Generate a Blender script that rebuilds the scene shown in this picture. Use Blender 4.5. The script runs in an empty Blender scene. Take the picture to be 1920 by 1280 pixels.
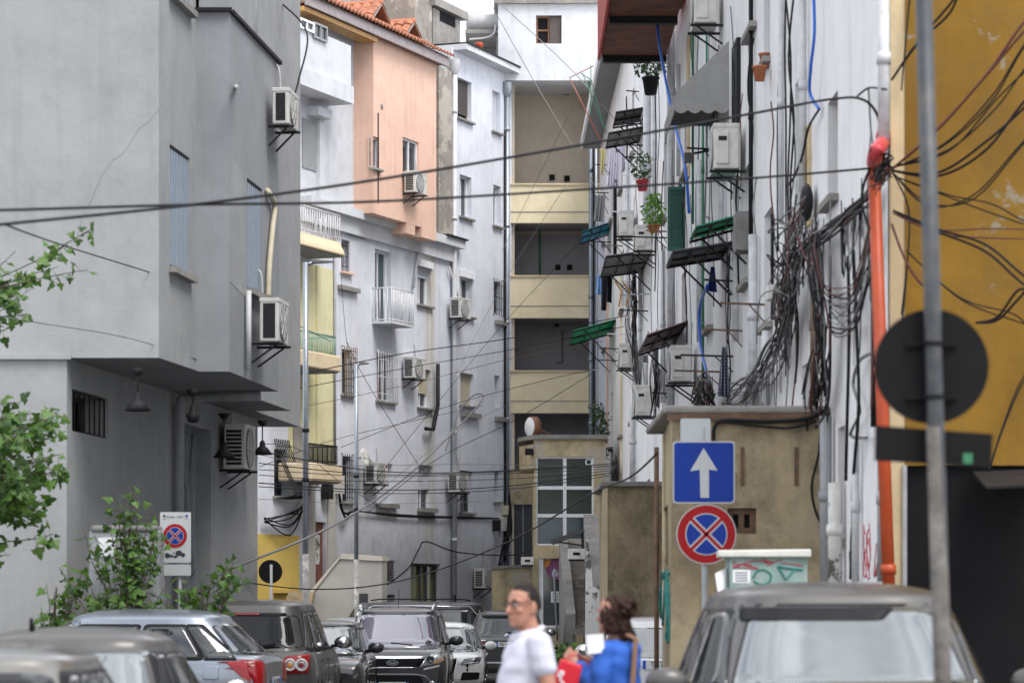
import bpy, bmesh, math, random
from mathutils import Vector, Matrix, noise as mnoise
from mathutils.bvhtree import BVHTree
R = math.radians
rng = random.Random(7)
SC = bpy.context.scene
COL = SC.collection
# ---------------------------------------------------------------- camera model
F, CX, HY, CZ = 5333.33, 960.0, 1115.0, 1.65      # focal (px of a 1920 wide frame), horizon row, eye height
def gz(y):                                         # the street drops gently away from the camera
    return 0.0 if y < 30 else -0.0115 * (y - 30)
def at(px, py, y):                                 # world point seen at a pixel at distance y
    return Vector(((px - CX) / F * y, y, CZ + (HY - py) / F * y))
class Plane:
    def __init__(s, ox, oy, ux, uy, side=1):
        l = math.hypot(ux, uy); s.o = Vector((ox, oy, 0)); s.u = Vector((ux / l, uy / l, 0))
        s.n = Vector((s.u.y, -s.u.x, 0)) * side
    def w(s, u, z, n=0.0):
        p = s.o + s.u * u + s.n * n
        return Vector((p.x, p.y, z))
    def uv(s, px, py=HY, n=0.0):
        o = s.o + s.n * n; k = (px - CX) / F
        t = (k * o.y - o.x) / (s.u.x - k * s.u.y)
        y = o.y + s.u.y * t
        return t, CZ + (HY - py) / F * y
    def p(s, px, py, n=0.0):
        u, z = s.uv(px, py, n); return s.w(u, z, n)
    def rect(s, x0, x1, y0, y1, n=0.0):            # pixel box -> u0,u1,z0,z1 (heights read at the middle column)
        u0 = s.uv(x0, HY, n)[0]; u1 = s.uv(x1, HY, n)[0]; xm = (x0 + x1) / 2
        za = s.uv(xm, y0, n)[1]; zb = s.uv(xm, y1, n)[1]
        return min(u0, u1), max(u0, u1), min(za, zb), max(za, zb)
# ---------------------------------------------------------------- objects
def props(o, label=None, cat=None, group=None, kind=None):
    if label: o['label'] = label
    if cat: o['category'] = cat
    if group: o['group'] = group
    if kind: o['kind'] = kind
    return o
def thing(name, label, cat, loc=(0, 0, 0), group=None, rz=0.0):
    o = bpy.data.objects.new(name, None); o.empty_display_size = 0.2
    o.location = loc; o.rotation_euler = (0, 0, rz); COL.objects.link(o)
    return props(o, label, cat, group)
def wmat(o):
    m = o.matrix_basis.copy()
    if o.parent: m = wmat(o.parent) @ o.matrix_parent_inverse @ m
    return m
class MB:
    def __init__(s): s.v = []; s.f = []; s.m = []; s.sm = []
    def add(s, vs, fs, mi=0, smooth=False):
        b = len(s.v); s.v += [Vector(v) for v in vs]
        for f in fs:
            s.f.append([b + i for i in f]); s.m.append(mi); s.sm.append(smooth)
        return s
    def hexa(s, p, mi=0):                          # 8 corners: bottom 0-3, top 4-7
        return s.add(p, [(3, 2, 1, 0), (4, 5, 6, 7), (0, 1, 5, 4), (1, 2, 6, 5), (2, 3, 7, 6), (3, 0, 4, 7)], mi)
    def box(s, x0, x1, y0, y1, z0, z1, mi=0):
        return s.hexa([(x0, y0, z0), (x1, y0, z0), (x1, y1, z0), (x0, y1, z0), (x0, y0, z1), (x1, y0, z1), (x1, y1, z1), (x0, y1, z1)], mi)
    def pbox(s, P, u0, u1, z0, z1, n0, n1, mi=0):
        return s.hexa([P.w(u0, z0, n1), P.w(u1, z0, n1), P.w(u1, z0, n0), P.w(u0, z0, n0),
                       P.w(u0, z1, n1), P.w(u1, z1, n1), P.w(u1, z1, n0), P.w(u0, z1, n0)], mi)
    def quad(s, a, b, c, d, mi=0): return s.add([a, b, c, d], [(0, 1, 2, 3)], mi)
    def slab(s, poly, z0, z1, mi=0):               # vertical prism over a plan polygon
        n = len(poly); vs = [(p[0], p[1], z0) for p in poly] + [(p[0], p[1], z1) for p in poly]
        fs = [tuple(range(n - 1, -1, -1)), tuple(range(n, 2 * n))] + [(i, (i + 1) % n, n + (i + 1) % n, n + i) for i in range(n)]
        return s.add(vs, fs, mi)
    def extr(s, poly, d, mi=0):                    # planar 3-D polygon pushed along vector d
        d = Vector(d); n = len(poly); vs = [Vector(p) for p in poly] + [Vector(p) + d for p in poly]
        fs = [tuple(range(n - 1, -1, -1)), tuple(range(n, 2 * n))] + [(i, (i + 1) % n, n + (i + 1) % n, n + i) for i in range(n)]
        return s.add(vs, fs, mi)
    def tube(s, pts, r, n=6, mi=0, cap=True, r1=None):
        pts = [Vector(p) for p in pts]; m = len(pts)
        if m < 2: return s
        vs = []; up = Vector((0, 0, 1)); a = None
        for i, p in enumerate(pts):
            t = (pts[min(i + 1, m - 1)] - pts[max(i - 1, 0)])
            if t.length < 1e-9: t = Vector((0, 0, 1))
            t.normalize()
            if a is None:
                a = t.cross(up if abs(t.z) < 0.95 else Vector((1, 0, 0))).normalized()
            else:
                a = (a - t * a.dot(t))
                if a.length < 1e-6: a = t.cross(Vector((1, 0.3, 0.2)))
                a.normalize()
            b = t.cross(a); rr = r if r1 is None else r + (r1 - r) * i / (m - 1)
            for k in range(n):
                an = 2 * math.pi * k / n
                vs.append(p + a * (math.cos(an) * rr) + b * (math.sin(an) * rr))
        fs = [(i * n + k, i * n + (k + 1) % n, (i + 1) * n + (k + 1) % n, (i + 1) * n + k) for i in range(m - 1) for k in range(n)]
        if cap: fs += [tuple(range(n - 1, -1, -1)), tuple((m - 1) * n + k for k in range(n))]
        return s.add(vs, fs, mi, n > 4)
    def bar(s, a, b, w, h=None, mi=0):             # square bar
        a = Vector(a); b = Vector(b); h = h or w; t = (b - a).normalized()
        x = t.cross(Vector((0, 0, 1)) if abs(t.z) < 0.95 else Vector((1, 0, 0))).normalized(); y = x.cross(t)
        c = [(-1, -1), (1, -1), (1, 1), (-1, 1)]
        return s.hexa([a + x * (i * w / 2) + y * (j * h / 2) for i, j in c] + [b + x * (i * w / 2) + y * (j * h / 2) for i, j in c], mi)
    def cyl(s, c, axis, r, h, n=20, mi=0, smooth=True):
        axis = Vector(axis).normalized(); return s.tube([Vector(c), Vector(c) + axis * h], r, n, mi)
    def lathe(s, c, prof, n=20, mi=0, axis=(0, 0, 1)):   # profile [(r,h)...] round an axis
        ax = Vector(axis).normalized(); a = ax.cross(Vector((0, 0, 1)) if abs(ax.z) < 0.9 else Vector((1, 0, 0))).normalized(); b = ax.cross(a)
        c = Vector(c); vs = []
        for r, h in prof:
            for k in range(n):
                an = 2 * math.pi * k / n; vs.append(c + ax * h + a * (r * math.cos(an)) + b * (r * math.sin(an)))
        fs = [(i * n + k, i * n + (k + 1) % n, (i + 1) * n + (k + 1) % n, (i + 1) * n + k) for i in range(len(prof) - 1) for k in range(n)]
        return s.add(vs, fs, mi, True)
    def ball(s, c, r, n=10, m=7, mi=0):
        c = Vector(c); r = Vector(r) if hasattr(r, '__len__') else Vector((r, r, r)); vs = []; fs = []
        for i in range(m + 1):
            th = math.pi * i / m
            for k in range(n):
                ph = 2 * math.pi * k / n
                vs.append(c + Vector((r.x * math.sin(th) * math.cos(ph), r.y * math.sin(th) * math.sin(ph), r.z * math.cos(th))))
        fs = [(i * n + k, (i + 1) * n + k, (i + 1) * n + (k + 1) % n, i * n + (k + 1) % n) for i in range(m) for k in range(n)]
        return s.add(vs, fs, mi, True)
    def mesh(s, name, mats):
        me = bpy.data.meshes.new(name); me.from_pydata([tuple(v) for v in s.v], [], s.f)
        for m in (mats if isinstance(mats, (list, tuple)) else [mats]): me.materials.append(m)
        me.polygons.foreach_set('material_index', s.m); me.polygons.foreach_set('use_smooth', s.sm)
        me.update(); return me
    def build(s, name, mats, parent=None, label=None, cat=None, group=None, kind=None, bevel=0, fixn=True):
        if not s.v: s.add([(0, 0, 0), (.001, 0, 0), (0, .001, 0)], [(0, 1, 2)])
        me = s.mesh(name, mats)
        if fixn:
            bm = bmesh.new(); bm.from_mesh(me); bmesh.ops.recalc_face_normals(bm, faces=bm.faces); bm.to_mesh(me); bm.free()
        o = bpy.data.objects.new(name, me)
        if parent is None:                         # origin at the base of the thing
            xs = [v.x for v in s.v]; ys = [v.y for v in s.v]; zs = [v.z for v in s.v]
            c = Vector(((min(xs) + max(xs)) / 2, (min(ys) + max(ys)) / 2, min(zs)))
            me.transform(Matrix.Translation(-c)); o.location = c
        else:
            o.parent = parent; o.matrix_parent_inverse = wmat(parent).inverted()
        COL.objects.link(o)
        if bevel:
            b = o.modifiers.new('bevel', 'BEVEL'); b.width = bevel; b.segments = 2; b.limit_method = 'ANGLE'
        return props(o, label, cat, group, kind)
def copy_tree(o, parent=None, depth=0):
    c = o.copy(); COL.objects.link(c)
    if parent is not None: c.parent = parent
    for ch in list(o.children):
        copy_tree(ch, c, depth + 1)
    return c
def place_copy(o, loc, rz=0.0, label=None, group=None, scale=None):
    c = copy_tree(o); c.location = loc; c.rotation_euler = (0, 0, rz)
    if scale: c.scale = (scale,) * 3
    if label: c['label'] = label
    if group: c['group'] = group
    return c
def spline(pts, k=8):                              # Catmull-Rom through points
    pts = [Vector(p) for p in pts]; out = []
    for i in range(len(pts) - 1):
        p0 = pts[max(i - 1, 0)]; p1 = pts[i]; p2 = pts[i + 1]; p3 = pts[min(i + 2, len(pts) - 1)]
        for j in range(k):
            t = j / k; t2 = t * t; t3 = t2 * t
            out.append(0.5 * ((2 * p1) + (p2 - p0) * t + (2 * p0 - 5 * p1 + 4 * p2 - p3) * t2 + (3 * p1 - p0 - 3 * p2 + p3) * t3))
    out.append(pts[-1]); return out
def sag(a, b, d, k=14):
    a = Vector(a); b = Vector(b)
    return [a.lerp(b, i / k) - Vector((0, 0, 4 * d * (i / k) * (1 - i / k))) for i in range(k + 1)]
def text_mb(mb, body, origin, ux, uz, height, mi=0, align='CENTER', off=0.0, wscale=1.0, bold=0.0):
    cu = bpy.data.curves.new('lettering', 'FONT'); cu.body = body; cu.align_x = align; cu.align_y = 'CENTER'; cu.size = 1.0
    cu.offset = bold; cu.resolution_u = 3
    ob = bpy.data.objects.new('lettering', cu); COL.objects.link(ob)
    dg = bpy.context.evaluated_depsgraph_get(); me = bpy.data.meshes.new_from_object(ob.evaluated_get(dg))
    ux = Vector(ux).normalized(); uz = Vector(uz).normalized(); nn = ux.cross(uz); o = Vector(origin) + nn * off
    sc = height / 0.72
    mb.add([o + ux * (v.co.x * sc * wscale) + uz * (v.co.y * sc) for v in me.vertices], [tuple(p.vertices) for p in me.polygons], mi)
    bpy.data.objects.remove(ob); bpy.data.curves.remove(cu); bpy.data.meshes.remove(me)
# ---------------------------------------------------------------- materials
MAT = {}
def nmat(name):
    m = bpy.data.materials.new(name); m.use_nodes = True; nt = m.node_tree
    return m, nt, nt.nodes['Principled BSDF']
def nd(nt, t, **kw):
    n = nt.nodes.new(t)
    for k, v in kw.items():
        if k in n.inputs: n.inputs[k].default_value = v
        else: setattr(n, k, v)
    return n
def ramp(nt, src, a, b, ca=(0, 0, 0, 1), cb=(1, 1, 1, 1)):
    r = nt.nodes.new('ShaderNodeValToRGB'); r.color_ramp.elements[0].position = a; r.color_ramp.elements[1].position = b
    r.color_ramp.elements[0].color = ca; r.color_ramp.elements[1].color = cb; nt.links.new(src, r.inputs[0]); return r.outputs[0]
def mix(nt, fac, a, b, mode='MIX'):
    m = nt.nodes.new('ShaderNodeMix'); m.data_type = 'RGBA'; m.blend_type = mode
    for i, v in ((0, fac), (6, a), (7, b)):
        if hasattr(v, 'is_linked'): nt.links.new(v, m.inputs[i])
        else: m.inputs[i].default_value = v if i == 0 else (*v[:3], 1)
    return m.outputs[2]
def mul(nt, a, b):
    m = nt.nodes.new('ShaderNodeMath'); m.operation = 'MULTIPLY'
    for i, v in ((0, a), (1, b)):
        if hasattr(v, 'is_linked'): nt.links.new(v, m.inputs[i])
        else: m.inputs[i].default_value = v
    return m.outputs[0]
def noise_of(nt, pos, scale, detail=5, rough=0.6, stretch=None, seed=0.0):
    if stretch or seed:
        mp = nt.nodes.new('ShaderNodeMapping'); mp.inputs['Scale'].default_value = stretch or (1, 1, 1); mp.inputs['Location'].default_value = (seed, seed * 1.7, seed * .3)
        nt.links.new(pos, mp.inputs[0]); pos = mp.outputs[0]
    n = nt.nodes.new('ShaderNodeTexNoise'); n.inputs['Scale'].default_value = scale; n.inputs['Detail'].default_value = detail; n.inputs['Roughness'].default_value = rough
    nt.links.new(pos, n.inputs['Vector']); return n.outputs['Fac']
def stucco(name, col, col2=None, dirt=(.16, .15, .14), d=.35, streak=.35, peel=None, peel_amt=.0, rough=.9, bump=.25, seed=0., bands=(), low=None, blotch=None):
    m, nt, b = nmat(name); pos = nt.nodes.new('ShaderNodeNewGeometry').outputs['Position']
    col2 = col2 or tuple(c * .82 for c in col)
    c = mix(nt, ramp(nt, noise_of(nt, pos, .7, 6, .62, None, seed + 1), .38, .66), col, col2)
    c = mix(nt, mul(nt, ramp(nt, noise_of(nt, pos, 2.2, 8, .72, None, seed + 5), .48, .78), d), c, dirt)
    c = mix(nt, mul(nt, mul(nt, ramp(nt, noise_of(nt, pos, 1.0, 6, .7, (4, 4, .22), seed + 9), .5, .8), ramp(nt, noise_of(nt, pos, .5, 3, .5, None, seed + 3), .35, .65)), streak), c, dirt)
    if blotch:
        c = mix(nt, mul(nt, mul(nt, ramp(nt, noise_of(nt, pos, blotch[1], 7, .68, (1, 1, .55), seed + 21), .42, .62), ramp(nt, noise_of(nt, pos, blotch[1] * 7, 6, .75, None, seed + 2), .25, .6)), blotch[0]), c, dirt)
    if peel:
        c = mix(nt, mul(nt, ramp(nt, noise_of(nt, pos, .9, 9, .75, None, seed + 13), .60 - peel_amt * .2, .615 - peel_amt * .2), 1.0), c, peel)
    for (dx, dy, off, wd, bc, amt) in bands:       # a long rain stain running down the wall
        dp = nd(nt, 'ShaderNodeVectorMath', operation='DOT_PRODUCT'); dp.inputs[1].default_value = (dx, dy, 0); nt.links.new(pos, dp.inputs[0])
        mr = nd(nt, 'ShaderNodeMath', operation='SUBTRACT'); nt.links.new(dp.outputs['Value'], mr.inputs[0]); mr.inputs[1].default_value = off
        ab = nd(nt, 'ShaderNodeMath', operation='ABSOLUTE'); nt.links.new(mr.outputs[0], ab.inputs[0])
        k = ramp(nt, ab.outputs[0], wd * .35, wd, (1, 1, 1, 1), (0, 0, 0, 1))
        c = mix(nt, mul(nt, mul(nt, k, ramp(nt, noise_of(nt, pos, 1.5, 6, .7, (3, 3, .3), off), .3, .6)), amt), c, bc)
    if low:                                        # splash dirt and damp close to the ground
        zz = nd(nt, 'ShaderNodeSeparateXYZ'); nt.links.new(pos, zz.inputs[0])
        ad = nd(nt, 'ShaderNodeMath', operation='MULTIPLY_ADD'); nt.links.new(noise_of(nt, pos, 1.2, 6, .7, None, seed), ad.inputs[0]); ad.inputs[1].default_value = -3.0; nt.links.new(zz.outputs[2], ad.inputs[2])
        mr = nd(nt, 'ShaderNodeMapRange'); nt.links.new(ad.outputs[0], mr.inputs[0]); mr.inputs[1].default_value = low[0] - 3.0; mr.inputs[2].default_value = low[0] - 1.5; mr.inputs[3].default_value = low[1]; mr.inputs[4].default_value = 0.
        c = mix(nt, mr.outputs[0], c, low[2])
    nt.links.new(c, b.inputs['Base Color']); b.inputs['Roughness'].default_value = rough; b.inputs['Specular IOR Level'].default_value = .25
    bp = nd(nt, 'ShaderNodeBump', Strength=bump, Distance=.02); nt.links.new(noise_of(nt, pos, 14, 8, .7), bp.inputs['Height'])
    bp2 = nd(nt, 'ShaderNodeBump', Strength=bump, Distance=.05); nt.links.new(noise_of(nt, pos, 1.6, 3, .5), bp2.inputs['Height']); nt.links.new(bp.outputs[0], bp2.inputs['Normal'])
    nt.links.new(bp2.outputs[0], b.inputs['Normal'])
    MAT[name] = m; return m
def plain(name, col, rough=.5, metal=0., var=.15, spec=None, coat=0., scale=6., bump=0., dirt=None, da=.4):
    m, nt, b = nmat(name)
    if var:
        pos = nt.nodes.new('ShaderNodeTexCoord').outputs['Object']
        c = mix(nt, ramp(nt, noise_of(nt, pos, scale, 5, .65), .35, .7), tuple(min(1, x * (1 + var)) for x in col), tuple(x * (1 - var) for x in col))
        if dirt: c = mix(nt, mul(nt, ramp(nt, noise_of(nt, pos, scale * .6, 8, .75, None, 4.), .5, .62), da), c, dirt)
        nt.links.new(c, b.inputs['Base Color'])
        if bump:
            bp = nd(nt, 'ShaderNodeBump', Strength=bump, Distance=.01); nt.links.new(noise_of(nt, pos, scale * 5, 6), bp.inputs['Height']); nt.links.new(bp.outputs[0], b.inputs['Normal'])
    else: b.inputs['Base Color'].default_value = (*col, 1)
    spec = spec if spec is not None else (.12 if max(col) < .03 and not coat else .4)
    b.inputs['Roughness'].default_value = rough; b.inputs['Metallic'].default_value = metal
    b.inputs['Specular IOR Level'].default_value = spec; b.inputs['Coat Weight'].default_value = coat
    MAT[name] = m; return m
def paint(name, col, rough=.35, metal=.5, dust=.06):
    m, nt, b = nmat(name); pos = nt.nodes.new('ShaderNodeTexCoord').outputs['Object']
    f = ramp(nt, noise_of(nt, pos, 3., 7, .7), .35, .75)
    nt.links.new(mix(nt, mul(nt, f, dust * 3), col, (.22, .20, .18)), b.inputs['Base Color'])
    b.inputs['Metallic'].default_value = metal; b.inputs['Coat Weight'].default_value = .8; b.inputs['Coat Roughness'].default_value = .06
    r = nd(nt, 'ShaderNodeMapRange'); nt.links.new(f, r.inputs[0]); r.inputs[3].default_value = rough; r.inputs[4].default_value = min(1, rough + .2); nt.links.new(r.outputs[0], b.inputs['Roughness'])
    MAT[name] = m; return m
def glass(name, col, rough=.04, ior=1.9, var=.3):
    m, nt, b = nmat(name); pos = nt.nodes.new('ShaderNodeTexCoord').outputs['Object']
    nt.links.new(mix(nt, ramp(nt, noise_of(nt, pos, 1.3, 4, .6), .35, .7), col, tuple(c * (1 - var) for c in col)), b.inputs['Base Color'])
    b.inputs['Roughness'].default_value = rough; b.inputs['IOR'].default_value = ior; b.inputs['Specular IOR Level'].default_value = .6
    MAT[name] = m; return m
# ================================================================ materials
stucco('grey_plaster', (.345, .355, .36), (.295, .305, .31), dirt=(.17, .17, .17), d=.35, streak=.45, seed=1, blotch=(.22, .45), low=(3.0, .35, (.30, .29, .28)))
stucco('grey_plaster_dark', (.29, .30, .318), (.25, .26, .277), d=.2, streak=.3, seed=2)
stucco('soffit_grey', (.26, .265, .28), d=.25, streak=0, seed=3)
stucco('blue_white', (.66, .69, .78), (.58, .61, .70), dirt=(.32, .31, .31), d=.34, streak=.5, seed=4, low=(4.6, .75, (.36, .37, .40)))
stucco('white_plaster', (.62, .635, .665), (.54, .555, .585), dirt=(.30, .29, .28), d=.42, streak=.45, seed=5)
stucco('right_white', (.76, .755, .765), (.67, .667, .68), dirt=(.34, .33, .31), d=.25, streak=.45, seed=6)
stucco('peach', (.73, .49, .385), (.68, .45, .35), dirt=(.38, .23, .17), d=.3, streak=.5, seed=7)
stucco('cream_yellow', (.80, .70, .49), (.75, .64, .43), dirt=(.30, .25, .17), d=.25, streak=.3, seed=8)
stucco('loggia_beige', (.56, .49, .40), (.50, .44, .36), dirt=(.22, .2, .17), d=.3, streak=.35, seed=9)
stucco('loggia_grey', (.33, .32, .34), (.28, .275, .29), d=.3, streak=.3, seed=10)
stucco('pale_yellow', (.72, .68, .43), (.60, .55, .32), d=.2, streak=.35, seed=11)
stucco('ochre', (.25, .135, .018), (.165, .088, .013), dirt=(.14, .085, .03), d=.7, streak=.6, peel=(.24, .20, .14), peel_amt=.0, seed=12)
stucco('ochre_pale', (.52, .41, .25), (.62, .48, .28), d=.4, streak=.4, seed=13)
stucco('sunny_yellow', (.62, .45, .12), (.56, .40, .10), d=.25, streak=.3, seed=14)
stucco('old_beige', (.50, .405, .26), (.30, .235, .145), dirt=(.09, .075, .055), d=.75, streak=.7, peel=(.36, .30, .21), peel_amt=.05, bump=.6, seed=15, blotch=(.75, .8))
stucco('old_cream', (.58, .48, .30), (.50, .41, .26), dirt=(.16, .12, .08), d=.8, streak=.7, peel=(.42, .38, .32), peel_amt=.25, bump=.6, seed=16, blotch=(.55, 1.0))
stucco('bare_cement', (.30, .275, .245), (.21, .195, .175), dirt=(.09, .085, .08), d=.8, streak=.4, peel=(.40, .36, .31), peel_amt=.4, bump=.7, seed=17)
stucco('concrete', (.30, .285, .265), (.23, .22, .205), dirt=(.08, .075, .07), d=.7, streak=.6, bump=.7, seed=18)
stucco('stair_plaster', (.47, .45, .41), (.42, .40, .37), d=.25, streak=.4, seed=19)
stucco('stair_coping', (.62, .58, .50), d=.3, streak=.2, seed=20)
stucco('black_wall', (.006, .006, .007), (.004, .004, .005), dirt=(.02, .02, .02), d=.2, streak=.1, seed=21)
stucco('asphalt', (.13, .127, .122), (.10, .098, .095), dirt=(.10, .095, .09), d=.5, streak=0, bump=.8, seed=22)
stucco('pavement_slab', (.30, .29, .27), (.24, .23, .22), d=.5, streak=0, bump=.5, seed=23)
stucco('peeling_white', (.70, .69, .66), (.62, .6, .57), dirt=(.2, .18, .15), d=.5, streak=.4, peel=(.13, .12, .11), peel_amt=.42, bump=.7, seed=24)
stucco('cream_cap', (.70, .58, .40), (.62, .50, .34), dirt=(.2, .16, .1), d=.3, streak=.3, seed=25)
plain('frame_white', (.72, .73, .75), .45, var=.08)
plain('frame_brown', (.20, .09, .05), .55, var=.2)
plain('frame_dark', (.05, .05, .055), .5)
plain('fascia', (.30, .255, .26), .6, var=.12, dirt=(.12, .1, .1))
plain('varnished_wood', (.42, .22, .06), .5, var=.25, scale=9)
plain('shutter_grey', (.27, .32, .39), .5, var=.08)
plain('roller_beige', (.50, .45, .33), .55, var=.1)
plain('roller_dark', (.075, .06, .055), .5)
plain('roller_white', (.60, .62, .66), .5, var=.07)
plain('iron_black', (.02, .02, .022), .55)
plain('iron_rust', (.13, .075, .045), .75, var=.4, dirt=(.03, .03, .03))
plain('iron_white', (.62, .63, .65), .45, var=.1, dirt=(.3, .22, .16), da=.25)
plain('iron_green', (.20, .34, .28), .5)
plain('galvanised', (.30, .33, .37), .4, .6, var=.12, scale=14)
plain('pipe_white', (.50, .51, .53), .5, var=.12, dirt=(.3, .28, .25))
plain('pipe_grey', (.28, .29, .30), .5)
plain('pipe_orange', (.36, .05, .010), .45, var=.12, dirt=(.3, .1, .06), da=.3)
plain('pipe_red', (.45, .04, .05), .4)
plain('cable_black', (.014, .014, .016), .5, var=0)
plain('cable_grey', (.16, .16, .165), .55, var=0)
plain('cable_white', (.5, .5, .5), .5, var=0)
plain('cable_red', (.10, .03, .025), .5, var=0)
plain('hose_blue', (.015, .11, .50), .4, var=.1)
plain('pipe_green', (.03, .16, .08), .5)
plain('tile', (.35, .135, .075), .75, var=.35, scale=7, dirt=(.14, .08, .05), da=.5)
plain('tile_ridge', (.40, .15, .08), .8, var=.3, dirt=(.1, .09, .08))
plain('ac_white', (.58, .57, .54), .45, var=.08, dirt=(.34, .31, .27), da=.35)
plain('ac_dark', (.025, .025, .028), .5)
plain('ac_fan', (.20, .20, .21), .45)
plain('sheet_grey', (.17, .165, .16), .6, var=.2, dirt=(.08, .075, .07))
plain('sheet_dark', (.07, .066, .07), .55, var=.2)
plain('sheet_green', (.015, .40, .21), .4, var=.15)
plain('sheet_teal', (.015, .32, .42), .35, var=.15)
plain('sheet_brown', (.11, .04, .035), .6, var=.25)
plain('soffit_rust', (.15, .055, .033), .8, var=.45, scale=2.5, dirt=(.06, .03, .025), da=.6)
plain('corrugated_red', (.36, .05, .04), .55, var=.2)
plain('canvas_grey', (.36, .355, .345), .85, var=.08)
plain('terracotta', (.42, .15, .07), .8)
plain('green_shutter', (.025, .10, .075), .55, var=.12)
plain('wood_door', (.17, .065, .045), .65, var=.2, scale=4, dirt=(.55, .53, .5), da=.12)
plain('metal_door', (.27, .28, .29), .5, .2, var=.1)
plain('concrete_post', (.30, .29, .28), .9, var=.3, scale=8, dirt=(.65, .63, .6), da=.8, bump=.5)
plain('curtain', (.55, .54, .52), .9, var=.1)
plain('curtain_red', (.32, .05, .05), .9)
plain('dark_inside', (.012, .012, .014), .8, var=0)
plain('tank_plastic', (.36, .355, .36), .5, var=.15, scale=2, dirt=(.2, .17, .1), da=.5)
plain('olive_glass', (.14, .135, .055), .12, var=.15, scale=1.2)
glass('window_glass', (.03, .036, .042), .05, 1.6)
glass('window_glass_blue', (.05, .08, .10), .08, 1.4)
glass('window_glass_green', (.03, .045, .036), .12, 1.3)
# ================================================================ camera, sky, sun
cam = bpy.data.cameras.new('camera'); camo = bpy.data.objects.new('camera', cam); COL.objects.link(camo)
camo.location = (0, 0, CZ); camo.rotation_euler = (R(90), 0, 0)
cam.sensor_width = 36; cam.lens = F * 36 / 1920; cam.shift_y = (HY - 640) / 1920
cam.clip_start = .5; cam.clip_end = 2000
cam.dof.use_dof = True; cam.dof.focus_distance = 60; cam.dof.aperture_fstop = 2.8; cam.dof.aperture_blades = 9
SC.camera = camo
SUN_EL, SUN_AZ = R(58), R(140)                      # azimuth clockwise from +Y: high behind the camera
sd = Vector((math.sin(SUN_AZ) * math.cos(SUN_EL), math.cos(SUN_AZ) * math.cos(SUN_EL), math.sin(SUN_EL)))
sun = bpy.data.lights.new('sun', 'SUN'); sun.energy = 1.4; sun.angle = R(30); sun.color = (1, .97, .93)
suno = bpy.data.objects.new('sun', sun); COL.objects.link(suno); suno.location = (0, 0, 60)
suno.rotation_euler = sd.to_track_quat('Z', 'Y').to_euler()
w = bpy.data.worlds.new('World'); SC.world = w; w.use_nodes = True; nt = w.node_tree
bg = nt.nodes['Background']; sky = nt.nodes.new('ShaderNodeTexSky'); sky.sky_type = 'NISHITA'; sky.sun_disc = False
sky.sun_elevation = SUN_EL; sky.sun_rotation = SUN_AZ; sky.altitude = 100; sky.air_density = 1.0; sky.dust_density = 2.0
tc = nt.nodes.new('ShaderNodeTexCoord'); gen = tc.outputs['Generated']
mp = nt.nodes.new('ShaderNodeMapping'); mp.inputs['Scale'].default_value = (1, 1, 2.2); nt.links.new(gen, mp.inputs[0])
cl = noise_of(nt, mp.outputs[0], 2.6, 9, .58)
fac = ramp(nt, cl, .30, .50)                        # mostly covered by bright broken cloud
shade = ramp(nt, noise_of(nt, mp.outputs[0], 5.0, 8, .6, None, 3.), .38, .66, (8.6, 8.75, 9.0, 1), (3.6, 3.8, 4.15, 1))
nt.links.new(mix(nt, fac, sky.outputs[0], shade), bg.inputs['Color']); bg.inputs['Strength'].default_value = .12
SC.view_settings.view_transform = 'Standard'; SC.view_settings.look = 'None'; SC.view_settings.exposure = 1.28; SC.view_settings.gamma = 1
SC.cycles.use_denoising = True
# ================================================================ ground
g = MB(); N = 40
ys = [-20 + i * 4 for i in range(51)]
for i in range(len(ys) - 1):
    g.quad((-60, ys[i], gz(ys[i])), (60, ys[i], gz(ys[i])), (60, ys[i + 1], gz(ys[i + 1])), (-60, ys[i + 1], gz(ys[i + 1])))
g.quad((-400, 184, gz(184)), (400, 184, gz(184)), (400, 1200, gz(184)), (-400, 1200, gz(184)))
props(g.build('ground', MAT['asphalt']), kind='structure')
g = MB()                                            # narrow raised pavement along the right hand facade
for y in range(25, 88, 3):
    xr = lambda q: 2.75 + .00726 * (90 - q)
    a, b = xr(y) - 1.0, xr(y + 3) - 1.0
    g.hexa([(a, y, gz(y) - .05), (xr(y) + .1, y, gz(y) - .05), (xr(y + 3) + .1, y + 3, gz(y + 3) - .05), (b, y + 3, gz(y + 3) - .05),
            (a, y, gz(y) + .12), (xr(y) + .1, y, gz(y) + .12), (xr(y + 3) + .1, y + 3, gz(y + 3) + .12), (b, y + 3, gz(y + 3) + .12)])
props(g.build('pavement', MAT['pavement_slab']), kind='structure')
# ================================================================ building kit
def wall(mb, P, u0, u1, z0, z1, holes=(), depth=.2, n=0.0, mi=0):
    us = sorted({u0, u1, *[min(max(h[i], u0), u1) for h in holes for i in (0, 1)]}); zs = sorted({z0, z1, *[min(max(h[i], z0), z1) for h in holes for i in (2, 3)]})
    for i in range(len(us) - 1):
        for j in range(len(zs) - 1):
            a, b, c, d = us[i], us[i + 1], zs[j], zs[j + 1]; mu = (a + b) / 2; mz = (c + d) / 2
            if any(h[0] < mu < h[1] and h[2] < mz < h[3] for h in holes): continue
            mb.quad(P.w(a, c, n), P.w(b, c, n), P.w(b, d, n), P.w(a, d, n), mi)
    for h in holes:
        a, b, c, d = h[:4]; m = n - (h[4] if len(h) > 4 else depth)
        for p, q in (((a, c), (b, c)), ((b, c), (b, d)), ((b, d), (a, d)), ((a, d), (a, c))):
            mb.quad(P.w(p[0], p[1], n), P.w(q[0], q[1], n), P.w(q[0], q[1], m), P.w(p[0], p[1], m), mi)
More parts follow.
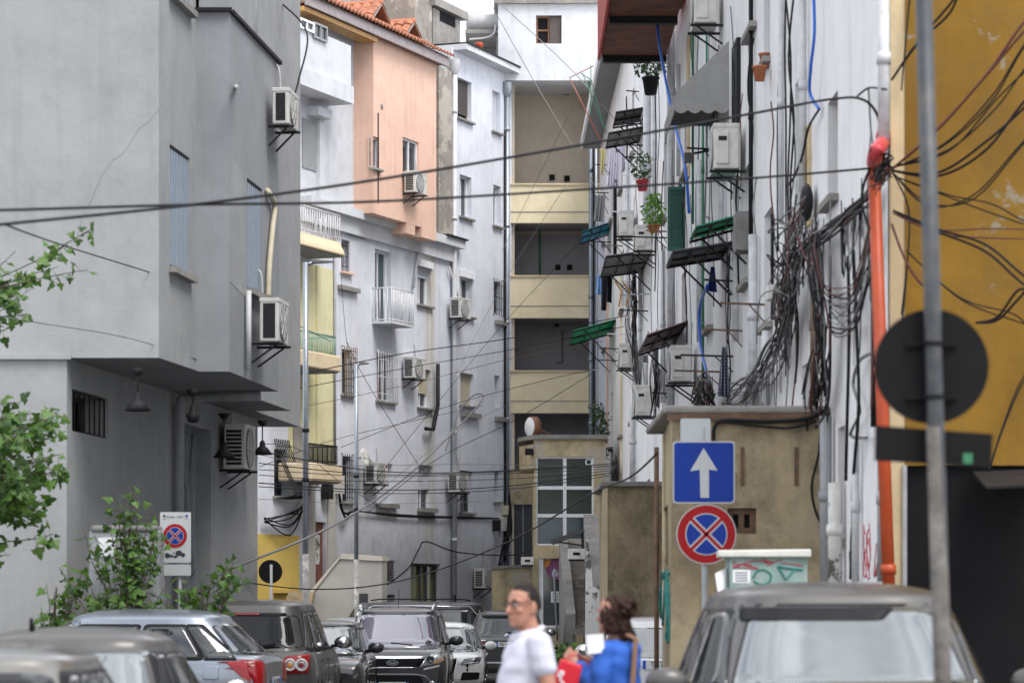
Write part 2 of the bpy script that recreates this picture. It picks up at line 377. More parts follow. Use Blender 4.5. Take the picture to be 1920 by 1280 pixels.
def window(bld, P, px, n=0.0, depth=.2, frame='frame_white', fw=.06, mull=1, rail=0, glassm='window_glass', roller=0, rcol='roller_beige', sill=True,
           bars=None, curtain=None, label=None, name='window', box=False, sillm='concrete', open_pane=None):
    u0, u1, z0, z1 = P.rect(*px, n=n); d = n - depth
    f = MB(); zt = z1
    f.pbox(P, u0, u1, z0, z0 + fw, d, d + .06); f.pbox(P, u0, u1, zt - fw, zt, d, d + .06)
    f.pbox(P, u0, u0 + fw, z0 + fw, zt - fw, d, d + .06); f.pbox(P, u1 - fw, u1, z0 + fw, zt - fw, d, d + .06)
    for k in range(mull):
        um = u0 + (u1 - u0) * (k + 1) / (mull + 1); f.pbox(P, um - fw * .45, um + fw * .45, z0 + fw, zt - fw, d, d + .055)
    for k in range(rail):
        zm = z0 + (zt - z0) * (k + 1) / (rail + 1); f.pbox(P, u0 + fw, u1 - fw, zm - fw * .4, zm + fw * .4, d, d + .05)
    wo = f.build(name, MAT[frame], bld, label)
    MB().pbox(P, u0 + .01, u1 - .01, z0 + .01, zt - .01, d - .02, d + .01).build('pane', MAT[glassm], wo)
    if curtain:
        MB().pbox(P, u0 + fw, u0 + fw + (u1 - u0 - 2 * fw) * .45, z0 + fw, zt - fw, d + .01, d + .02).build('curtain', MAT[curtain], wo)
    if roller:
        r = MB(); zb = zt - (zt - z0) * roller; k = max(3, int((zt - zb) / .055)); h = (zt - zb) / k
        for i in range(k): r.hexa([P.w(u0 + .02, zb + i * h, d + .10), P.w(u1 - .02, zb + i * h, d + .10), P.w(u1 - .02, zb + i * h, d + .065), P.w(u0 + .02, zb + i * h, d + .065),
                                   P.w(u0 + .02, zb + i * h + h * .9, d + .085), P.w(u1 - .02, zb + i * h + h * .9, d + .085), P.w(u1 - .02, zb + i * h + h * .9, d + .065), P.w(u0 + .02, zb + i * h + h * .9, d + .065)])
        r.build('roller_shutter', MAT[rcol], wo)
    if box: MB().pbox(P, u0 - .03, u1 + .05, zt - .02, zt + .17, n + .003, n + .07).build('shutter_box', MAT['frame_white'], wo)
    if sill: MB().pbox(P, u0 - .09, u1 + .09, z0 - .07, z0 - .002, n - depth + .05, n + .11).build('sill', MAT[sillm], wo, bevel=.01)
    if bars:
        bm_, nv, nh, out = bars; g = MB(); r = .011
        a0, a1, c0, c1 = (u0 + .02, u1 - .02, z0 + .02, z1 - .02) if out <= .02 else (u0 - .08, u1 + .08, z0 - .06, z1 + .06)
        nn = n - .05 if out <= .02 else n + out
        for k in range(nv): ua = a0 + (a1 - a0) * k / max(1, nv - 1); g.tube([P.w(ua, c0, nn), P.w(ua, c1, nn)], r, 5)
        for k in range(nh): za = c0 + (c1 - c0) * (k + .5 if nh > 2 else k) / max(1, nh - (0 if nh > 2 else 1)); g.tube([P.w(a0, za, nn), P.w(a1, za, nn)], r, 5)
        if out > .02:
            for za in (c0, c1):
                for ua in (a0, a1): g.tube([P.w(ua, za, n), P.w(ua, za, nn)], r, 5)
        g.build('grille', MAT[bm_], wo)
    return wo
def ac_unit(P, u, z, label, n=0.0, w=.8, h=.58, d=.3, gap=.08, mat='ac_white', logo=None, fan=True, cover_near=False, dark_end=False, group='air conditioning units on the facades'):
    t = thing('air_conditioner', label, 'air conditioner', P.w(u + w / 2, z, n + gap), group)
    n0, n1 = n + gap, n + gap + d
    c = MB(); c.pbox(P, u, u + w, z, z + h, n0, n1); cas = c.build('casing', MAT[mat], t, bevel=.018)
    lid = MB(); lid.pbox(P, u - .008, u + w + .008, z + h - .05, z + h + .008, n0 - .005, n1 + .008); lid.build('lid', MAT[mat], cas, bevel=.008)
    uc = u + w * .40; zc = z + h * .48
    if fan:
        f = MB(); a = P.w(uc, zc, n1 + .004)
        f.lathe(a, [(.02, .02), (h * .40, .012), (h * .44, .02), (h * .44, -.01)], 24, 0, P.n); fo = f.build('fan_grille', MAT['ac_fan'], t)
        g = MB()
        for k in range(1, 6): g.lathe(a + P.n * .014, [(h * .42 * k / 6 - .005, 0), (h * .42 * k / 6, .006), (h * .42 * k / 6 + .005, 0)], 20, 0, P.n)
        for k in range(8):
            an = k * math.pi / 4; g.bar(a + P.n * .018, a + P.n * .018 + P.u * (math.cos(an) * h * .42) + Vector((0, 0, math.sin(an) * h * .42)), .01)
        g.build('fan_guard', MAT[mat], fo)
    if cover_near:
        v = MB(); v.pbox(P, u - .025, u, z + .06, z + h * .82, n0 + d * .42, n1 - .03); v.build('valve_cover', MAT[mat], t, bevel=.01)
        v = MB(); v.pbox(P, u - .03, u - .024, z + h * .62, z + h * .72, n0 + d * .5, n1 - .06); v.build('side_vent', MAT['ac_dark'], t)
    v = MB()                                       # louvres of the coil on the end towards the camera
    if dark_end: v.pbox(P, u - .006, u + .01, z + .05, z + h - .07, n0 + .05, n1 - .05)
    for k in range(0 if dark_end else 9):
        za = z + .06 + k * (h - .13) / 9; v.pbox(P, u - .004, u + .01, za, za + (h - .13) / 9 * .72, n0 + .05, n1 - .06)
    if not cover_near: v.build('side_vent', MAT['ac_dark'], t)
    v = MB()
    v.pbox(P, u + w, u + w + .02, z + .1, z + h * .6, n0 + .05, n1 - .05); v.build('valve_cover', MAT[mat], t)
    for ua in (u + .1, u + w - .1):
        b = MB(); b.bar(P.w(ua, z - .025, n), P.w(ua, z - .025, n1 + .05), .035); b.bar(P.w(ua, z - .3, n + .01), P.w(ua, z - .04, n1 - .05), .025)
        b.build('bracket', MAT['iron_black'], t)
    if logo: MB().lathe(P.w(u + w * .88, z + h * .85, n1 + .002), [(.0, .006), (.04, .006), (.04, 0)], 12, 0, P.n).build('badge', MAT[logo], t)
    p = MB(); e = P.w(u + w + .03, z + .15, n + .12)
    p.tube(spline([e, P.w(u + w + .12, z + .05, n + .08), P.w(u + w + .16, z + .3, n + .03), P.w(u + w + .1, z + h + .35, n + .03), P.w(u + w + .1, z + h + .5, n - .02)]), .016, 6)
    p.build('hose', MAT['cable_white'], t)
    return t
def lamp_shade(P, px, y0, y1, n, label, r=.17):
    u, zt = P.uv(px, y0, n); zb = P.uv(px, y1, n)[1]; a = P.w(u, zt, n)
    t = thing('pendant_lamp', label, 'lamp', (a.x, a.y, zb), 'pendant lamps under the overhang')
    MB().tube([a, (a.x, a.y, zb + .2)], .012, 6).build('rod', MAT['iron_black'], t)
    MB().lathe((a.x, a.y, zt), [(.0, 0), (.09, 0), (.05, -.08), (.0, -.1)], 14).build('ceiling_cup', MAT['iron_black'], t)
    MB().lathe((a.x, a.y, zb), [(.02, .24), (.045, .2), (.05, .14), (.10, .10), (r, .0), (r - .01, 0), (.09, .09), (.0, .12)], 20).build('shade', MAT['iron_black'], t)
    return t
# ================================================================ the grey building on the left
SOF = 4.65
PA = Plane(-4.47, 36, .1022, 1); PBAY = Plane(-3.80, 38.2, .0947, 1); PE = Plane(-4.05, 42, .1022, 1); PF = Plane(-4.2, 46.4, .0955, 1)
PG = Plane(-5.64, 36.03, .1022, 1); PFR = Plane(-14, 36, 1, 0); PBF = Plane(-4.262, 38.2, 1, 0)
lb = thing('apartment_building', 'grey plastered corner building overhanging the pavement on the left with a stepped facade', 'building', (-7, 40, 0))
wA = [(318, 356, 283, 509), (318, 356, -235, 4)]; hA = [PA.rect(*q) for q in wA]
wB = [(463, 492, 344, 548)]; hB = [PBAY.rect(*q) for q in wB]
wT = [(493, 520, -60, 96)]; PT = Plane(-4.205, 38.2, .0408, 1); hT = [PT.rect(*q) for q in wT]
TOP = 13.6
m = MB()
wall(m, PFR, 0, 9.53, SOF, TOP)                                                # front
wall(m, PA, 0, 2.216, SOF, TOP, hA, .12)
uT = (Vector((-4.05, 42, 0)) - PT.o).length
wall(m, PT, 0, uT, 9.3, TOP, hT, .12)
uE = (Vector((-3.60, 46.4, 0)) - PE.o).length; wall(m, PE, 0, uE, SOF, TOP)
m.quad((-3.6, 46.4, SOF), (-4.2, 46.4, SOF), (-4.2, 46.4, TOP), (-3.6, 46.4, TOP))
uF = (Vector((-3.78, 50.8, 0)) - PF.o).length; wall(m, PF, 0, uF, SOF, TOP)
m.quad((-3.78, 50.8, SOF), (-14, 50.8, SOF), (-14, 50.8, TOP), (-3.78, 50.8, TOP)); m.quad((-14, 36, 0), (-14, 50.8, 0), (-14, 50.8, TOP), (-14, 36, TOP))
foot = [(-14, 36), (-4.47, 36), (-4.205, 38.2), (-4.05, 42), (-3.6, 46.4), (-4.2, 46.4), (-3.78, 50.8), (-14, 50.8)]
m.add([(p[0], p[1], TOP) for p in foot], [tuple(range(8))])
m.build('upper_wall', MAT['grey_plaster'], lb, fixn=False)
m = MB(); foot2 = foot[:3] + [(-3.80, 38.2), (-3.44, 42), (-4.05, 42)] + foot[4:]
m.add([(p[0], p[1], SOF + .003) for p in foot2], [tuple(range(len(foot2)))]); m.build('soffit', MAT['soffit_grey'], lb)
BT = 9.47
m = MB(); wall(m, PBF, 0, .462, SOF, BT); uD = (Vector((-3.44, 42, 0)) - PBAY.o).length; wall(m, PBAY, 0, uD, SOF, BT, hB, .12)
m.quad((-3.44, 42, SOF), (-4.05, 42, SOF), (-4.05, 42, BT), (-3.44, 42, BT))
m.quad((-4.07, 38.35, 9.2), (-3.93, 38.35, 9.2), (-3.58, 41.9, 9.2), (-4.0, 41.9, 9.2))
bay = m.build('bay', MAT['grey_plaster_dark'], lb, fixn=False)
u0, u1, z0, z1 = PBAY.rect(431.5, 462.5, 300, 537, .004)
MB().extr([PBAY.w(u0, z0, .004), PBAY.w(u1, z0 - .1, .004), PBAY.w(u1, z1 - .35, .004), PBAY.w(u1 - .5, z1 - .1, .004), PBAY.w(u0, z1, .004)], PBAY.n * -.01).build('bare_patch', MAT['grey_plaster'], bay)
m = MB(); m.hexa([(-4.25, 38.12, BT), (-3.76, 38.12, BT), (-3.76, 38.3, BT), (-4.25, 38.3, BT), (-4.25, 38.12, BT + .05), (-3.76, 38.12, BT + .05), (-3.76, 38.3, BT + .05), (-4.25, 38.3, BT + .05)])
m.pbox(PBAY, .1, uD, BT, BT + .05, -.14, .05); m.build('parapet_cap', MAT['iron_black'], bay)
for P, q, i in ((PA, wA[0], 0), (PA, wA[1], 0), (PBAY, wB[0], 1)):             # slatted shutters
    u0, u1, z0, z1 = P.rect(*q); s = MB(); k = 8
    for j in range(k): s.pbox(P, u0 + (u1 - u0) * j / k + .024, u0 + (u1 - u0) * (j + 1) / k - .024, z0 + .04, z1 - .04, -.085, -.02)
    so = s.build('slatted_shutter', MAT['shutter_grey'], lb)
    MB().pbox(P, u0, u1, z0, z1, -.12, -.1).build('backing', MAT['frame_dark'], so)
    MB().pbox(P, u0 - .05, u1 + .06, z0 - .08, z0, -.05, .1).build('sill', MAT['concrete'], so)
window(lb, PT, wT[0], depth=.12, roller=.98, rcol='roller_beige', mull=0, frame='cream_yellow', sill=False)
m = MB(); u, z = PT.uv(477, 20, .07); m.tube([PT.w(u, 9.4, .07), PT.w(u, TOP, .07)], .05, 10); m.build('downpipe', MAT['pipe_white'], lb)
m = MB(); m.tube([PFR.p(x, y, .0) for x, y in ((305, 195), (282, 225), (262, 240), (240, 275), (228, 290), (212, 300), (190, 330), (182, 350), (172, 375), (160, 395), (150, 425), (140, 460))], .004, 4); m.build('crack', MAT['concrete'], lb)
# ground floor
wG = [(135, 203, 738, 815), (345, 396, 800, 1330)]; hG = [PG.rect(*q) + ((.4,) if i == 0 else (.35,)) for i, q in enumerate(wG)]
hG[1] = (hG[1][0], hG[1][1], 0.0, hG[1][3], .35)
uG = PG.uv(483)[0]; m = MB()
wall(m, PG, 0, uG, -.4, SOF, hG); wall(m, Plane(-14, 36.03, 1, 0), 0, 8.36, -.4, SOF)
e = PG.w(uG, 0); m.quad((e.x, e.y, -.4), (-14, e.y, -.4), (-14, e.y, SOF), (e.x, e.y, SOF))
m.build('ground_floor_wall', MAT['grey_plaster'], lb, fixn=False)
m = MB(); m.box(-14, -5.58, 35.97, 36.03, SOF - .02, SOF + .035); m.build('string_course', MAT['grey_plaster'], lb)
wo = window(lb, PG, wG[0], depth=.4, frame='frame_dark', mull=0, glassm='dark_inside', bars=('iron_black', 8, 2, 0), sill=False)
u0, u1, z0, z1 = hG[1][:4]; d = MB(); d.pbox(PG, u0, u1, 0, z1, -.35, -.3)
door = d.build('metal_door', MAT['metal_door'], lb)
d = MB()
for (za, zb) in ((0.05, 1.0), (1.05, 2.0), (2.05, z1 - .05)):
    d.bar(PG.w(u0 + .05, za, -.28), PG.w((u0 + u1) / 2, zb, -.28), .03); d.bar(PG.w((u0 + u1) / 2, za, -.28), PG.w(u0 + .05, zb, -.28), .03)
    d.bar(PG.w(u1 - .05, za, -.28), PG.w((u0 + u1) / 2, zb, -.28), .03); d.bar(PG.w((u0 + u1) / 2, za, -.28), PG.w(u1 - .05, zb, -.28), .03)
    d.bar(PG.w(u0, zb + .02, -.28), PG.w(u1, zb + .02, -.28), .05)
for k in range(5): ua = u0 + (u1 - u0) * k / 4; d.bar(PG.w(ua, 0, -.28), PG.w(ua, z1, -.28), .04)
d.build('cross_bars', MAT['galvanised'], door)
m = MB(); u, z = PG.uv(336, 745, .1); a = PG.w(u, z, .1); b = PBAY.p(487, 742, -.25)
m.tube([PG.w(u, 0, .1), PG.w(u, z - .12, .1), PG.w(u, z - .03, .13), a + Vector((.08, .1, 0)), a.lerp(b, .5), b], .075, 10)
m.build('drainpipe', MAT['pipe_grey'], lb)
for px, y0, y1, nn, lab in ((258, 690, 770, .9, 'dark pendant lamp hanging under the overhang above the small barred window'), (362, 730, 792, 1.1, 'bare black lamp holder hanging under the overhang in front of the metal door'),
                            (420, 775, 858, .55, 'dark pendant lamp hanging beside the air conditioner under the overhang'), (492, 788, 852, .35, 'black pendant lamp at the far end of the overhang against the pale blue wall')):
    lamp_shade(PG, px, y0, y1, nn, lab, .17 if px != 362 else .06)
def ac_px(P, x0, ytop, ybot, label, n=0.0, **k):   # the unit whose near lower corner shows at x0
    u, zb = P.uv(x0, ybot, n + .2); zt = P.uv(x0, ytop, n + .2)[1]
    return ac_unit(P, u, zb, label, n, h=zt - zb, **k)
ac_px(PA, 526, 165, 232, 'white air conditioner high on the grey left building beyond the terrace parapet', .45, w=.75, d=.24, dark_end=True)
ac_unit(PBAY, PBAY.uv(492, 640, .2)[0], PBAY.uv(492, 640, .2)[1], 'sooty white air conditioner on the grey bay under the slatted shutter', 0, w=.78, h=.60, d=.27, gap=.16, dark_end=True)
ac_px(PG, 432, 795, 878, 'large air conditioner under the overhang of the grey building beside the metal door', 0, w=.85, d=.36)
m = MB(); u, z = PBAY.uv(466, 545, .06); m.tube([PBAY.w(u, z, .06), PBAY.w(u, SOF + .1, .06)], .04, 8); m.build('drainpipe', MAT['pipe_white'], lb)
m = MB(); p0 = PBAY.p(503, 360, .05); m.tube(spline([PBAY.p(500, 358, -.02), p0, PBAY.p(515, 385, .06), PBAY.p(511, 430, .06), PBAY.p(505, 500, .06), PBAY.p(503, 556, .06)]), .04, 8); m.build('pipe_sleeve', MAT['roller_beige'], lb)
m = MB(); m.tube([PBAY.p(443, 163, 0), PBAY.p(443, 163, .35)], .03, 8); m.build('waste_pipe', MAT['pipe_white'], lb)
# ================================================================ pale blue block closing the street on the left
B0 = Plane(-.1 - .40 * 20, 70, .40, 1)
GB = gz(80)
def zB(px, py, n=0.0): return B0.uv(px, py, n)[1]
bb = thing('apartment_building', 'pale blue three storey block with a peach rooftop storey under red tiles', 'building', (-5, 78, GB))
U = lambda px, n=0.0: B0.uv(px, HY, n)[0]
EAVE = zB(745, 428)
u_l, u_r = U(470), U(850)
lower = [
 dict(px=(640, 656, 450, 510), mull=0, frame='frame_white', bars=('iron_black', 5, 3, 0), sillm='peach'),
 dict(px=(703, 733, 470, 606), mull=1, glassm='window_glass_blue', sill=False, curtain=None),
 dict(px=(783, 808, 500, 572), mull=1, roller=.28, rcol='roller_white', box=True),
 dict(px=(641, 660, 655, 740), mull=1, frame='roller_beige', bars=('iron_rust', 8, 7, .12), glassm='window_glass'),
 dict(px=(706, 738, 664, 752), mull=2, curtain='curtain_red', bars=('iron_white', 9, 3, .1)),
 dict(px=(784, 808, 692, 764), mull=1, roller=.62, box=False),
 dict(px=(514, 538, 842, 930), mull=0, frame='frame_dark'),
 dict(px=(642, 659, 855, 940), mull=0, frame='frame_dark', bars=('iron_black', 6, 4, .05)),
 dict(px=(706, 736, 868, 944), mull=0, roller=.99, rcol='roller_white'),
 dict(px=(784, 812, 872, 955), mull=1, roller=.55, rcol='roller_white', frame='frame_white'),
]
doors = [(588, 611, 978, 1150), (770, 825, 1056, 1160), (717, 740, 1050, 1090), (718, 741, 1114, 1130), (514, 540, 1046, 1104)]
holes = [B0.rect(*d['px']) for d in lower]
dh = [B0.rect(*q) for q in doors]; dh = [(a, b, (GB - 1 if i < 2 else c), d) for i, (a, b, c, d) in enumerate(dh)]
MAT_bands = [(.3714, .9285, B0.o.dot(B0.u) + U(806), .55, (.46, .42, .33), .8), (.3714, .9285, B0.o.dot(B0.u) + U(668), .9, (.48, .47, .46), .35)]
stucco('blue_wall', (.67, .69, .75), (.60, .62, .685), dirt=(.30, .29, .29), d=.32, streak=.55, seed=4, bands=MAT_bands, low=(3.9, .8, (.30, .31, .335)))
m = MB(); wall(m, B0, u_l - 3, u_r, GB - 1, EAVE, holes + dh, .22)
bw = m.build('wall', MAT['blue_wall'], bb, fixn=False)
for d in lower: window(bb, B0, depth=.22, **d)
z0 = zB(540, 1003); MB().pbox(B0, u_l - 3, U(560), GB - 1, z0, -.1, .02).build('painted_base', MAT['sunny_yellow'], bb)
# doors and small openings
u0, u1, z0, z1 = B0.rect(*doors[0]); dd = MB(); dd.pbox(B0, u0, u1, GB - 1, z1, -.14, -.1); dd = dd.build('door', MAT['wood_door'], bb)
MB().pbox(B0, u0 + .08, u1 - .2, (z0 + z1) / 2 + .1, z1 - .35, -.1, -.092).build('torn_poster', MAT['peeling_white'], dd)
u0, u1, z0, z1 = B0.rect(*doors[1]); dd = MB(); dd.pbox(B0, u0, u1, GB - 1, z1, -.2, -.17); dd = dd.build('shop_window', MAT['olive_glass'], bb)
f = MB(); f.pbox(B0, u0, u1, z1 - .08, z1, -.17, -.1)
for q in (0, .42, .62, .93): f.pbox(B0, u0 + (u1 - u0) * q, u0 + (u1 - u0) * q + .09, GB - 1, z1 - .08, -.17, -.1)
f.build('frame', MAT['frame_dark'], dd)
for i in (2, 3):
    u0, u1, z0, z1 = B0.rect(*doors[i]); f = MB(); f.pbox(B0, u0, u1, z0, z1, -.2, -.18); vo = f.build('vent', MAT['dark_inside'], bb)
    f = MB(); k = 9 if i == 2 else 4
    for j in range(k): za = z0 + (z1 - z0) * j / k; f.pbox(B0, u0 + .02, u1 - .02, za + .01, za + (z1 - z0) / k * .62, -.15, -.02)
    f.build('louvre', MAT['sheet_grey'], vo)
u0, u1, z0, z1 = B0.rect(*doors[4]); MB().pbox(B0, u0, u1, z0, z1, -.2, -.17).build('window', MAT['window_glass'], bb)
MB().pbox(B0, u0 - .1, u1 + .1, z0 - .1, z0, -.1, .12).build('sill', MAT['sunny_yellow'], bb)
u0, u1, z0, z1 = B0.rect(570, 628, 905, 1200); MB().pbox(B0, u0, U(588), GB - 1, z1, -.05, .06).build('pier', MAT['stair_plaster'], bb); MB().pbox(B0, U(612), u1, GB - 1, z1, -.05, .06).build('pier', MAT['stair_plaster'], bb)
for q in ((632, 668, 538, 546), (704, 742, 944, 952), (782, 814, 952, 960)):
    u0, u1, z0, z1 = B0.rect(*q); MB().pbox(B0, u0, u1, z0, z1, -.03, .14).build('ledge', MAT['concrete'], bb)
# bulging grille of the low window
u0, u1, z0, z1 = B0.rect(513, 540, 832, 930); f = MB()
for k in range(9):
    ua = u0 + (u1 - u0) * k / 8; f.tube(spline([B0.w(ua, z1 + .12, .03), B0.w(ua, z1 - .1, .08), B0.w(ua, z0 + (z1 - z0) * .45, .35), B0.w(ua, z0 + .12, .62), B0.w(ua, z0 - .02, .5), B0.w(ua, z0 - .06, .02)], 4), .014, 5)
for q in (.05, .3, .55, .95): n_ = .62 - .55 * q; f.tube([B0.w(u0, z0 + (z1 - z0) * q, n_), B0.w(u1, z0 + (z1 - z0) * q, n_)], .013, 5)
f.build('bulging_grille', MAT['iron_black'], bb)
# cornice of the lower storeys
m = MB(); m.pbox(B0, U(640) - 2.5, u_r + .25, EAVE - .12, EAVE + .12, -.3, .30); m.pbox(B0, U(640) - 2.5, u_r - .02, EAVE - .55, EAVE - .12, -.3, .12)
m.build('cornice', MAT['white_plaster'], bb)
m = MB(); m.pbox(B0, U(820), u_r + .3, EAVE + .12, EAVE + .17, -.3, .38); m.build('roof_felt', MAT['iron_black'], bb)
# upper storey
ROOFZ = zB(690, 78) - .05
uP0, uP1 = U(700, .6), U(818, .6); zP = zB(750, 414, .6)
uw = [(560, 586, 38, 58), (586, 611, 46, 76)]
m = MB(); wall(m, B0, u_l - 3, U(686), EAVE - .6, ROOFZ, [], .15)
m.build('upper_wall', MAT['white_plaster'], bb, fixn=False)
m = MB(); bu0, bu1, bz0, bz1 = B0.rect(540, 658, 62, 165, .7); m.pbox(B0, bu0 - 2, bu1, bz0, ROOFZ - .6, -.1, .7); m.pbox(B0, bu0 - 2, bu1 + .02, bz0 - .12, bz0 + .35, -.1, .78)
bx = m.build('boxed_bay', MAT['white_plaster'], bb)
for q in uw: window(bb, B0, q, n=.71, depth=.0, frame='frame_white' if q[0] < 580 else 'metal_door', mull=1, sill=False)
m = MB(); m.pbox(B0, U(592), U(601), zB(597, 395), zB(597, 215), -.1, .12); m.pbox(B0, U(575), U(601), zB(590, 222), zB(590, 205), -.1, .35); m.build('column', MAT['white_plaster'], bb)
m = MB(); m.pbox(B0, U(566), U(592), zB(580, 318), zB(580, 225), .005, .03); m.build('closed_panel', MAT['grey_plaster'], bb)
pw = [(699, 711, 257, 316), (755, 785, 262, 330)]; ph = [B0.rect(*q, n=.6) for q in pw]
m = MB(); wall(m, B0, uP0, uP1, zP, ROOFZ + .1, ph, .16, .6)
m.quad(B0.w(uP1, zP, .6), B0.w(uP1, zP, -1), B0.w(uP1, ROOFZ, -1), B0.w(uP1, ROOFZ, .6)); m.quad(B0.w(uP0, zP, .6), B0.w(uP0, zP, -1), B0.w(uP0, ROOFZ, -1), B0.w(uP0, ROOFZ, .6))
m.quad(B0.w(uP0, zP, .6), B0.w(uP1, zP, .6), B0.w(uP1, zP, -1), B0.w(uP0, zP, -1))
pe = m.build('rooftop_storey', MAT['peach'], bb, fixn=False)
m = MB(); m.pbox(B0, uP0 + .15, U(742, .6), zP - .01, zP + .3, -.5, .61); m.pbox(B0, uP1 - 1.1, uP1, zP - .28, zP + .02, -.5, .605); m.pbox(B0, U(726), U(742), zP - .3, zP - .01, -.5, .61)
m.build('support_beam', MAT['peach'], pe)
m = MB(); m.pbox(B0, uP0 + .28, uP0 + .36, zP, zB(690, 205, .6), .595, .606); m.build('crack', MAT['iron_black'], pe)
m = MB(); a = B0.p(716, 200, .602); m.lathe(a, [(0, .004), (.09, .004), (.09, 0)], 9, 0, B0.n); m.build('hole', MAT['concrete'], pe)
window(bb, B0, pw[0], n=.6, depth=.12, mull=0, glassm='window_glass_blue'); window(bb, B0, pw[1], n=.6, depth=.12, mull=1)
# tiled roof
def tiles(mb, o, ux, up, lu, lv, period=.23, row=.42, amp=.06):
    ux = Vector(ux); up = Vector(up); nn = ux.cross(up).normalized()
    if nn.z < 0: nn = -nn
    nu = int(lu / period); nv = int(lv / row) + 1; seg = 6
    for j in range(nv):
        vs = []; fs = []; jt = rng.uniform(-.012, .012)
        for i in range(nu * seg + 1):
            ph = i / seg; h = abs(math.sin(math.pi * ph)) ** .8 * amp
            for a in (0, 1):
                v = j * row + a * row * 1.08; vs.append(Vector(o) + ux * (i * period / seg) + up * min(v, lv) + nn * (h + (.035 if a == 0 else .005) + jt))
            vs.append(Vector(o) + ux * (i * period / seg) + up * min(j * row, lv) + nn * (h - .03 + jt))
        for i in range(nu * seg):
            fs += [(3 * i, 3 * i + 3, 3 * i + 4, 3 * i + 1), (3 * i + 2, 3 * i + 5, 3 * i + 3, 3 * i)]
        mb.add(vs, fs)
rd = (Vector((0, 0, math.sin(R(27)))) - B0.n * math.cos(R(27)))
m = MB(); tiles(m, B0.w(U(520), ROOFZ + .22, .95), B0.u, rd, U(825, .6) - U(520) + .25, 5.0)
m.quad(*[Vector(p) - Vector((0, 0, .05)) for p in (B0.w(U(520), ROOFZ + .22, .95), B0.w(U(825, .6), ROOFZ + .22, .95), B0.w(U(825, .6), ROOFZ + .22, .95) + rd * 5, B0.w(U(520), ROOFZ + .22, .95) + rd * 5)])
rf = m.build('roof', MAT['tile'], bb)
m = MB(); m.pbox(B0, U(520), U(826, .6), ROOFZ - .08, ROOFZ + .2, .80, .88); m.build('fascia', MAT['fascia'], rf)
m = MB(); m.pbox(B0, U(520), U(660), ROOFZ - .22, ROOFZ - .1, .3, .78); m.build('eaves_boards', MAT['varnished_wood'], rf)
m = MB(); m.pbox(B0, U(520), U(826, .6), ROOFZ - .02, ROOFZ + .02, -.2, .8); m.build('eaves_lining', MAT['frame_brown'], rf)
def dormer(px, py, wdt, hgt, back, lab=None):
    c = B0.uv(px, py, -.9); u, z = c; n0 = -.9
    d = MB(); d.pbox(B0, u - wdt / 2, u + wdt / 2, z - .7, z + hgt, n0 - back, n0)
    do = d.build('dormer', MAT['frame_brown'], rf)
    f = MB()
    for k in range(3): ua = u - wdt / 2 + .08 + k * (wdt - .24) / 2; f.pbox(B0, ua, ua + .08, z - .1, z + hgt - .06, n0 + .003, n0 + .05)
    for za in (z - .12, z + hgt - .1): f.pbox(B0, u - wdt / 2 + .08, u + wdt / 2 - .08, za, za + .07, n0 + .003, n0 + .046)
    f.build('window_frame', MAT['varnished_wood'], do)
    f = MB(); f.pbox(B0, u - wdt / 2 + .1, u + wdt / 2 - .1, z - .05, z + hgt - .1, n0 + .002, n0 + .012); f.build('pane', MAT['window_glass'], do)
    rh = wdt * .48; e = .28; nf = n0 + .65
    f = MB()
    f.extr([B0.w(u - wdt / 2 - e, z + hgt - .12, nf - .62), B0.w(u + wdt / 2 + e, z + hgt - .12, nf - .62), B0.w(u, z + hgt + rh, nf - .62)], B0.n * -.05); f.build('gable', MAT['frame_brown'], do)
    for sgn in (-1, 1):
        a = B0.w(u + sgn * (wdt / 2 + e), z + hgt - .16, nf); b = B0.w(u, z + hgt + rh, nf); bk = -B0.n * (back + .7)
        f = MB(); f.hexa([a, a + bk, b + bk, b, a + Vector((0, 0, .06)), a + bk + Vector((0, 0, .06)), b + bk + Vector((0, 0, .06)), b + Vector((0, 0, .06))]); f.build('roof_boards', MAT['fascia'] if sgn < 0 else MAT['frame_brown'], do)
        f = MB(); up = (b - a); L = up.length; tiles(f, (a + Vector((0, 0, .08))), -B0.n, up.normalized(), back + .7, L, .3, .4, .07); f.build('dormer_tiles', MAT['tile'], do)
    f = MB(); f.tube([B0.w(u, z + hgt + rh + .08, nf), B0.w(u, z + hgt + rh + .08, nf - back - .7)], .09, 8); f.build('ridge', MAT['tile_ridge'], do); return B0.w(u, z + hgt + rh + .16, nf - 1.6)
ridge = dormer(678, 90, 1.2, .60, 2.6); dormer(740, 116, 1.1, .55, 2.4)
t = thing('pigeon', 'white pigeon perched on the ridge of the left roof dormer', 'bird', ridge); m = MB(); q_ = ridge + Vector((0, 0, .10))
m.ball(q_ + Vector((0, 0, .05)), (.13, .075, .075), 12, 8); m.ball(q_ + Vector((-.10, 0, .13)), (.045, .04, .045), 10, 7); m.tube([q_ + Vector((-.06, 0, .07)), q_ + Vector((-.10, 0, .12))], .045, 8); m.tube([q_ + Vector((.08, 0, .05)), q_ + Vector((.24, 0, -.01))], .05, 6, r1=.025); m.tube([q_ + Vector((-.14, 0, .13)), q_ + Vector((-.175, 0, .122))], .012, 5, r1=.003); m.build('body', MAT['frame_white'], t)
for sy in (-.03, .03): m = MB(); m.tube([q_ + Vector((0, sy, .0)), q_ + Vector((0, sy, -.10))], .008, 5); m.build('leg', MAT['peach'], t)
m = MB(); m.ball(q_ + Vector((.04, -.06, .06)), (.13, .025, .055), 10, 6); m.build('wing', MAT['galvanised'], t)
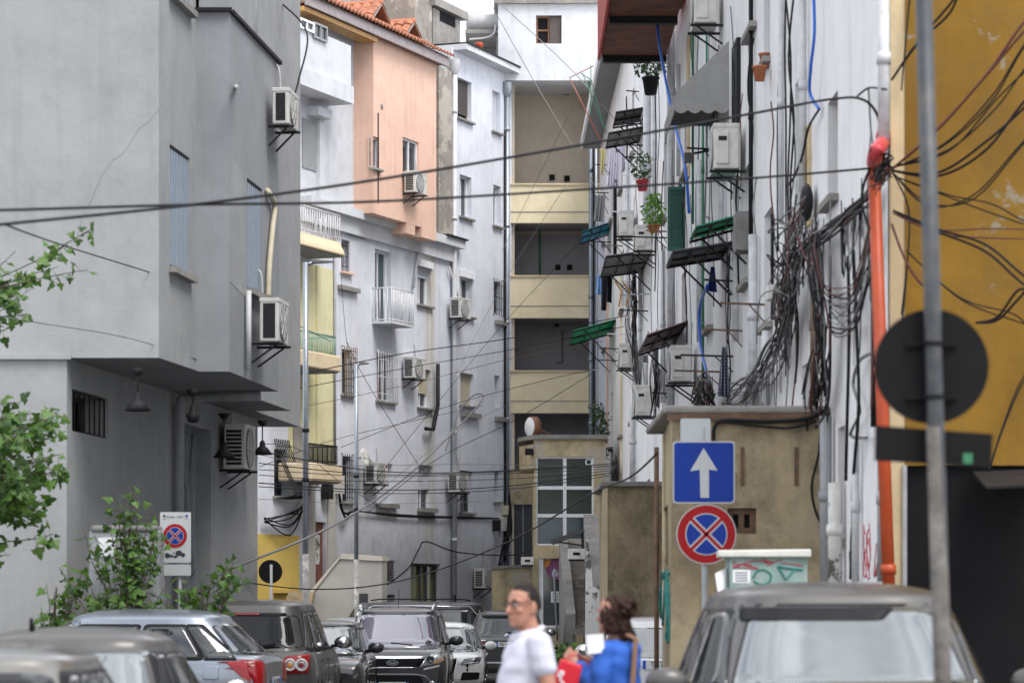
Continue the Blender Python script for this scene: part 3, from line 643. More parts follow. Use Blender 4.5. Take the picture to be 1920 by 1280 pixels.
m = MB(); m.extr([B0.w(U(600), ROOFZ + 1.5, -3), B0.w(U(655), ROOFZ + 1.2, -3), B0.w(U(655), ROOFZ + 1.35, -3), B0.w(U(600), ROOFZ + 2.9, -3)], B0.n * -1.5); m.build('roof_gable', MAT['tile_ridge'], rf)
# fire wall between the two blocks
m = MB(); uf0, uf1 = U(817), U(843); zt = zB(800, 40, -2.5); m.pbox(B0, uf0, uf1, EAVE, zB(830, 130), -.1, .1); m.pbox(B0, uf0 - .2, uf1 + .05, EAVE, zt - .1, -5.5, -.6)
m.pbox(B0, uf0 - .25, uf1 + .12, zt - .1, zt + .22, -5.6, -.5)
m.build('fire_wall', MAT['bare_cement'], bb)
# loggia column with three balconies
m = MB(); m.pbox(B0, U(540), U(624), zB(600, 905), zB(600, 500), -.3, .015); lg = m.build('loggia_wall', MAT['pale_yellow'], bb)
m = MB(); m.pbox(B0, U(590), U(597), zB(600, 905), zB(600, 500), .0, .08); m.build('pilaster', MAT['pale_yellow'], lg)
m = MB(); m.pbox(B0, U(548), U(572), zB(560, 905), zB(560, 800), .016, .05); m.build('stone_strip', MAT['concrete'], lg)
def balcony(x1, yt, yb, n1, rail_top, mat, railm, curve, ln=3.6):
    u1, zt = B0.uv(x1, yt, n1); zb = B0.uv(x1, yb, n1)[1]; zr = B0.uv(x1, rail_top, n1)[1]; u0 = u1 - ln
    m = MB()
    if curve:
        prof = [(0, zb), (n1 * .75, zb), (n1, zb + .02), (n1 * .96, zb + (zt - zb) * .4), (n1 * .82, zt), (0, zt)]
    else: prof = [(0, zb), (n1, zb), (n1, zt), (0, zt)]
    m.extr([B0.w(u0, z, n) for n, z in prof], B0.u * (u1 - u0))
    o = m.build('balcony', MAT[mat], bb, bevel=.04)
    MB().pbox(B0, u0 + .05, u1 - .05, zb - .03, zb - .004, .0, n1 - .08).build('underside', MAT['soffit_grey'], o)
    r = MB(); nr = n1 * .85; k = 26
    for i in range(k): ua = u0 + .05 + (u1 - u0 - .1) * i / (k - 1); r.tube([B0.w(ua, zt, nr), B0.w(ua, zr, nr)], .013, 5)
    for i in range(6): r.tube([B0.w(u1 - .05, zt, nr * i / 6), B0.w(u1 - .05, zr, nr * i / 6)], .013, 5)
    r.tube([B0.w(u0, zr, nr), B0.w(u1 - .05, zr, nr), B0.w(u1 - .05, zr, 0)], .022, 6); r.tube([B0.w(u0, zt + .08, nr), B0.w(u1 - .05, zt + .08, nr), B0.w(u1 - .05, zt + .08, 0)], .015, 6)
    r.build('railing', MAT[railm], o)
balcony(648, 453, 481, 1.0, 405, 'cream_cap', 'iron_white', True)
balcony(640, 668, 698, 1.0, 632, 'cream_cap', 'iron_green', False, 2.6)
balcony(643, 872, 905, 1.0, 837, 'cream_cap', 'iron_black', False, 1.9)
m = MB(); a = B0.uv(628, HY, .06)[0]; m.tube([B0.w(a, zB(628, 900), .06), B0.w(a, EAVE - .5, .06)], .035, 8); m.build('downpipe', MAT['pipe_grey'], bb)
# juliet balcony in front of the french window
u0, u1, z0, z1 = B0.rect(700, 733, 545, 607); m = MB(); m.pbox(B0, u0 - .1, u1 + .25, z0 - .06, z0, 0, .62); o = m.build('small_balcony', MAT['white_plaster'], bb)
r = MB(); k = 15
for i in range(k): ua = u0 - .08 + (u1 - u0 + .3) * i / (k - 1); r.tube([B0.w(ua, z0, .6), B0.w(ua, z1, .6)], .014, 5)
for i in range(5):
    for ua in (u0 - .08, u1 + .22): r.tube([B0.w(ua, z0, .6 * i / 5), B0.w(ua, z1, .6 * i / 5)], .014, 5)
for za in (z0 + .05, z1): r.tube([B0.w(u0 - .08, za, 0), B0.w(u0 - .08, za, .6), B0.w(u1 + .22, za, .6), B0.w(u1 + .22, za, 0)], .02, 6)
r.build('railing', MAT['iron_white'], o)
m = MB(); m.pbox(B0, u_l - 3, u_r, EAVE - 1, EAVE - .05, -9, -.4); m.pbox(B0, u_l - 3, uP1, EAVE - .05, ROOFZ, -9, -1.1); m.build('body', MAT['white_plaster'], bb)
# ================================================================ tall white block next to it
tb = thing('apartment_building', 'tall narrow white block with downpipes between the peach storey and the loggias', 'building', B0.w(U(900), GB))
uT0, uT1 = U(844), U(957); ZT = zB(905, 118)
tall = [
 dict(px=(858, 884, 150, 225), mull=0, roller=.85, rcol='roller_dark', frame='frame_brown'),
 dict(px=(923, 938, 172, 248), mull=0, roller=.99, rcol='roller_white', frame='frame_white'),
 dict(px=(862, 884, 330, 408), mull=1), dict(px=(925, 939, 348, 424), mull=1),
 dict(px=(862, 886, 520, 592), mull=1, box=True, curtain='curtain'), dict(px=(926, 939, 528, 588), mull=0, frame='frame_dark', bars=('iron_black', 5, 3, .06), sill=False),
 dict(px=(863, 888, 700, 760), mull=0, roller=.99, rcol='roller_beige'), dict(px=(927, 937, 704, 764), mull=0, sill=False),
 dict(px=(863, 886, 882, 960), mull=1, frame='frame_dark'), dict(px=(927, 936, 884, 940), mull=0, frame='frame_dark')]
m = MB(); wall(m, B0, uT0, uT1, GB - 1, ZT, [B0.rect(*d['px'], n=.05) for d in tall], .22, .05)
m.quad(B0.w(uT0, EAVE, .05), B0.w(uT0, EAVE, -6), B0.w(uT0, ZT, -6), B0.w(uT0, ZT, .05)); m.quad(B0.w(uT0, ZT, .05), B0.w(uT1, ZT, .05), B0.w(uT1, ZT, -6), B0.w(uT0, ZT, -6))
m.build('wall', MAT['blue_wall'], tb, fixn=False)
for d in tall: window(tb, B0, n=.05, depth=.22, **d)
m = MB(); m.pbox(B0, uT0 + .1, uT1 + .35, ZT - .05, ZT + .12, -.5, .5); m.build('parapet', MAT['white_plaster'], tb)
m = MB(); m.pbox(B0, uT0 + .1, uT1 + .4, ZT + .12, ZT + .17, -.6, .54); m.build('roof_felt', MAT['iron_black'], tb)
for q in ((860, 893, 774, 783), (924, 945, 782, 790), (924, 944, 602, 610)):
    u0, u1, z0, z1 = B0.rect(*q); MB().pbox(B0, u0, u1, z0, z1, .0, .18).build('ledge', MAT['concrete'], tb)
for px, top, bot in ((852, 112, 1115), (951, 155, 1060)):
    u, z = B0.uv(px, top, .14); zb = B0.uv(px, bot, .14)[1]; m = MB(); m.lathe(B0.w(u, z, .14), [(.17, .0), (.17, -.28), (.08, -.45)], 10); m.tube([B0.w(u, z - .4, .14), B0.w(u, zb, .14)], .075, 10)
    for k in range(5): m.tube([B0.w(u, zb + (z - zb) * (k + .5) / 5, .14), B0.w(u, zb + (z - zb) * (k + .5) / 5 + .1, .14)], .09, 10)
    m.build('downpipe', MAT['pipe_white'] if px < 900 else MAT['galvanised'], tb)
m = MB(); u = U(853, .1); m.tube([B0.w(u, GB, .12), B0.w(u, zB(853, 480), .12)], .03, 6); u = U(947, .1); m.tube([B0.w(u, zB(950, 1050), .1), B0.w(u, zB(950, 250), .1)], .03, 6); m.build('conduit', MAT['cable_black'], tb)
# roof clutter
m = MB(); p = B0.w(uT0 + .6, 0, -1.2); zc = zB(890, 62, -1.2)
m.pbox(B0, uT0 + .1, uT0 + 2.2, ZT, zc - .15, -2.6, -.6); m.pbox(B0, uT0 - .05, uT0 + 2.5, zc - .1, zc + .15, -2.8, -.45); rc = m.build('roof_hut', MAT['concrete'], tb)
m = MB(); m.pbox(B0, uT0 + .6, uT0 + 1.8, zc - .45, zc - .15, -.61, -.59); m.build('opening', MAT['dark_inside'], rc)
# ================================================================ block with open galleries at the end of the street
YF = 90.0; PF0 = Plane(0, YF, 1, 0); fx = lambda px, y=YF: (px - CX) / F * y; fz = lambda py, y=YF: CZ + (HY - py) / F * y
GF = gz(90)
gb = thing('apartment_building', 'block at the end of the street with open galleries behind cream parapets', 'building', (1.2, 91, GF))
xl, xr = fx(950), fx(1126)
m = MB(); m.box(xl - .6, xr + .4, YF + 2.1, YF + 2.3, fz(520), fz(150)); m.build('gallery_back_wall', MAT['loggia_beige'], gb)
m = MB(); m.box(xl - .6, xr + .4, YF + 2.05, YF + 2.25, GF - 1, fz(425)); m.build('lower_back_wall', MAT['loggia_grey'], gb)
m = MB(); m.box(xl - .5, xl + .25, YF + .2, YF + 2.2, GF - 1, fz(150)); m.box(xr - .02, xr + .4, YF + .1, YF + 2.2, GF - 1, fz(150)); m.build('side_wall', MAT['loggia_beige'], gb)
for (a, b) in ((347, 418), (519, 596), (697, 774)):
    m = MB(); m.box(xl, xr, YF, YF + .16, fz(b), fz(a)); pa = m.build('parapet', MAT['cream_yellow'], gb)
    m = MB(); m.box(xl, xr, YF - .05, YF + .2, fz(a), fz(a) + .05); m.build('coping', MAT['cream_cap'], pa)
    m = MB(); zz = fz(b) + (fz(a) - fz(b)) * .28; m.box(xl, xr, YF - .012, YF, zz, zz + .025); m.build('groove', MAT['concrete'], pa)
    m = MB(); m.box(xl, xr + .3, YF + .17, YF + 2.1, fz(b) + .01, fz(b) + .25); m.build('gallery_floor', MAT['loggia_grey'], gb)
Yb = YF - .5; bx_ = lambda px: fx(px, Yb); bz_ = lambda py: fz(py, Yb)
PU = Plane(0, Yb, 1, 0); hw = PU.rect(1005, 1053, 29, 82)
m = MB(); wall(m, PU, bx_(934), bx_(1128), bz_(151), bz_(0), [hw], .25)
m.quad((bx_(934), Yb, bz_(151)), (bx_(934), Yb + 5, bz_(151)), (bx_(934), Yb + 5, bz_(0)), (bx_(934), Yb, bz_(0)))
m.quad((bx_(934), Yb, bz_(151)), (bx_(1128), Yb, bz_(151)), (bx_(1128), Yb + 3, bz_(151)), (bx_(934), Yb + 3, bz_(151)))
up = m.build('upper_room', MAT['white_plaster'], gb, fixn=False)
m = MB(); m.box(bx_(926), bx_(1130), Yb - .15, Yb + 5, bz_(8), bz_(-6)); m.build('roof_slab', MAT['concrete'], up)
wo = window(gb, PU, (1005, 1053, 29, 82), depth=.22, frame='frame_brown', mull=1, rail=1, glassm='dark_inside', sill=False)
MB().box(fx(1031, Yb), fx(1052, Yb), Yb + .10, Yb + .13, bz_(80), bz_(31)).build('closed_shutter', MAT['roller_dark'], wo)
for (x, y) in ((1062, 173), (1063, 334), (1035, 332), (1046, 501), (1068, 501)):
    m = MB(); m.box(fx(x - 5, 92), fx(x + 5, 92), 92.02, 92.1, fz(y + 5, 92), fz(y - 5, 92)); m.build('wall_vent', MAT['dark_inside'], gb)
m = MB(); m.tube([(fx(1012, 92), 92.0, fz(518, 92)), (fx(1012, 92), 92.0, fz(425, 92))], .03, 6); m.build('conduit', MAT['pipe_green'], gb)
m = MB(); m.box(fx(1040, 92), fx(1048, 92), 92.0, 92.06, fz(612, 92), fz(597, 92)); m.build('wall_vent', MAT['dark_inside'], gb)
m = MB(); m.tube([(fx(1042, 92), 92, fz(680, 92)), (fx(1054, 92), 92, fz(680, 92)), (fx(1054, 92), 92, fz(620, 92))], .02, 5); m.build('conduit', MAT['cable_grey'], gb)
m = MB(); m.box(xl, fx(998), YF - .1, YF + .1, fz(945), fz(880)); m.build('parapet', MAT['old_cream'], gb)
m = MB(); m.box(fx(964), fx(1000), YF + .05, YF + .1, GF - 1, fz(946)); dr = m.build('dark_gate', MAT['frame_dark'], gb)
m = MB(); m.box(fx(980), fx(981.5), YF + .03, YF + .05, GF - 1, fz(946)); m.build('gate_rib', MAT['galvanised'], dr)
m = MB()
for px, r_, mt in ((1108, .075, 0), (1117, .05, 0)): m.tube([(fx(px, 89.7), 89.7, GF), (fx(px, 89.7), 89.7, fz(155, 89.7))], r_, 10)
for k in range(9): m.tube([(fx(1108, 89.7), 89.7, 1 + k * 2), (fx(1108, 89.7), 89.7, 1.12 + k * 2)], .1, 10)
m.build('downpipe', MAT['galvanised'], gb)
m = MB(); m.tube([(fx(1113, 89.6), 89.6, GF), (fx(1113, 89.6), 89.6, fz(120, 89.6))], .035, 6); m.build('conduit', MAT['cable_black'], gb)
# plain rear block so the sky does not show through the galleries
m = MB(); m.box(xl - .6, xr + 2, YF + 2.4, YF + 9, GF - 1, fz(140)); m.build('rear_block', MAT['loggia_grey'], gb)
# water tank with its slab
t = thing('water_tank', 'grey cylindrical water tank lying on the roof beside the white top room', 'water tank', (fx(905), YF + .5, fz(52)))
m = MB(); a = Vector((fx(873), YF + .6, fz(36))); L = fx(934) - fx(873)
m.lathe(a, [(0, 0), (.15, .0), (.24, .03), (.27, .1), (.275, .3), (.268, .32), (.275, .34), (.275, .6), (.268, .62), (.275, .64), (.275, L)], 24, 0, (1, 0, 0)); m.build('body', MAT['tank_plastic'], t)
m = MB(); m.tube(spline([(fx(929), YF + .2, fz(45)), (fx(926), YF + .2, fz(60)), (fx(912), YF + .15, fz(69)), (fx(880), YF + .1, fz(73))]), .03, 8); m.build('hose', MAT['cable_white'], t)
m = MB(); m.box(fx(872), fx(936), YF + .2, YF + 3, fz(60), fz(53)); m.box(fx(930), fx(935), YF + .3, YF + .6, fz(115), fz(60)); m.box(fx(880), fx(935), YF + 2.6, YF + 3, fz(98), fz(60)); m.build('stand', MAT['concrete'], t)
m = MB(); c = B0.p(898, 97, -.2); m.lathe(c, [(.1, -.1), (.1, .12), (.12, .14), (.14, .22), (.12, .27), (.0, .27)], 14)
m.build('chimney_pot', MAT['pipe_orange'], None, 'orange clay vent pot on the parapet of the tall white block', 'chimney pot')
# ================================================================ long white block on the right
PR = Plane(2.75 + .00726 * 90, 0, -.00726, 1, -1)      # outward normal to the left
UR = lambda px, n=0.0: PR.uv(px, HY, n)[0]
def yR(px, n=0.0): return PR.w(UR(px, n), 0).y
UE = UR(1665); UFAR = 89.3; ZR = 16.4
rb = thing('apartment_building', 'long white plastered block on the right hung with cables, awnings and air conditioners', 'building', (5, 55, 0))
# windows: near ones read as narrow slots in perspective; rows follow the storeys
wr = [(1552, 1571, 182, 375), (1433, 1448, 395, 610), (1432, 1444, -30, 118), (1571, 1584, 800, 1010)]
hr = [PR.rect(*q) for q in wr]
cols = [30.0, 36.5, 43.0, 49.0, 55.0, 61.0, 67.0, 73.0, 79.0, 84.5]
for k, y in enumerate(cols):
    for f_, zz in enumerate((2.6, 5.8, 9.0, 12.2)):
        a = y + (.7 if f_ % 2 else 0)
        if any(h[0] - .6 < a + 1.3 and a < h[1] + .6 and h[2] < zz + 1.9 and zz < h[3] for h in hr): continue
        hr.append((a, a + 1.15, zz, zz + 1.55))
m = MB(); wall(m, PR, UE, UFAR, gz(60) - 1, ZR, hr, .3)
e0 = PR.w(UE, 0)
wallo = m.build('wall', MAT['right_white'], rb, fixn=False)
m = MB(); m.hexa([(e0.x + .4, e0.y + .2, -1), (12, e0.y + .2, -1), (12, 89, -1), (3.2, 89, -1), (e0.x + .4, e0.y + .2, ZR), (12, e0.y + .2, ZR), (12, 89, ZR), (3.2, 89, ZR)]); m.build('body', MAT['right_white'], rb)
for i, h in enumerate(hr):
    u0, u1, z0, z1 = h; f = MB()
    f.pbox(PR, u0, u1, z0, z0 + .06, -.3, -.24); f.pbox(PR, u0, u1, z1 - .06, z1, -.3, -.24)
    for q in (u0, (u0 + u1) / 2 - .03, u1 - .06): f.pbox(PR, q, q + .06, z0 + .06, z1 - .06, -.3, -.24)
    wo = f.build('window', MAT['frame_white' if i % 3 else 'frame_brown'], rb)
    MB().pbox(PR, u0, u1, z0, z1, -.34, -.29).build('pane', MAT['window_glass'], wo)
    MB().pbox(PR, u0 - .08, u1 + .08, z0 - .07, z0, -.2, .1).build('sill', MAT['concrete'], wo)
# pilasters and coloured strips between the stairwells
for (px, w_, y0, y1, n_, mt) in ((1126, .5, 380, 1115, .06, 'blue_white'), (1133, .35, 380, 1115, .12, 'blue_white'), (1141, .2, 480, 840, .05, 'peach'), (1166, .16, 470, 950, .05, 'cream_yellow'),
                          (1522, .35, 232, 420, .03, 'ochre_pale'), (1290, .3, 780, 1000, .05, 'peach'), (1294, .5, 60, 330, .03, 'ochre_pale')):
    u, z0 = PR.uv(px, y1); z1 = PR.uv(px, y0)[1]; m = MB(); m.pbox(PR, u, u + w_, z0, z1, -.02, n_); m.build('coloured_strip', MAT[mt], rb)
# end corner, and the yellow end wall turned to the camera
ye = e0.y
# eaves at the far end
m = MB(); a, b = PR.uv(1100, HY, .5)[0], 0
u1 = UR(1128) ; zE = 15.6
m.pbox(PR, 70, 89, zE, zE + .18, -.1, .55); eo = m.build('eaves_slab', MAT['soffit_grey'], rb)
m = MB(); m.pbox(PR, 69.9, 89, zE - .02, zE + .24, .55, .62); m.build('edge_strip', MAT['frame_white'], eo)
m = MB(); m.pbox(PR, 52, 69.5, 16.2, 16.42, -.1, .8); m.build('eaves_slab', MAT['soffit_grey'], rb)
# down pipes on the facade (each a part of the block)
def rpipe(px, y0, y1, r, mt, n=None, name='downpipe'):
    n = n or r + .03; u, za = PR.uv(px, y0, n); zb = PR.uv(px, y1, n)[1]; m = MB()
    m.tube([PR.w(u, zb, n), PR.w(u, za, n)], r, 10)
    k = max(1, int((za - zb) / 2.2))
    for i in range(k): zz = zb + (za - zb) * (i + .5) / k; m.tube([PR.w(u, zz, n), PR.w(u, zz + .1, n)], r * 1.25, 10)
    return m.build(name, MAT[mt], rb)
rpipe(1258, 60, 760, .075, 'pipe_white'); rpipe(1213, 170, 470, .085, 'pipe_white'); rpipe(1412, 440, 762, .06, 'pipe_white'); rpipe(1186, 760, 905, .07, 'pipe_white')
rpipe(1548, 780, 1100, .06, 'pipe_grey'); rpipe(1527, 470, 770, .045, 'iron_rust'); rpipe(1566, 905, 1100, .07, 'peeling_white'); rpipe(1318, 180, 760, .022, 'pipe_green'); rpipe(1299, 0, 420, .022, 'pipe_green')
rpipe(1325, 60, 330, .018, 'pipe_green'); rpipe(1657, -20, 262, .05, 'pipe_white'); rpipe(1638, 330, 800, .028, 'cable_black', .04, 'conduit'); rpipe(1652, 800, 1090, .035, 'pipe_grey', None, 'conduit')
for x_, a_, b_, r_ in ((1176, 300, 700, .05), (1200, 480, 760, .045), (1243, 470, 755, .05), (1272, 120, 330, .04), (1311, 300, 640, .045), (1352, 230, 470, .04), (1380, 330, 640, .045), (1436, 620, 764, .05), (1464, -20, 420, .035), (1505, -20, 360, .04), (1604, 830, 1090, .035), (1226, 180, 420, .05)): rpipe(x_, a_, b_, r_, 'pipe_white')  # added pipes, their vertical lines stand in for pilaster shadows
rpipe(1408, -20, 470, .03, 'cable_black', .05, 'conduit'); rpipe(1448, 400, 600, .02, 'cable_black', .03, 'conduit'); rpipe(1153, 330, 480, .05, 'cable_black', .05, 'conduit')
# orange drain with its red elbow
t = thing('drainpipe', 'bright orange plastic drainpipe with a red elbow running down the corner of the white block', 'drainpipe', PR.w(UR(1655), 0, .1))
m = MB(); a = at(1638, 300, 24.2); b = at(1671, 1225, 24.1)
m.tube([a, a.lerp(b, .5), b], .055, 12); m.tube([a.lerp(b, .82), a.lerp(b, .84)], .068, 12); m.tube([a.lerp(b, .42), a.lerp(b, .435)], .066, 12); m.build('pipe', MAT['pipe_orange'], t)
m = MB(); m.tube(spline([at(1656, 254, 24.28), at(1654, 268, 24.26), at(1643, 285, 22.6), at(1638, 305, 24.2)], 5), .062, 12); m.build('elbow', MAT['pipe_red'], t)
# ---------------------------------------------------------------- yellow house beyond the corner
yh = thing('house', 'ochre yellow house with flaking paint at the right edge behind the round sign', 'house', (5, 24.3, 0))
xy = lambda px, y: (px - CX) / F * y
m = MB(); Y2 = 24.3; m.box(xy(1697, Y2), 9, Y2, Y2 + .15, CZ + (HY - 872) / F * Y2, 14); m.build('wall', MAT['ochre'], yh)
m = MB(); m.box(xy(1666, Y2) + .02, xy(1697, Y2), Y2 + .01, Y2 + .2, -.2, 14); m.build('corner_strip', MAT['ochre_pale'], yh)
m = MB(); m.box(xy(1700, Y2), 9, Y2 + .06, Y2 + .16, -.2, CZ + (HY - 872) / F * Y2); m.build('shop_front', MAT['black_wall'], yh)
m = MB(); m.box(xy(1692, Y2), xy(1700, Y2), Y2 - .02, Y2 + .1, -.2, CZ + (HY - 872) / F * Y2); m.build('frame', MAT['pipe_grey'], yh)
m = MB(); a = CZ + (HY - 905) / F * 23.3
m.hexa([(xy(1850, 23.3), 23.3, a - .05), (xy(2000, 23.3), 21.4, a - .08), (xy(2000, 23.3), 24.3, a + .12), (xy(1860, 23.3), 24.3, a + .1), (xy(1850, 23.3), 23.3, a - .03), (xy(2000, 23.3), 21.4, a - .05), (xy(2000, 23.3), 24.3, a + .16), (xy(1860, 23.3), 24.3, a + .14)])
m.build('canopy', MAT['iron_black'], yh)
# ---------------------------------------------------------------- beige outbuilding by the signs
Y1 = 28.6; X0 = xy(1260, Y1); X1 = PR.w(UR(1558), 0).x - .01; X1 = xy(1556, Y1); Z1 = CZ + (HY - 775) / F * Y1
ob = thing('outbuilding', 'stained beige outbuilding with a flat roof slab behind the blue arrow sign', 'outbuilding', (2.2, 30, 0))
PO = Plane(X0, Y1, 1, 0); PS = Plane(X0 - .13, 32.2, .13, -3.6, -1)
PS = Plane(X0, Y1, .03, 1, -1)
h1 = [PO.rect(1364, 1418, 952, 1000)]; m = MB()
wall(m, PO, 0, X1 - X0, -.2, Z1, h1, .25)
us = lambda px: PS.uv(px)[0]
h2 = [(us(1252), us(1237), PS.uv(1244, 1062)[1], PS.uv(1244, 955)[1])]; h2 = [(min(h2[0][:2]), max(h2[0][:2])) + h2[0][2:]]
wall(m, PS, 0, 3.6, -.3, Z1, h2, .25)
m.build('wall', MAT['old_beige'], ob, fixn=False)
m = MB(); m.box(X0 + .3, X1 - .05, Y1 + .4, 32.1, -.3, Z1 - .01); m.build('inside', MAT['dark_inside'], ob)
m = MB(); m.box(X0 - .09, X1, Y1 - .07, 32.3, Z1, Z1 + .075); m.build('roof_slab', MAT['concrete'], ob, bevel=.025)
m = MB(); m.box(X0 - .05, X1, Y1 - .06, Y1, Z1 - .07, Z1); m.build('rusty_edge', MAT['iron_rust'], ob)
wo = window(ob, PO, (1364, 1418, 952, 1000), depth=.12, frame='iron_rust', glassm='dark_inside', mull=1, sill=False)
h = h2[0]; f = MB(); f.pbox(PS, h[0], h[1], h[2], h[3], -.22, -.2); f.build('shutter', MAT['frame_brown'], ob)
for px, nm in ((1392, 0), (1493, 1)):
    m = MB(); z0 = CZ + (HY - 910) / F * Y1; z1 = CZ + (HY - 838) / F * Y1; x = xy(px, Y1); m.box(x - .02, x + .02, Y1 - .012, Y1, z0, z1); m.build('rusty_strip', MAT['iron_rust'], ob)
m = MB(); p = PS.p(1231, 800, .04); m.tube([(p.x, p.y, -.3), (p.x, p.y, Z1 - .05)], .03, 8); m.build('drainpipe', MAT['iron_rust'], ob)
m = MB(); p = PS.w(3.75, 0, -.02); m.tube([(p.x, p.y, -.3), (p.x, p.y, Z1)], .035, 8); m.build('drainpipe', MAT['old_cream'], ob)
def graffiti(mb, P, n, seed, x0, x1, y0, y1, k, r):
    q = random.Random(seed)
    for i in range(k):
        pts = []; x = q.uniform(x0, x1); y = q.uniform(y0, y1)
        for j in range(5):
            pts.append(P.p(x, y, n)); x = min(x1, max(x0, x + q.uniform(-1, 1) * (x1 - x0) * .3)); y = min(y1, max(y0, y + q.uniform(-1, 1) * (y1 - y0) * .5))
        mb.tube(spline(pts, 5), r, 4)
plain('spray_teal', (.02, .16, .14), .8); plain('spray_black', (.03, .03, .03), .7, var=0); plain('spray_red', (.40, .04, .06), .7, var=0)
m = MB(); graffiti(m, PS, .003, 3, 1238, 1256, 1075, 1200, 9, .02); m.build('graffiti', MAT['spray_teal'], ob)
m = MB(); graffiti(m, PR, .003, 5, 1594, 1612, 985, 1085, 9, .011); m.build('graffiti', MAT['spray_black'], rb)
m = MB(); graffiti(m, PR, .003, 8, 1620, 1645, 960, 1080, 7, .006); m.build('graffiti', MAT['spray_red'], rb)
# second, lower beige box beyond it
Yc = 50.0; ob2 = thing('outbuilding', 'lower beige flat roofed outbuilding with black damp stains beyond the first one', 'outbuilding', (2, 51, gz(50)))
xa, xb, zc = xy(1137, Yc), 3.03, CZ + (HY - 912) / F * Yc
m = MB(); m.box(xa, xb, Yc, Yc + 4, -1, zc); m.build('wall', MAT['old_beige'], ob2)
m = MB(); m.box(xa - .1, xb, Yc - .12, Yc + 4.1, zc, zc + .09); m.build('roof_slab', MAT['concrete'], ob2, bevel=.02)
m = MB(); m.box(xa - .07, xa + .02, Yc - .05, Yc - .003, -1, zc - .02); m.build('edge_strip', MAT['cream_cap'], ob2)
# ---------------------------------------------------------------- annex with the tall window
YA = 75.0; PN = Plane(xy(1001, YA), YA, 1, 0); an = thing('annex', 'old cream annex with a tall white framed window at the end of the street', 'annex', (xy(1060, YA), YA + 1, gz(75)))
zN = lambda py: CZ + (HY - py) / F * YA
xn1 = xy(1136, YA); ga = gz(75)
hN = [PN.rect(1005, 1113, 856, 1022), PN.rect(1010, 1052, 1046, 1176)]
m = MB(); wall(m, PN, 0, xn1 - PN.o.x, ga - .3, zN(822), hN, .18)
for a, b in (((PN.o.x, YA), (PN.o.x, YA + 6)), ((xn1, YA), (xn1, YA + 6))): m.quad((*a, ga - .3), (*b, ga - .3), (*b, zN(822)), (*a, zN(822)))
m.quad((PN.o.x, YA, zN(822)), (xn1, YA, zN(822)), (xn1, YA + 6, zN(822)), (PN.o.x, YA + 6, zN(822)))
m.build('wall', MAT['old_cream'], an, fixn=False)
m = MB(); m.slab([(xy(974, YA), YA + 1.4), (xy(1001, YA), YA - .03), (xy(1003, YA), YA + 2.5), (xy(974, YA), YA + 2.5)], zN(880), zN(832)); m.build('canted_overhang', MAT['old_cream'], an)
m = MB(); m.slab([(xy(971, YA), YA + 1.35), (xy(1000, YA), YA - .12), (xn1 + .05, YA - .12), (xn1 + .05, YA + 6), (xy(971, YA), YA + 6)], zN(823), zN(815)); m.build('roof_edge', MAT['concrete'], an)
wo = MB(); u0, u1, z0, z1 = hN[0]; um = (u0 + u1) / 2; zs = [z0, PN.uv(1060, 966)[1], PN.uv(1060, 914)[1], z1]
for za in zs: wo.pbox(PN, u0, u1, za - .045 if za > z0 else za, za + .045 if za < z1 else za, -.14, -.05)
for ua in (u0, um, u1): wo.pbox(PN, max(u0, ua - .045), min(u1, ua + .045), z0, z1, -.138, -.055)
wo = wo.build('tall_window', MAT['frame_white'], an)
for i in range(3):
    for j in range(2):
        MB().pbox(PN, (u0, um)[j] + .02, (um, u1)[j] - .02, zs[i] + .02, zs[i + 1] - .02, -.15, -.12).build('pane', MAT['window_glass_green' if i else 'window_glass_blue'], wo)
m = MB(); a = PN.p(1104, 866, -.1); m.lathe(a, [(.10, 0), (.10, .02), (.07, .025), (.06, .0)], 14, 0, PN.n); m.build('fan_outlet', MAT['frame_white'], wo)
u0, u1, z0, z1 = hN[1]; m = MB(); m.pbox(PN, u0, u0 + .12, z0, z1, -.14, -.03); m.pbox(PN, u0 + .12, u1, z0, z0 + .06, -.14, -.03); d = m.build('shop_window', MAT['frame_white'], an)
m = MB(); m.pbox(PN, u0 + .1, u1, z0 + .05, z1, -.17, -.13); m.build('pane', MAT['window_glass'], d)
plain('poster_orange', (.55, .22, .06), .6, var=.3, scale=3); plain('poster_purple', (.20, .07, .16), .6, var=.2); plain('paper', (.72, .73, .76), .8, var=.04); plain('ink', (.03, .03, .04), .7, var=0)
m = MB(); q = [PN.p(x, y, -.12) for x, y in ((1010, 1048), (1052, 1048), (1052, 1086), (1036, 1085), (1026, 1076), (1022, 1064))]; m.extr(q, PN.n * .006); po = m.build('poster', MAT['poster_purple'], d)
m = MB(); q = [PN.p(x, y, -.113) for x, y in ((1010, 1048), (1034, 1048), (1030, 1060), (1022, 1064))]; m.extr(q, PN.n * .004); m.build('orange_area', MAT['poster_orange'], po)
m = MB(); text_mb(m, 'EBU', PN.p(1045, 1076, -.108), (1, 0, 0), (0, 0, 1), .12); m.build('lettering', MAT['paper'], po)
m = MB(); m.extr([PN.p(x, y, -.12) for x, y in ((1033, 1108), (1050, 1108), (1050, 1129), (1033, 1129))], PN.n * .004); nt_ = m.build('notice', MAT['paper'], d)
m = MB()
for k in range(6): m.extr([PN.p(x, y, -.115) for x, y in ((1036, 1111 + k * 2.8), (1047, 1111 + k * 2.8), (1047, 1112 + k * 2.8), (1036, 1112 + k * 2.8))], PN.n * .001)
m.build('printed_lines', MAT['ink'], nt_)
m = MB(); m.tube(spline([(xy(1045, 74.8), 74.8, zN(1072)), (xy(1041, 74.8), 74.8, zN(1071)), (xy(1039, 74.8), 74.8, zN(1078)), (xy(1045, 74.8), 74.8, zN(1200))], 4), .03, 8); m.build('vent_pipe', MAT['galvanised'], an)
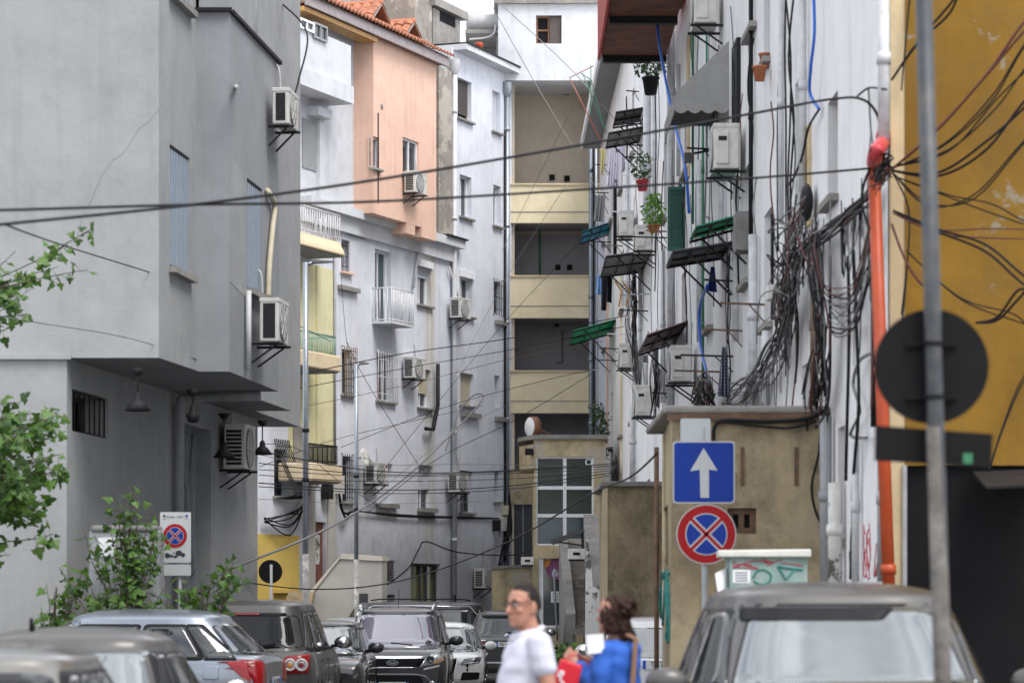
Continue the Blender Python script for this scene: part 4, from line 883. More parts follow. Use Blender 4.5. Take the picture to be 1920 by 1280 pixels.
t = thing('floodlight', 'small black floodlight under the eaves of the cream annex', 'floodlight', at(992, 850, 75)); m = MB(); p = at(992, 845, 75.2); m.bar(p, p + Vector((0, -.25, -.05)), .22, .15); m.build('housing', MAT['iron_black'], t); m = MB(); m.bar(p + Vector((0, .3, .0)), p, .04); m.build('arm', MAT['iron_black'], t)
for i, (x, y, yy) in enumerate(((989, 1051, 74.6), (1081, 1038, 66.6))):
    t = thing('meter_box', ['small grey metal box with an oval slot beside the dark gate', 'grey metal meter box with an oval slot over the stairs'][i], 'meter box', at(x, y + 10, yy))
    p = at(x, y, yy); s_ = .17 if i == 0 else .2; m = MB(); m.box(p.x - s_ * 1.0, p.x + s_ * 1.0, yy, yy + .3, p.z - s_ * .62, p.z + s_ * .62); m.build('case', MAT['ac_white'], t, bevel=.015)
    m = MB(); m.box(p.x - s_ * .42, p.x + s_ * .42, yy - .006, yy + .01, p.z - s_ * .16, p.z + s_ * .2); m.build('slot', MAT['dark_inside'], t, bevel=.02)
    m = MB(); m.box(p.x - s_ * .9, p.x + s_ * .9, yy + .01, yy + .4, p.z - s_ * .62 - .04, p.z - s_ * .62); m.build('shelf', MAT['iron_black'], t)
# round projecting sign on the annex roof
t = thing('projecting_sign', 'round white projecting sign with a brown side standing on the annex roof', 'sign', at(993, 822, 75.5)); p = at(993, 800, 75.5)
dv = Vector((.86, .5, 0)); m = MB(); m.lathe(p, [(0, 0), (.25, 0), (.28, .02), (.28, .2), (0, .2)], 24, 0, dv); m.build('drum', MAT['frame_brown'], t)
m = MB(); m.lathe(p, [(0, -.012), (.24, -.012), (.25, 0)], 24, 0, dv); m.build('face', MAT['paper'], t)
m = MB()
for dz in (.05, -.1): m.bar(p + Vector((.1, .1, dz)), at(1036, 822, 76.5) + Vector((0, 0, dz)), .05)
m.build('stay', MAT['frame_brown'], t)
# outside stair
st = thing('outdoor_stair', 'steep concrete outdoor stair between rough concrete parapets in front of the annex', 'stair', at(1085, 1150, 70))
m = MB(); n = 16; y0, y1 = 66.8, 73.5
za, zb = CZ + (HY - 1190) / F * 67, CZ + (HY - 1010) / F * 73.5
for i in range(n):
    y = y0 + (y1 - y0) * i / n; z = za + (zb - za) * (i + 1) / n; m.box(xy(1068, 70), xy(1106, 70), y, y1, z - (zb - za) / n, z)
m.build('steps', MAT['bare_cement'], st)
def para(x0, x1, p_near, p_far, yn, yf_, nm, mt, base=-1.2):
    zn = CZ + (HY - p_near) / F * yn; zf = CZ + (HY - p_far) / F * yf_; m = MB(); a, b, c, d = (x0[0] - CX) / F * yn, (x0[1] - CX) / F * yn, (x1[0] - CX) / F * yf_, (x1[1] - CX) / F * yf_
    m.hexa([(a, yn, base), (b, yn, base), (d, yf_, base), (c, yf_, base), (a, yn, zn), (b, yn, zn), (d, yf_, zf), (c, yf_, zf)]); return m.build(nm, MAT[mt], st)
para((1061, 1079), (1048, 1064), 1150, 1008, 67, 73.2, 'parapet', 'concrete')
para((1103, 1127), (1094, 1122), 1098, 964, 66.5, 73.4, 'parapet', 'concrete')
m = MB(); yq = 66.3; m.extr([at(x, y, yq) for x, y in ((1099, 1010), (1103, 1010), (1112, 1098), (1127, 1100), (1130, 1300), (1096, 1300))], (0, .15, 0)); m.build('side_plaster', MAT['peeling_white'], st)
m = MB(); m.extr([at(x, y, 66.2) for x, y in ((1127, 1082), (1135, 1082), (1136, 1300), (1128, 1300))], (0, .2, 0)); m.build('metal_post', MAT['metal_door'], st)
t = thing('canopy', 'dark metal canopy sloping over the outdoor stair', 'canopy', at(1070, 1030, 69))
m = MB(); m.extr([at(x, y, 68) for x, y in ((1033, 1012), (1094, 990), (1097, 996), (1038, 1020))], (0, 1.2, 0)); m.build('roof_sheet', MAT['sheet_dark'], t)
for yy in (68.1, 69.0): m = MB(); m.bar(at(1042, 1015, yy), at(1094, 1022, yy), .035); m.bar(at(1092, 992, yy), at(1093, 1035, yy), .06); m.build('strut', MAT['iron_black'], t)
# white stair wall in front of the pale blue block
YW = 73.0; sw = thing('stair_wall', 'pale plastered stair wall with a sloping cream coping by the lamp posts', 'wall', at(650, 1150, YW))
pts = [(584, 1112), (640, 1046), (716, 1050), (716, 1240), (560, 1240), (560, 1140)]
m = MB(); m.extr([at(x, y, YW) for x, y in pts], (.12, .3, 0)); m.build('wall', MAT['stair_plaster'], sw)
m = MB()
for a, b in (((576, 1120), (637, 1043)), ((637, 1043), (717, 1047))): m.extr([at(a[0], a[1] + 4, YW - .05), at(b[0], b[1] + 4, YW - .05), at(b[0] + (2 if a[0] < 600 else 0), b[1] - 4, YW - .05), at(a[0], a[1] - 6, YW - .05)], (.15, .45, 0))
m.build('coping', MAT['stair_coping'], sw)
m = MB(); m.extr([at(x, y, YW - .012) for x, y in ((672, 1112), (690, 1112), (690, 1135), (672, 1135))], (0, .02, 0)); m.build('panel', MAT['frame_dark'], sw)
m = MB()
for k in range(5): y_ = 1108 + k * 8; m.extr([at(x, yy, 72.6 - .25 * k) for x, yy in ((540 - k * 3, y_), (588 - k * 2, y_), (588 - k * 2, y_ + 9), (540 - k * 3, y_ + 9))], (0, .6, 0))
m.build('brick_steps', MAT['terracotta'] if False else MAT['old_beige'], sw)
# low beige wall with its unit at the foot of the tall block
t = thing('low_wall', 'low beige garden wall beside the air conditioner at the end of the street', 'wall', at(968, 1110, 84)); m = MB(); m.extr([at(x, y, 84) for x, y in ((922, 1064), (1000, 1060), (1000, 1200), (922, 1200))], (0, .25, 0)); m.build('wall', MAT['old_cream'], t)
m = MB(); m.extr([at(x, y, 83.95) for x, y in ((920, 1061), (1002, 1057), (1002, 1062), (920, 1066))], (0, .35, 0)); m.build('coping', MAT['concrete'], t)
# ================================================================ things hung on the facades
for k_ in ('sheet_green', 'sheet_teal', 'canvas_grey'):     # thin plastic and canvas let daylight through
    nt = MAT[k_].node_tree; b_ = nt.nodes['Principled BSDF']; tl = nt.nodes.new('ShaderNodeBsdfTranslucent'); mx = nt.nodes.new('ShaderNodeMixShader'); mx.inputs[0].default_value = .5 if k_ != 'canvas_grey' else .25
    nt.links.new(b_.inputs['Base Color'].links[0].from_socket, tl.inputs[0]); nt.links.new(b_.outputs[0], mx.inputs[1]); nt.links.new(tl.outputs[0], mx.inputs[2]); nt.links.new(mx.outputs[0], nt.nodes['Material Output'].inputs[0])
def awning(near_in, near_out, far_y, mat, label, name='awning', legs=True, rows=4):
    u, zi = PR.uv(*near_in); W = PR.w(u, zi); yn = W.y; xo = (near_out[0] - CX) / F * yn; zo = CZ + (HY - near_out[1]) / F * yn
    yf_ = (zo - CZ) * F / (HY - far_y); L = min(4.2, max(1.0, yf_ - yn)); p = W.x - xo
    t = thing(name, label, 'awning', (W.x - p / 2, yn + L / 2, min(zi, zo)), 'sheet awnings on the white block')
    m = MB(); K = int(L / .13); vs = []; fs = []
    for i in range(K + 1):
        y = yn + L * i / K; b = .018 * (i % 2); xw = PR.w(y, 0).x if False else W.x
        vs += [(xw, y, zi + b), (xo, y, zo + b), (xw, y, zi + b - .015), (xo, y, zo + b - .015)]
    for i in range(K): a = 4 * i; fs += [(a, a + 1, a + 5, a + 4), (a + 2, a + 6, a + 7, a + 3), (a + 1, a + 3, a + 7, a + 5)]
    fs += [(0, 2, 3, 1), (4 * K, 4 * K + 1, 4 * K + 3, 4 * K + 2)]; m.add(vs, fs); m.build('sheet', MAT[mat], t)
    m = MB(); dn = Vector((0, 0, .035)); I0, O0 = Vector((W.x, yn, zi)) - dn, Vector((xo, yn, zo)) - dn; off = Vector((0, L, 0))
    for q in (0.02, .5, .98): m.bar(I0 + off * q, O0 + off * q, .035)
    for r_ in range(rows): f_ = r_ / (rows - 1); a = I0.lerp(O0, .03 + f_ * .95) - Vector((0, 0, .01)); m.bar(a, a + off, .02)
    m.build('frame', MAT['iron_black'], t)
    if legs:
        for q in (.05, .95): m = MB(); a = I0.lerp(O0, .75) + off * q; m.bar(a, Vector((W.x, a.y, a.z - p * .75)), .028); m.build('strut', MAT['iron_black'], t)
    return t
awning((1210, 200), (1155, 209), 238, 'sheet_grey', 'upper of two small grey sheet awnings over the polka dot sheet')
awning((1207, 236), (1141, 248), 276, 'sheet_grey', 'lower of two small grey sheet awnings over the polka dot sheet')
awning((1147, 415), (1092, 433), 456, 'sheet_teal', 'teal plastic awning sticking out in front of the galleries')
awning((1222, 468), (1136, 479), 518, 'sheet_grey', 'long pale grey awning above the dark hanging laundry')
awning((1155, 598), (1074, 620), 648, 'sheet_green', 'translucent green awning at the far end in front of the dark gallery')
awning((1372, 452), (1262, 470), 498, 'sheet_dark', 'dark grey metal awning under the green one')
awning((1400, 398), (1305, 424), 450, 'sheet_green', 'green corrugated awning above the dark grey one')
awning((1290, 601), (1214, 627), 664, 'sheet_brown', 'dark brown awning above an air conditioner')
# canvas awning with scalloped valance
u, zi = PR.uv(1367, 78); W = PR.w(u, zi); yn = W.y; xo = (1264 - CX) / F * yn; zo = CZ + (HY - 178) / F * yn; zv = CZ + (HY - 213) / F * yn; L = 2.6
t = thing('canvas_awning', 'pale grey canvas awning with a scalloped valance high on the white block', 'awning', (W.x - .4, yn + 1, zv))
m = MB(); m.hexa([(W.x, yn, zi), (xo, yn, zo), (xo, yn + L, zo), (W.x, yn + L, zi), (W.x, yn, zi + .012), (xo, yn, zo + .012), (xo, yn + L, zo + .012), (W.x, yn + L, zi + .012)]); m.build('canvas', MAT['canvas_grey'], t)
for yy in (yn, yn + L - .012): m = MB(); m.extr([(W.x, yy, zi), (xo, yy, zo), (W.x, yy, zo)], (0, .012, 0)); m.build('cheek', MAT['canvas_grey'], t)
def valance(a, b, zt, zb, k):
    a = Vector(a); b = Vector(b); m = MB(); n = k * 8; vs = []
    for i in range(n + 1): p = a.lerp(b, i / n); d = abs(math.sin(math.pi * i / 8)) * .05; vs += [(p.x, p.y, zt), (p.x, p.y, zb + .05 - d)]
    o = (b - a).normalized().cross(Vector((0, 0, 1))) * .012; vs += [tuple(Vector(v) + o) for v in vs]; h = 2 * (n + 1); fs = []
    for i in range(n): c = 2 * i; fs += [(c, c + 1, c + 3, c + 2), (h + c, h + c + 2, h + c + 3, h + c + 1), (c + 1, h + c + 1, h + c + 3, c + 3)]
    return m.add(vs, fs)
valance((W.x, yn - .012, 0), (xo, yn - .012, 0), zo, zv, 4).build('valance', MAT['canvas_grey'], t); valance((xo - .003, yn, 0), (xo - .003, yn + L, 0), zo, zv, 9).build('valance', MAT['canvas_grey'], t)
m = MB(); m.bar((xo, yn + .05, zo), (W.x, yn + .05, zo - .02), .03); m.bar((xo, yn + L - .05, zo), (W.x, yn + L - .05, zo - .02), .03); m.bar((xo + .02, yn, zo), (xo + .02, yn + L, zo), .035); m.build('frame', MAT['galvanised'], t)
# rusty balcony room overhead
y0, y1 = 46.5, 53.2; xl_ = (1128 - CX) / F * y1; zb_ = CZ + (HY - 108) / F * y1
t = thing('balcony', 'rust stained overhanging balcony with red corrugated sides high over the street', 'balcony', ((xl_ + 3) / 2, 50, zb_))
m = MB(); m.box(xl_, 2.88, y0, y1, zb_, zb_ + .14); m.build('slab', MAT['soffit_rust'], t)
for y in (y0 + .1, y0 + 3, y1 - .12): MB().box(xl_ + .02, 2.88, y - .09, y + .09, zb_ - .12, zb_ - .002).build('beam', MAT['iron_black'], t)
m = MB(); K = 60
for i in range(K): y = y0 + (y1 - y0) * i / K; m.box(xl_ - .05 - .025 * (i % 2), xl_ - .02 - .025 * (i % 2), y, y + (y1 - y0) / K, zb_ - .06, zb_ + 1.9)
m.build('corrugated_side', MAT['corrugated_red'], t)
m = MB(); m.box(xl_ - .04, 2.88, y0 - .04, y0 - .002, zb_ - .02, zb_ + 1.5); m.build('end_panel', MAT['corrugated_red'], t)
# air conditioners of the right block
for i, (xr_, yt, yb, lab) in enumerate(((1390, 232, 316, 'big weathered air conditioner below the canvas awning'), (1348, -30, 42, 'air conditioner at the top edge above the canvas awning'), (1298, 648, 714, 'air conditioner under the brown awning'),
        (1222, 722, 778, 'air conditioner with a tan patch above the beige outbuilding roof corner'), (1186, 395, 441, 'small air conditioner above the long pale grey awning'), (1222, 422, 468, 'air conditioner directly beside the bright green pot plant'),
        (1188, 644, 688, 'air conditioner between the green and the brown awning'))):
    u = UR(xr_ + 9); n_ = .0; s_ = F / PR.w(u, 0).y; h = (yb - yt) / s_; z = CZ + (HY - yb) / s_
    ac_unit(PR, u, z, lab, 0, w=.82, h=h, d=.34, gap=.09, cover_near=True)
# air conditioners on the pale blue side
for (x, yb, P, n, lab, kw) in ((771, 360, B0, .6, 'white air conditioner on the peach wall beside its double window', {}), (856, 595, B0, .05, 'white air conditioner below a window of the tall white block', {}), (769, 708, B0, 0, 'white air conditioner above a half lowered beige shutter', {}),
                               (697, 906, B0, 0, 'white air conditioner with a red badge on the closed shutter window', dict(logo='pipe_red')), (852, 922, B0, .05, 'white air conditioner at the low window beside the downpipe', {}), (901, 1102, B0, .05, 'grey air conditioner low at the foot of the tall block', {})):
    u, z = P.uv(x, yb, n + .3); ac_unit(P, u, z, lab, n, w=.85, h=.6, d=.34, **kw)
# green shutters standing open
t = thing('window_shutter', 'dark green louvred shutter standing open from the white block', 'shutter', PR.p(1283, 475)); W = PR.p(1285, 335); yy = W.y
za, zb = CZ + (HY - 470) / F * yy, CZ + (HY - 350) / F * yy; xa = (1252 - CX) / F * yy
m = MB(); m.box(xa, xa + .05, yy, yy + .05, za, zb); m.box(W.x - .05, W.x, yy, yy + .05, za, zb); m.box(xa + .05, W.x - .05, yy, yy + .05, zb - .06, zb); m.box(xa + .05, W.x - .05, yy, yy + .05, za, za + .06); m.build('frame', MAT['green_shutter'], t)
m = MB()
for k in range(26): z = za + .06 + (zb - za - .12) * k / 26; m.hexa([(xa + .05, yy + .005, z), (W.x - .05, yy + .005, z), (W.x - .05, yy + .04, z + .03), (xa + .05, yy + .04, z + .03), (xa + .05, yy + .005, z + .012), (W.x - .05, yy + .005, z + .012), (W.x - .05, yy + .04, z + .042), (xa + .05, yy + .04, z + .042)])
m.build('louvres', MAT['green_shutter'], t)
for x, ya, yb, lab, mt in ((1389, 70, 232, 'black louvred shutter folded against the white block above the big air conditioner', 'iron_black'), (1279, 345, 465, 'dark green shutter leaf folded flat behind the open one', 'green_shutter')):
    u, zb = PR.uv(x, yb); za = PR.uv(x, ya)[1]; t = thing('window_shutter', lab, 'shutter', PR.w(u, zb)); m = MB()
    m.pbox(PR, u, u + .06, zb, za, .0, .06); m.pbox(PR, u + .74, u + .8, zb, za, .0, .06); m.pbox(PR, u + .06, u + .74, zb, zb + .06, 0, .06); m.pbox(PR, u + .06, u + .74, za - .06, za, 0, .06); m.build('frame', MAT[mt], t); m = MB()
    for k in range(30): z = zb + .06 + (za - zb - .12) * k / 30; m.pbox(PR, u + .06, u + .74, z, z + .022, .01, .05)
    m.build('louvres', MAT[mt], t)
# clothes rods
for x0, x1, y, mt in ((1265, 1221, 119, 'iron_white'), (1198, 1174, 172, 'iron_black'), (1211, 1150, 233, 'iron_black'), (1212, 1150, 273, 'iron_black'), (1211, 1170, 296, 'iron_black'), (1213, 1163, 330, 'iron_white'), (1214, 1170, 349, 'iron_white'), (1138, 1117, 310, 'iron_black'),
                      (1142, 1108, 362, 'iron_black'), (1176, 1147, 398, 'iron_white'), (1250, 1212, 434, 'iron_rust'), (1252, 1187, 446, 'iron_black'), (1146, 1105, 454, 'iron_black'), (1168, 1131, 461, 'iron_rust'), (1215, 1160, 583, 'iron_black'), (1176, 1138, 627, 'iron_white'),
                      (1166, 1122, 654, 'iron_black'), (1162, 1120, 676, 'iron_black'), (1145, 1108, 694, 'iron_white'), (1258, 1222, 738, 'iron_black'), (1375, 1276, 668, 'iron_black'), (1352, 1264, 697, 'iron_rust'), (1434, 1350, 571, 'iron_rust'), (1392, 1315, 620, 'iron_rust'), (1376, 1320, 527, 'iron_black'), (1338, 1288, 280, 'iron_black')):
    u, z = PR.uv(x0, y); W = PR.w(u, z); p = W.x - (x1 - CX) / F * W.y
    m = MB(); m.bar(W, W - Vector((p, 0, -.02)), .026); m.bar(W + Vector((0, .0, -.22)), W - Vector((p * .35, 0, -.0)), .016)
    m.build('clothes_rod', MAT[mt], None, 'thin metal clothes line bracket sticking out from the white block', 'clothes bracket', 'clothes line brackets on the white block')
# laundry
def cloth(name, label, corners, y, mat, folds=5, amp=.03, nx=24, nz=12, thick=.012, cat='laundry'):
    c = [at(px, py, y) for px, py in corners]; m = MB(); vs = []
    for side in (0, 1):
        for j in range(nz + 1):
            for i in range(nx + 1):
                a, b = i / nx, j / nz; p = c[0].lerp(c[1], a).lerp(c[3].lerp(c[2], a), b); p.y += math.sin(a * folds * 2 * math.pi + b * 1.5) * amp * (.4 + b) + side * thick; vs.append(p)
    w_ = nx + 1; S = w_ * (nz + 1); fs = []
    for j in range(nz):
        for i in range(nx): q = j * w_ + i; fs += [(q, q + 1, q + w_ + 1, q + w_), (S + q, S + q + w_, S + q + w_ + 1, S + q + 1)]
    for i in range(nx): fs += [(i, S + i, S + i + 1, i + 1), (nz * w_ + i, nz * w_ + i + 1, S + nz * w_ + i + 1, S + nz * w_ + i)]
    for j in range(nz): fs += [(j * w_, (j + 1) * w_, S + (j + 1) * w_, S + j * w_), (j * w_ + nx, S + j * w_ + nx, S + (j + 1) * w_ + nx, (j + 1) * w_ + nx)]
    m.add(vs, fs, 0, True); return m.build(name, MAT[mat], None, label, cat, 'laundry on the white block')
mm, nt, b = nmat('polka'); MAT['polka'] = mm; pos = nt.nodes.new('ShaderNodeTexCoord').outputs['Object']; v = nt.nodes.new('ShaderNodeTexVoronoi'); v.inputs['Scale'].default_value = 5.5; v.inputs['Randomness'].default_value = .6; mpp = nt.nodes.new('ShaderNodeMapping'); mpp.inputs['Scale'].default_value = (1, .01, 1); nt.links.new(pos, mpp.inputs[0]); nt.links.new(mpp.outputs[0], v.inputs['Vector'])
sb = nd(nt, 'ShaderNodeMath', operation='SUBTRACT'); sb.inputs[1].default_value = .24; nt.links.new(v.outputs['Distance'], sb.inputs[0]); ab = nd(nt, 'ShaderNodeMath', operation='ABSOLUTE'); nt.links.new(sb.outputs[0], ab.inputs[0])
nt.links.new(mix(nt, ramp(nt, ab.outputs[0], .03, .06), (.08, .08, .1), (.66, .63, .72)), b.inputs['Base Color']); b.inputs['Roughness'].default_value = .9
mm, nt, b = nmat('check'); MAT['check'] = mm; pos = nt.nodes.new('ShaderNodeTexCoord').outputs['Object']; br = nt.nodes.new('ShaderNodeTexBrick'); br.offset = 0; br.inputs['Scale'].default_value = 12; br.inputs['Color1'].default_value = (.012, .015, .04, 1); br.inputs['Color2'].default_value = (.02, .022, .05, 1); br.inputs['Mortar'].default_value = (.2, .2, .26, 1); br.inputs['Mortar Size'].default_value = .05; br.inputs['Brick Width'].default_value = .5; br.inputs['Row Height'].default_value = .5
mpp = nt.nodes.new('ShaderNodeMapping'); mpp.inputs['Rotation'].default_value = (R(90), 0, 0); nt.links.new(pos, mpp.inputs[0]); nt.links.new(mpp.outputs[0], br.inputs['Vector']); nt.links.new(br.outputs[0], b.inputs['Base Color']); b.inputs['Roughness'].default_value = .9
plain('cloth_black', (.02, .02, .026), .9); plain('cloth_blue', (.16, .28, .50), .9); plain('cloth_navy', (.012, .025, .14), .9); plain('cloth_yellow', (.62, .55, .26), .9); plain('cloth_grey', (.2, .2, .21), .9)
cloth('bed_sheet', 'white sheet with ring dots hanging below the grey awnings', ((1142, 275), (1163, 275), (1161, 354), (1136, 350)), 71, 'polka')
cloth('towel', 'pale lilac towel hanging next to the dotted sheet', ((1163, 265), (1173, 265), (1172, 322), (1164, 322)), 70, 'polka', 3)
cloth('shirt', 'pale yellow garment hanging at the far end of the clothes lines', ((1126, 277), (1136, 282), (1130, 330), (1126, 325)), 74, 'cloth_yellow', 2)
cloth('shirt', 'light blue shirt hanging below the long grey awning', ((1118, 516), (1128, 516), (1130, 553), (1117, 552)), 66, 'cloth_blue', 2)
cloth('trousers', 'black trousers hanging below the long grey awning', ((1128, 518), (1140, 518), (1137, 582), (1127, 582)), 65, 'cloth_black', 2)
cloth('shirt', 'black and grey shirt hanging right of the black trousers', ((1138, 518), (1148, 520), (1147, 568), (1138, 566)), 64, 'cloth_black', 3)
cloth('trousers', 'grey trousers hanging near the teal awning', ((1117, 366), (1136, 366), (1130, 416), (1113, 414)), 74, 'cloth_grey', 3)
cloth('apron', 'navy blue cloth hanging under the dark grey awning', ((1333, 500), (1340, 500), (1345, 548), (1326, 546)), 41, 'cloth_navy', 3, .02)
cloth('checked_shirt', 'dark blue checked shirt hanging over the beige outbuilding roof', ((1354, 650), (1361, 650), (1371, 745), (1346, 742)), 36, 'check', 3, .03)
cloth('apron', 'small dark grey cloth under the brown awning', ((1205, 665), (1214, 665), (1216, 680), (1202, 679)), 57, 'cloth_grey', 2, .02)
# television antenna
t = thing('antenna', 'television antenna with many thin rods mounted on the white block', 'antenna', PR.p(1218, 560)); W = PR.p(1218, 551); yy = W.y; a = at(1162, 553, yy)
m = MB(); m.bar(W, a, .03); m.build('boom', MAT['galvanised'], t); m = MB()
for k in range(12): y_ = 527 + k * 4; m.tube([at(1165, y_, yy - .02), at(1186, y_ + 2, yy + .02)], .007, 4)
m.build('elements', MAT['galvanised'], t); m = MB()
for x0, y0_, x1, y1_ in ((1153, 527, 1166, 546), (1166, 548, 1160, 575), (1168, 530, 1182, 549), (1180, 550, 1174, 575)): m.bar(at(x0, y0_, yy), at(x1, y1_, yy), .035)
m.build('reflector', MAT['varnished_wood'], t)
for x, yb_, yt, dist, lab in ((742, 30, -40, 92, 'left of two television antennas on the rooftops against the sky'), (814, 28, -60, 92, 'right of two television antennas on the rooftops against the sky')):
    t = thing('antenna', lab, 'antenna', at(x, yb_, dist)); m = MB(); m.tube([at(x, yb_ + 40, dist), at(x, yt, dist)], .03, 6); m.build('mast', MAT['iron_black'], t); m = MB(); m.tube([at(x - 28, yb_ - 8 + (x > 800) * 0, dist), at(x + 28 if x > 800 else x + 2, yb_ - 20, dist)], .012, 5); m.tube([at(x - 14, yb_ + 2, dist), at(x + 3, yb_ - 6, dist)], .012, 5)
    for k in range(5): p = at(x - 20 + k * 9, yb_ - 10 - k * 2, dist); m.tube([p - Vector((0, .3, 0)), p + Vector((0, .3, .05))], .008, 4)
    m.build('rods', MAT['iron_black'], t)
# frame of poles at the corner of the galleries
m = MB(); yy = 78
for a, b, mi in (((1068, 146), (1130, 272), 0), ((1068, 146), (1113, 124), 0)): m.tube([at(*a, yy), at(*b, yy - 3)], .013, 5)
m.build('drying_rack', MAT['pipe_orange'], None, 'thin orange pole rack sticking out near the upper gallery corner', 'rack')
m = MB()
for a, b in (((1090, 138), (1108, 150)), ((1092, 137), (1137, 250)), ((1108, 122), (1108, 215)), ((1108, 150), (1135, 245))): m.tube([at(*a, 77), at(*b, 74)], .014, 5)
m.build('drying_rack', MAT['pipe_green'], None, 'thin green pole rack beside the orange one at the upper gallery corner', 'rack')
# pot plants
def leafy(mb, c, rad, n, size, seed, squash=(1, 1, 1)):
    q = random.Random(seed)
    for i in range(n):
        d = Vector((q.gauss(0, 1), q.gauss(0, 1), q.gauss(0, 1))); d.normalize(); p = Vector(c) + Vector((d.x * squash[0], d.y * squash[1], d.z * squash[2])) * rad * q.uniform(.35, 1) ** .6
        a = Vector((q.gauss(0, 1), q.gauss(0, 1), q.gauss(-.3, .7))).normalized(); b = a.cross(Vector((q.gauss(0, 1), q.gauss(0, 1), q.gauss(0, 1)))).normalized(); s = size * q.uniform(.6, 1.3)
        mb.add([p, p + a * s * .5 + b * s * .28, p + a * s, p + a * s * .5 - b * s * .28], [(0, 1, 2, 3)])
def leafmat(name, c0, c1, tr=.25):
    m, nt, b = nmat(name); g_ = nt.nodes.new('ShaderNodeNewGeometry'); rn = g_.outputs['Random Per Island']
    nt.links.new(mix(nt, rn, c0, c1), b.inputs['Base Color']); b.inputs['Roughness'].default_value = .5; b.inputs['Transmission Weight'].default_value = 0
    tl = nt.nodes.new('ShaderNodeBsdfTranslucent'); nt.links.new(mix(nt, rn, tuple(x * 1.3 for x in c0), tuple(x * 1.3 for x in c1)), tl.inputs[0]); mx = nt.nodes.new('ShaderNodeMixShader'); mx.inputs[0].default_value = tr
    nt.links.new(b.outputs[0], mx.inputs[1]); nt.links.new(tl.outputs[0], mx.inputs[2]); nt.links.new(mx.outputs[0], nt.nodes['Material Output'].inputs[0]); MAT[name] = m
leafmat('leaf_dark', (.025, .05, .02), (.06, .11, .035)); leafmat('leaf_lime', (.10, .22, .03), (.17, .32, .05)); leafmat('leaf_maple', (.022, .062, .008), (.085, .18, .02), .3); leafmat('leaf_brown', (.10, .05, .03), (.16, .08, .04))
def pot(px, py, y, r, h, lab, leaf, lr, ln, ls, pm='terracotta', sq=(1, 1, 1.2), up=1.0, grp=None):
    p = at(px, py, y); t = thing('pot_plant' if leaf else 'flower_pot', lab, 'plant' if leaf else 'flower pot', p, grp)
    MB().lathe(p, [(0, 0), (r * .7, 0), (r, h), (r * 1.08, h), (r * 1.08, h * 1.12), (r * .9, h * 1.12), (r * .8, h * .9), (0, h * .9)], 16).build('pot', MAT[pm], t)
    if leaf: m = MB(); leafy(m, p + Vector((0, 0, h + lr * up)), lr, ln, ls, int(px), sq); m.build('foliage', MAT[leaf], t, fixn=False)
    return t
pot(1220, 178, 54.5, .16, .3, 'dark leafy plant in a wire pot hanging under the rusty balcony', 'leaf_dark', .34, 260, .10, 'iron_black', (1.1, 1, .8), .9)
pot(1205, 358, 59, .13, .2, 'dark green plant in a red pot on the white block', 'leaf_dark', .28, 220, .09, 'pipe_red', (1, 1, 1.2))
pot(1226, 436, 53, .12, .12, 'bright lime green plant trailing beside the air conditioner', 'leaf_lime', .30, 300, .10, 'terracotta', (.7, .8, 1.3), .9)
for (x, y, yy, lab) in ((1424, 152, 34.6, 'larger terracotta pot in a wire ring below the high window'), (1436, 128, 34.9, 'smaller terracotta pot just behind the larger one')):
    pot(x, y, yy, .085, .16, lab, None, 0, 0, 0)
t = thing('ivy', 'straggly green ivy growing down beside the annex roof', 'plant', at(1128, 850, 76)); m = MB()
for i in range(14): leafy(m, at(1128 + rng.uniform(-12, 10), 765 + i * 6.5, 76), .22, 60, .09, 100 + i)
m.build('foliage', MAT['leaf_dark'], t, fixn=False); m = MB(); m.tube(spline([at(1132, 870, 76), at(1126, 820, 76), at(1130, 770, 76)]), .02, 5); m.build('stem', MAT['iron_rust'], t)
# ================================================================ vehicles
plain('rubber', (.018, .018, .02), .8, var=.2); plain('trim_black', (.012, .012, .014), .45, var=.1); plain('chrome', (.72, .73, .75), .12, 1., var=.05); plain('alloy', (.42, .43, .45), .3, .9, var=.1)
plain('lamp_red', (.24, .004, .007), .2, var=.2, coat=.3); plain('lamp_white', (.62, .62, .62), .15, var=.1, coat=1); plain('lamp_clear', (.30, .31, .32), .1, .3, var=.3, scale=14, coat=1); plain('lamp_amber', (.60, .22, .02), .2, var=.1, coat=1); plain('lamp_dark', (.03, .03, .035), .1, var=.2, coat=1)
plain('plate_white', (.66, .67, .66), .5, var=.04); plain('plate_blue', (.01, .07, .45), .5, var=.05); plain('underbody', (.01, .01, .01), .9, var=0); plain('orange_sticker', (.45, .12, .05), .6)
glass('car_glass', (.014, .017, .02), .03, 1.7); glass('car_glass_tint', (.006, .007, .008), .04, 1.33); glass('car_glass_lilac_reflect', (.16, .145, .21), .05, 2.3, .15); glass('car_glass_pale_reflect', (.09, .108, .115), .04, 2.3, .35)  # lilac and pale base colours imitate sky reflected in the glass
paint('paint_silver', (.22, .25, .30), .32, .6); paint('paint_grey', (.13, .125, .115), .3, .6); paint('paint_black', (.014, .016, .018), .25, .2); paint('paint_dark', (.022, .023, .026), .28, .3); paint('paint_white', (.74, .74, .74), .3, 0., .02); paint('paint_taupe', (.055, .053, .051), .36, .35); MAT['paint_taupe'].node_tree.nodes['Principled BSDF'].inputs['Coat Weight'].default_value = .35; paint('paint_lightgrey', (.42, .43, .47), .32, .6)
PARK = []
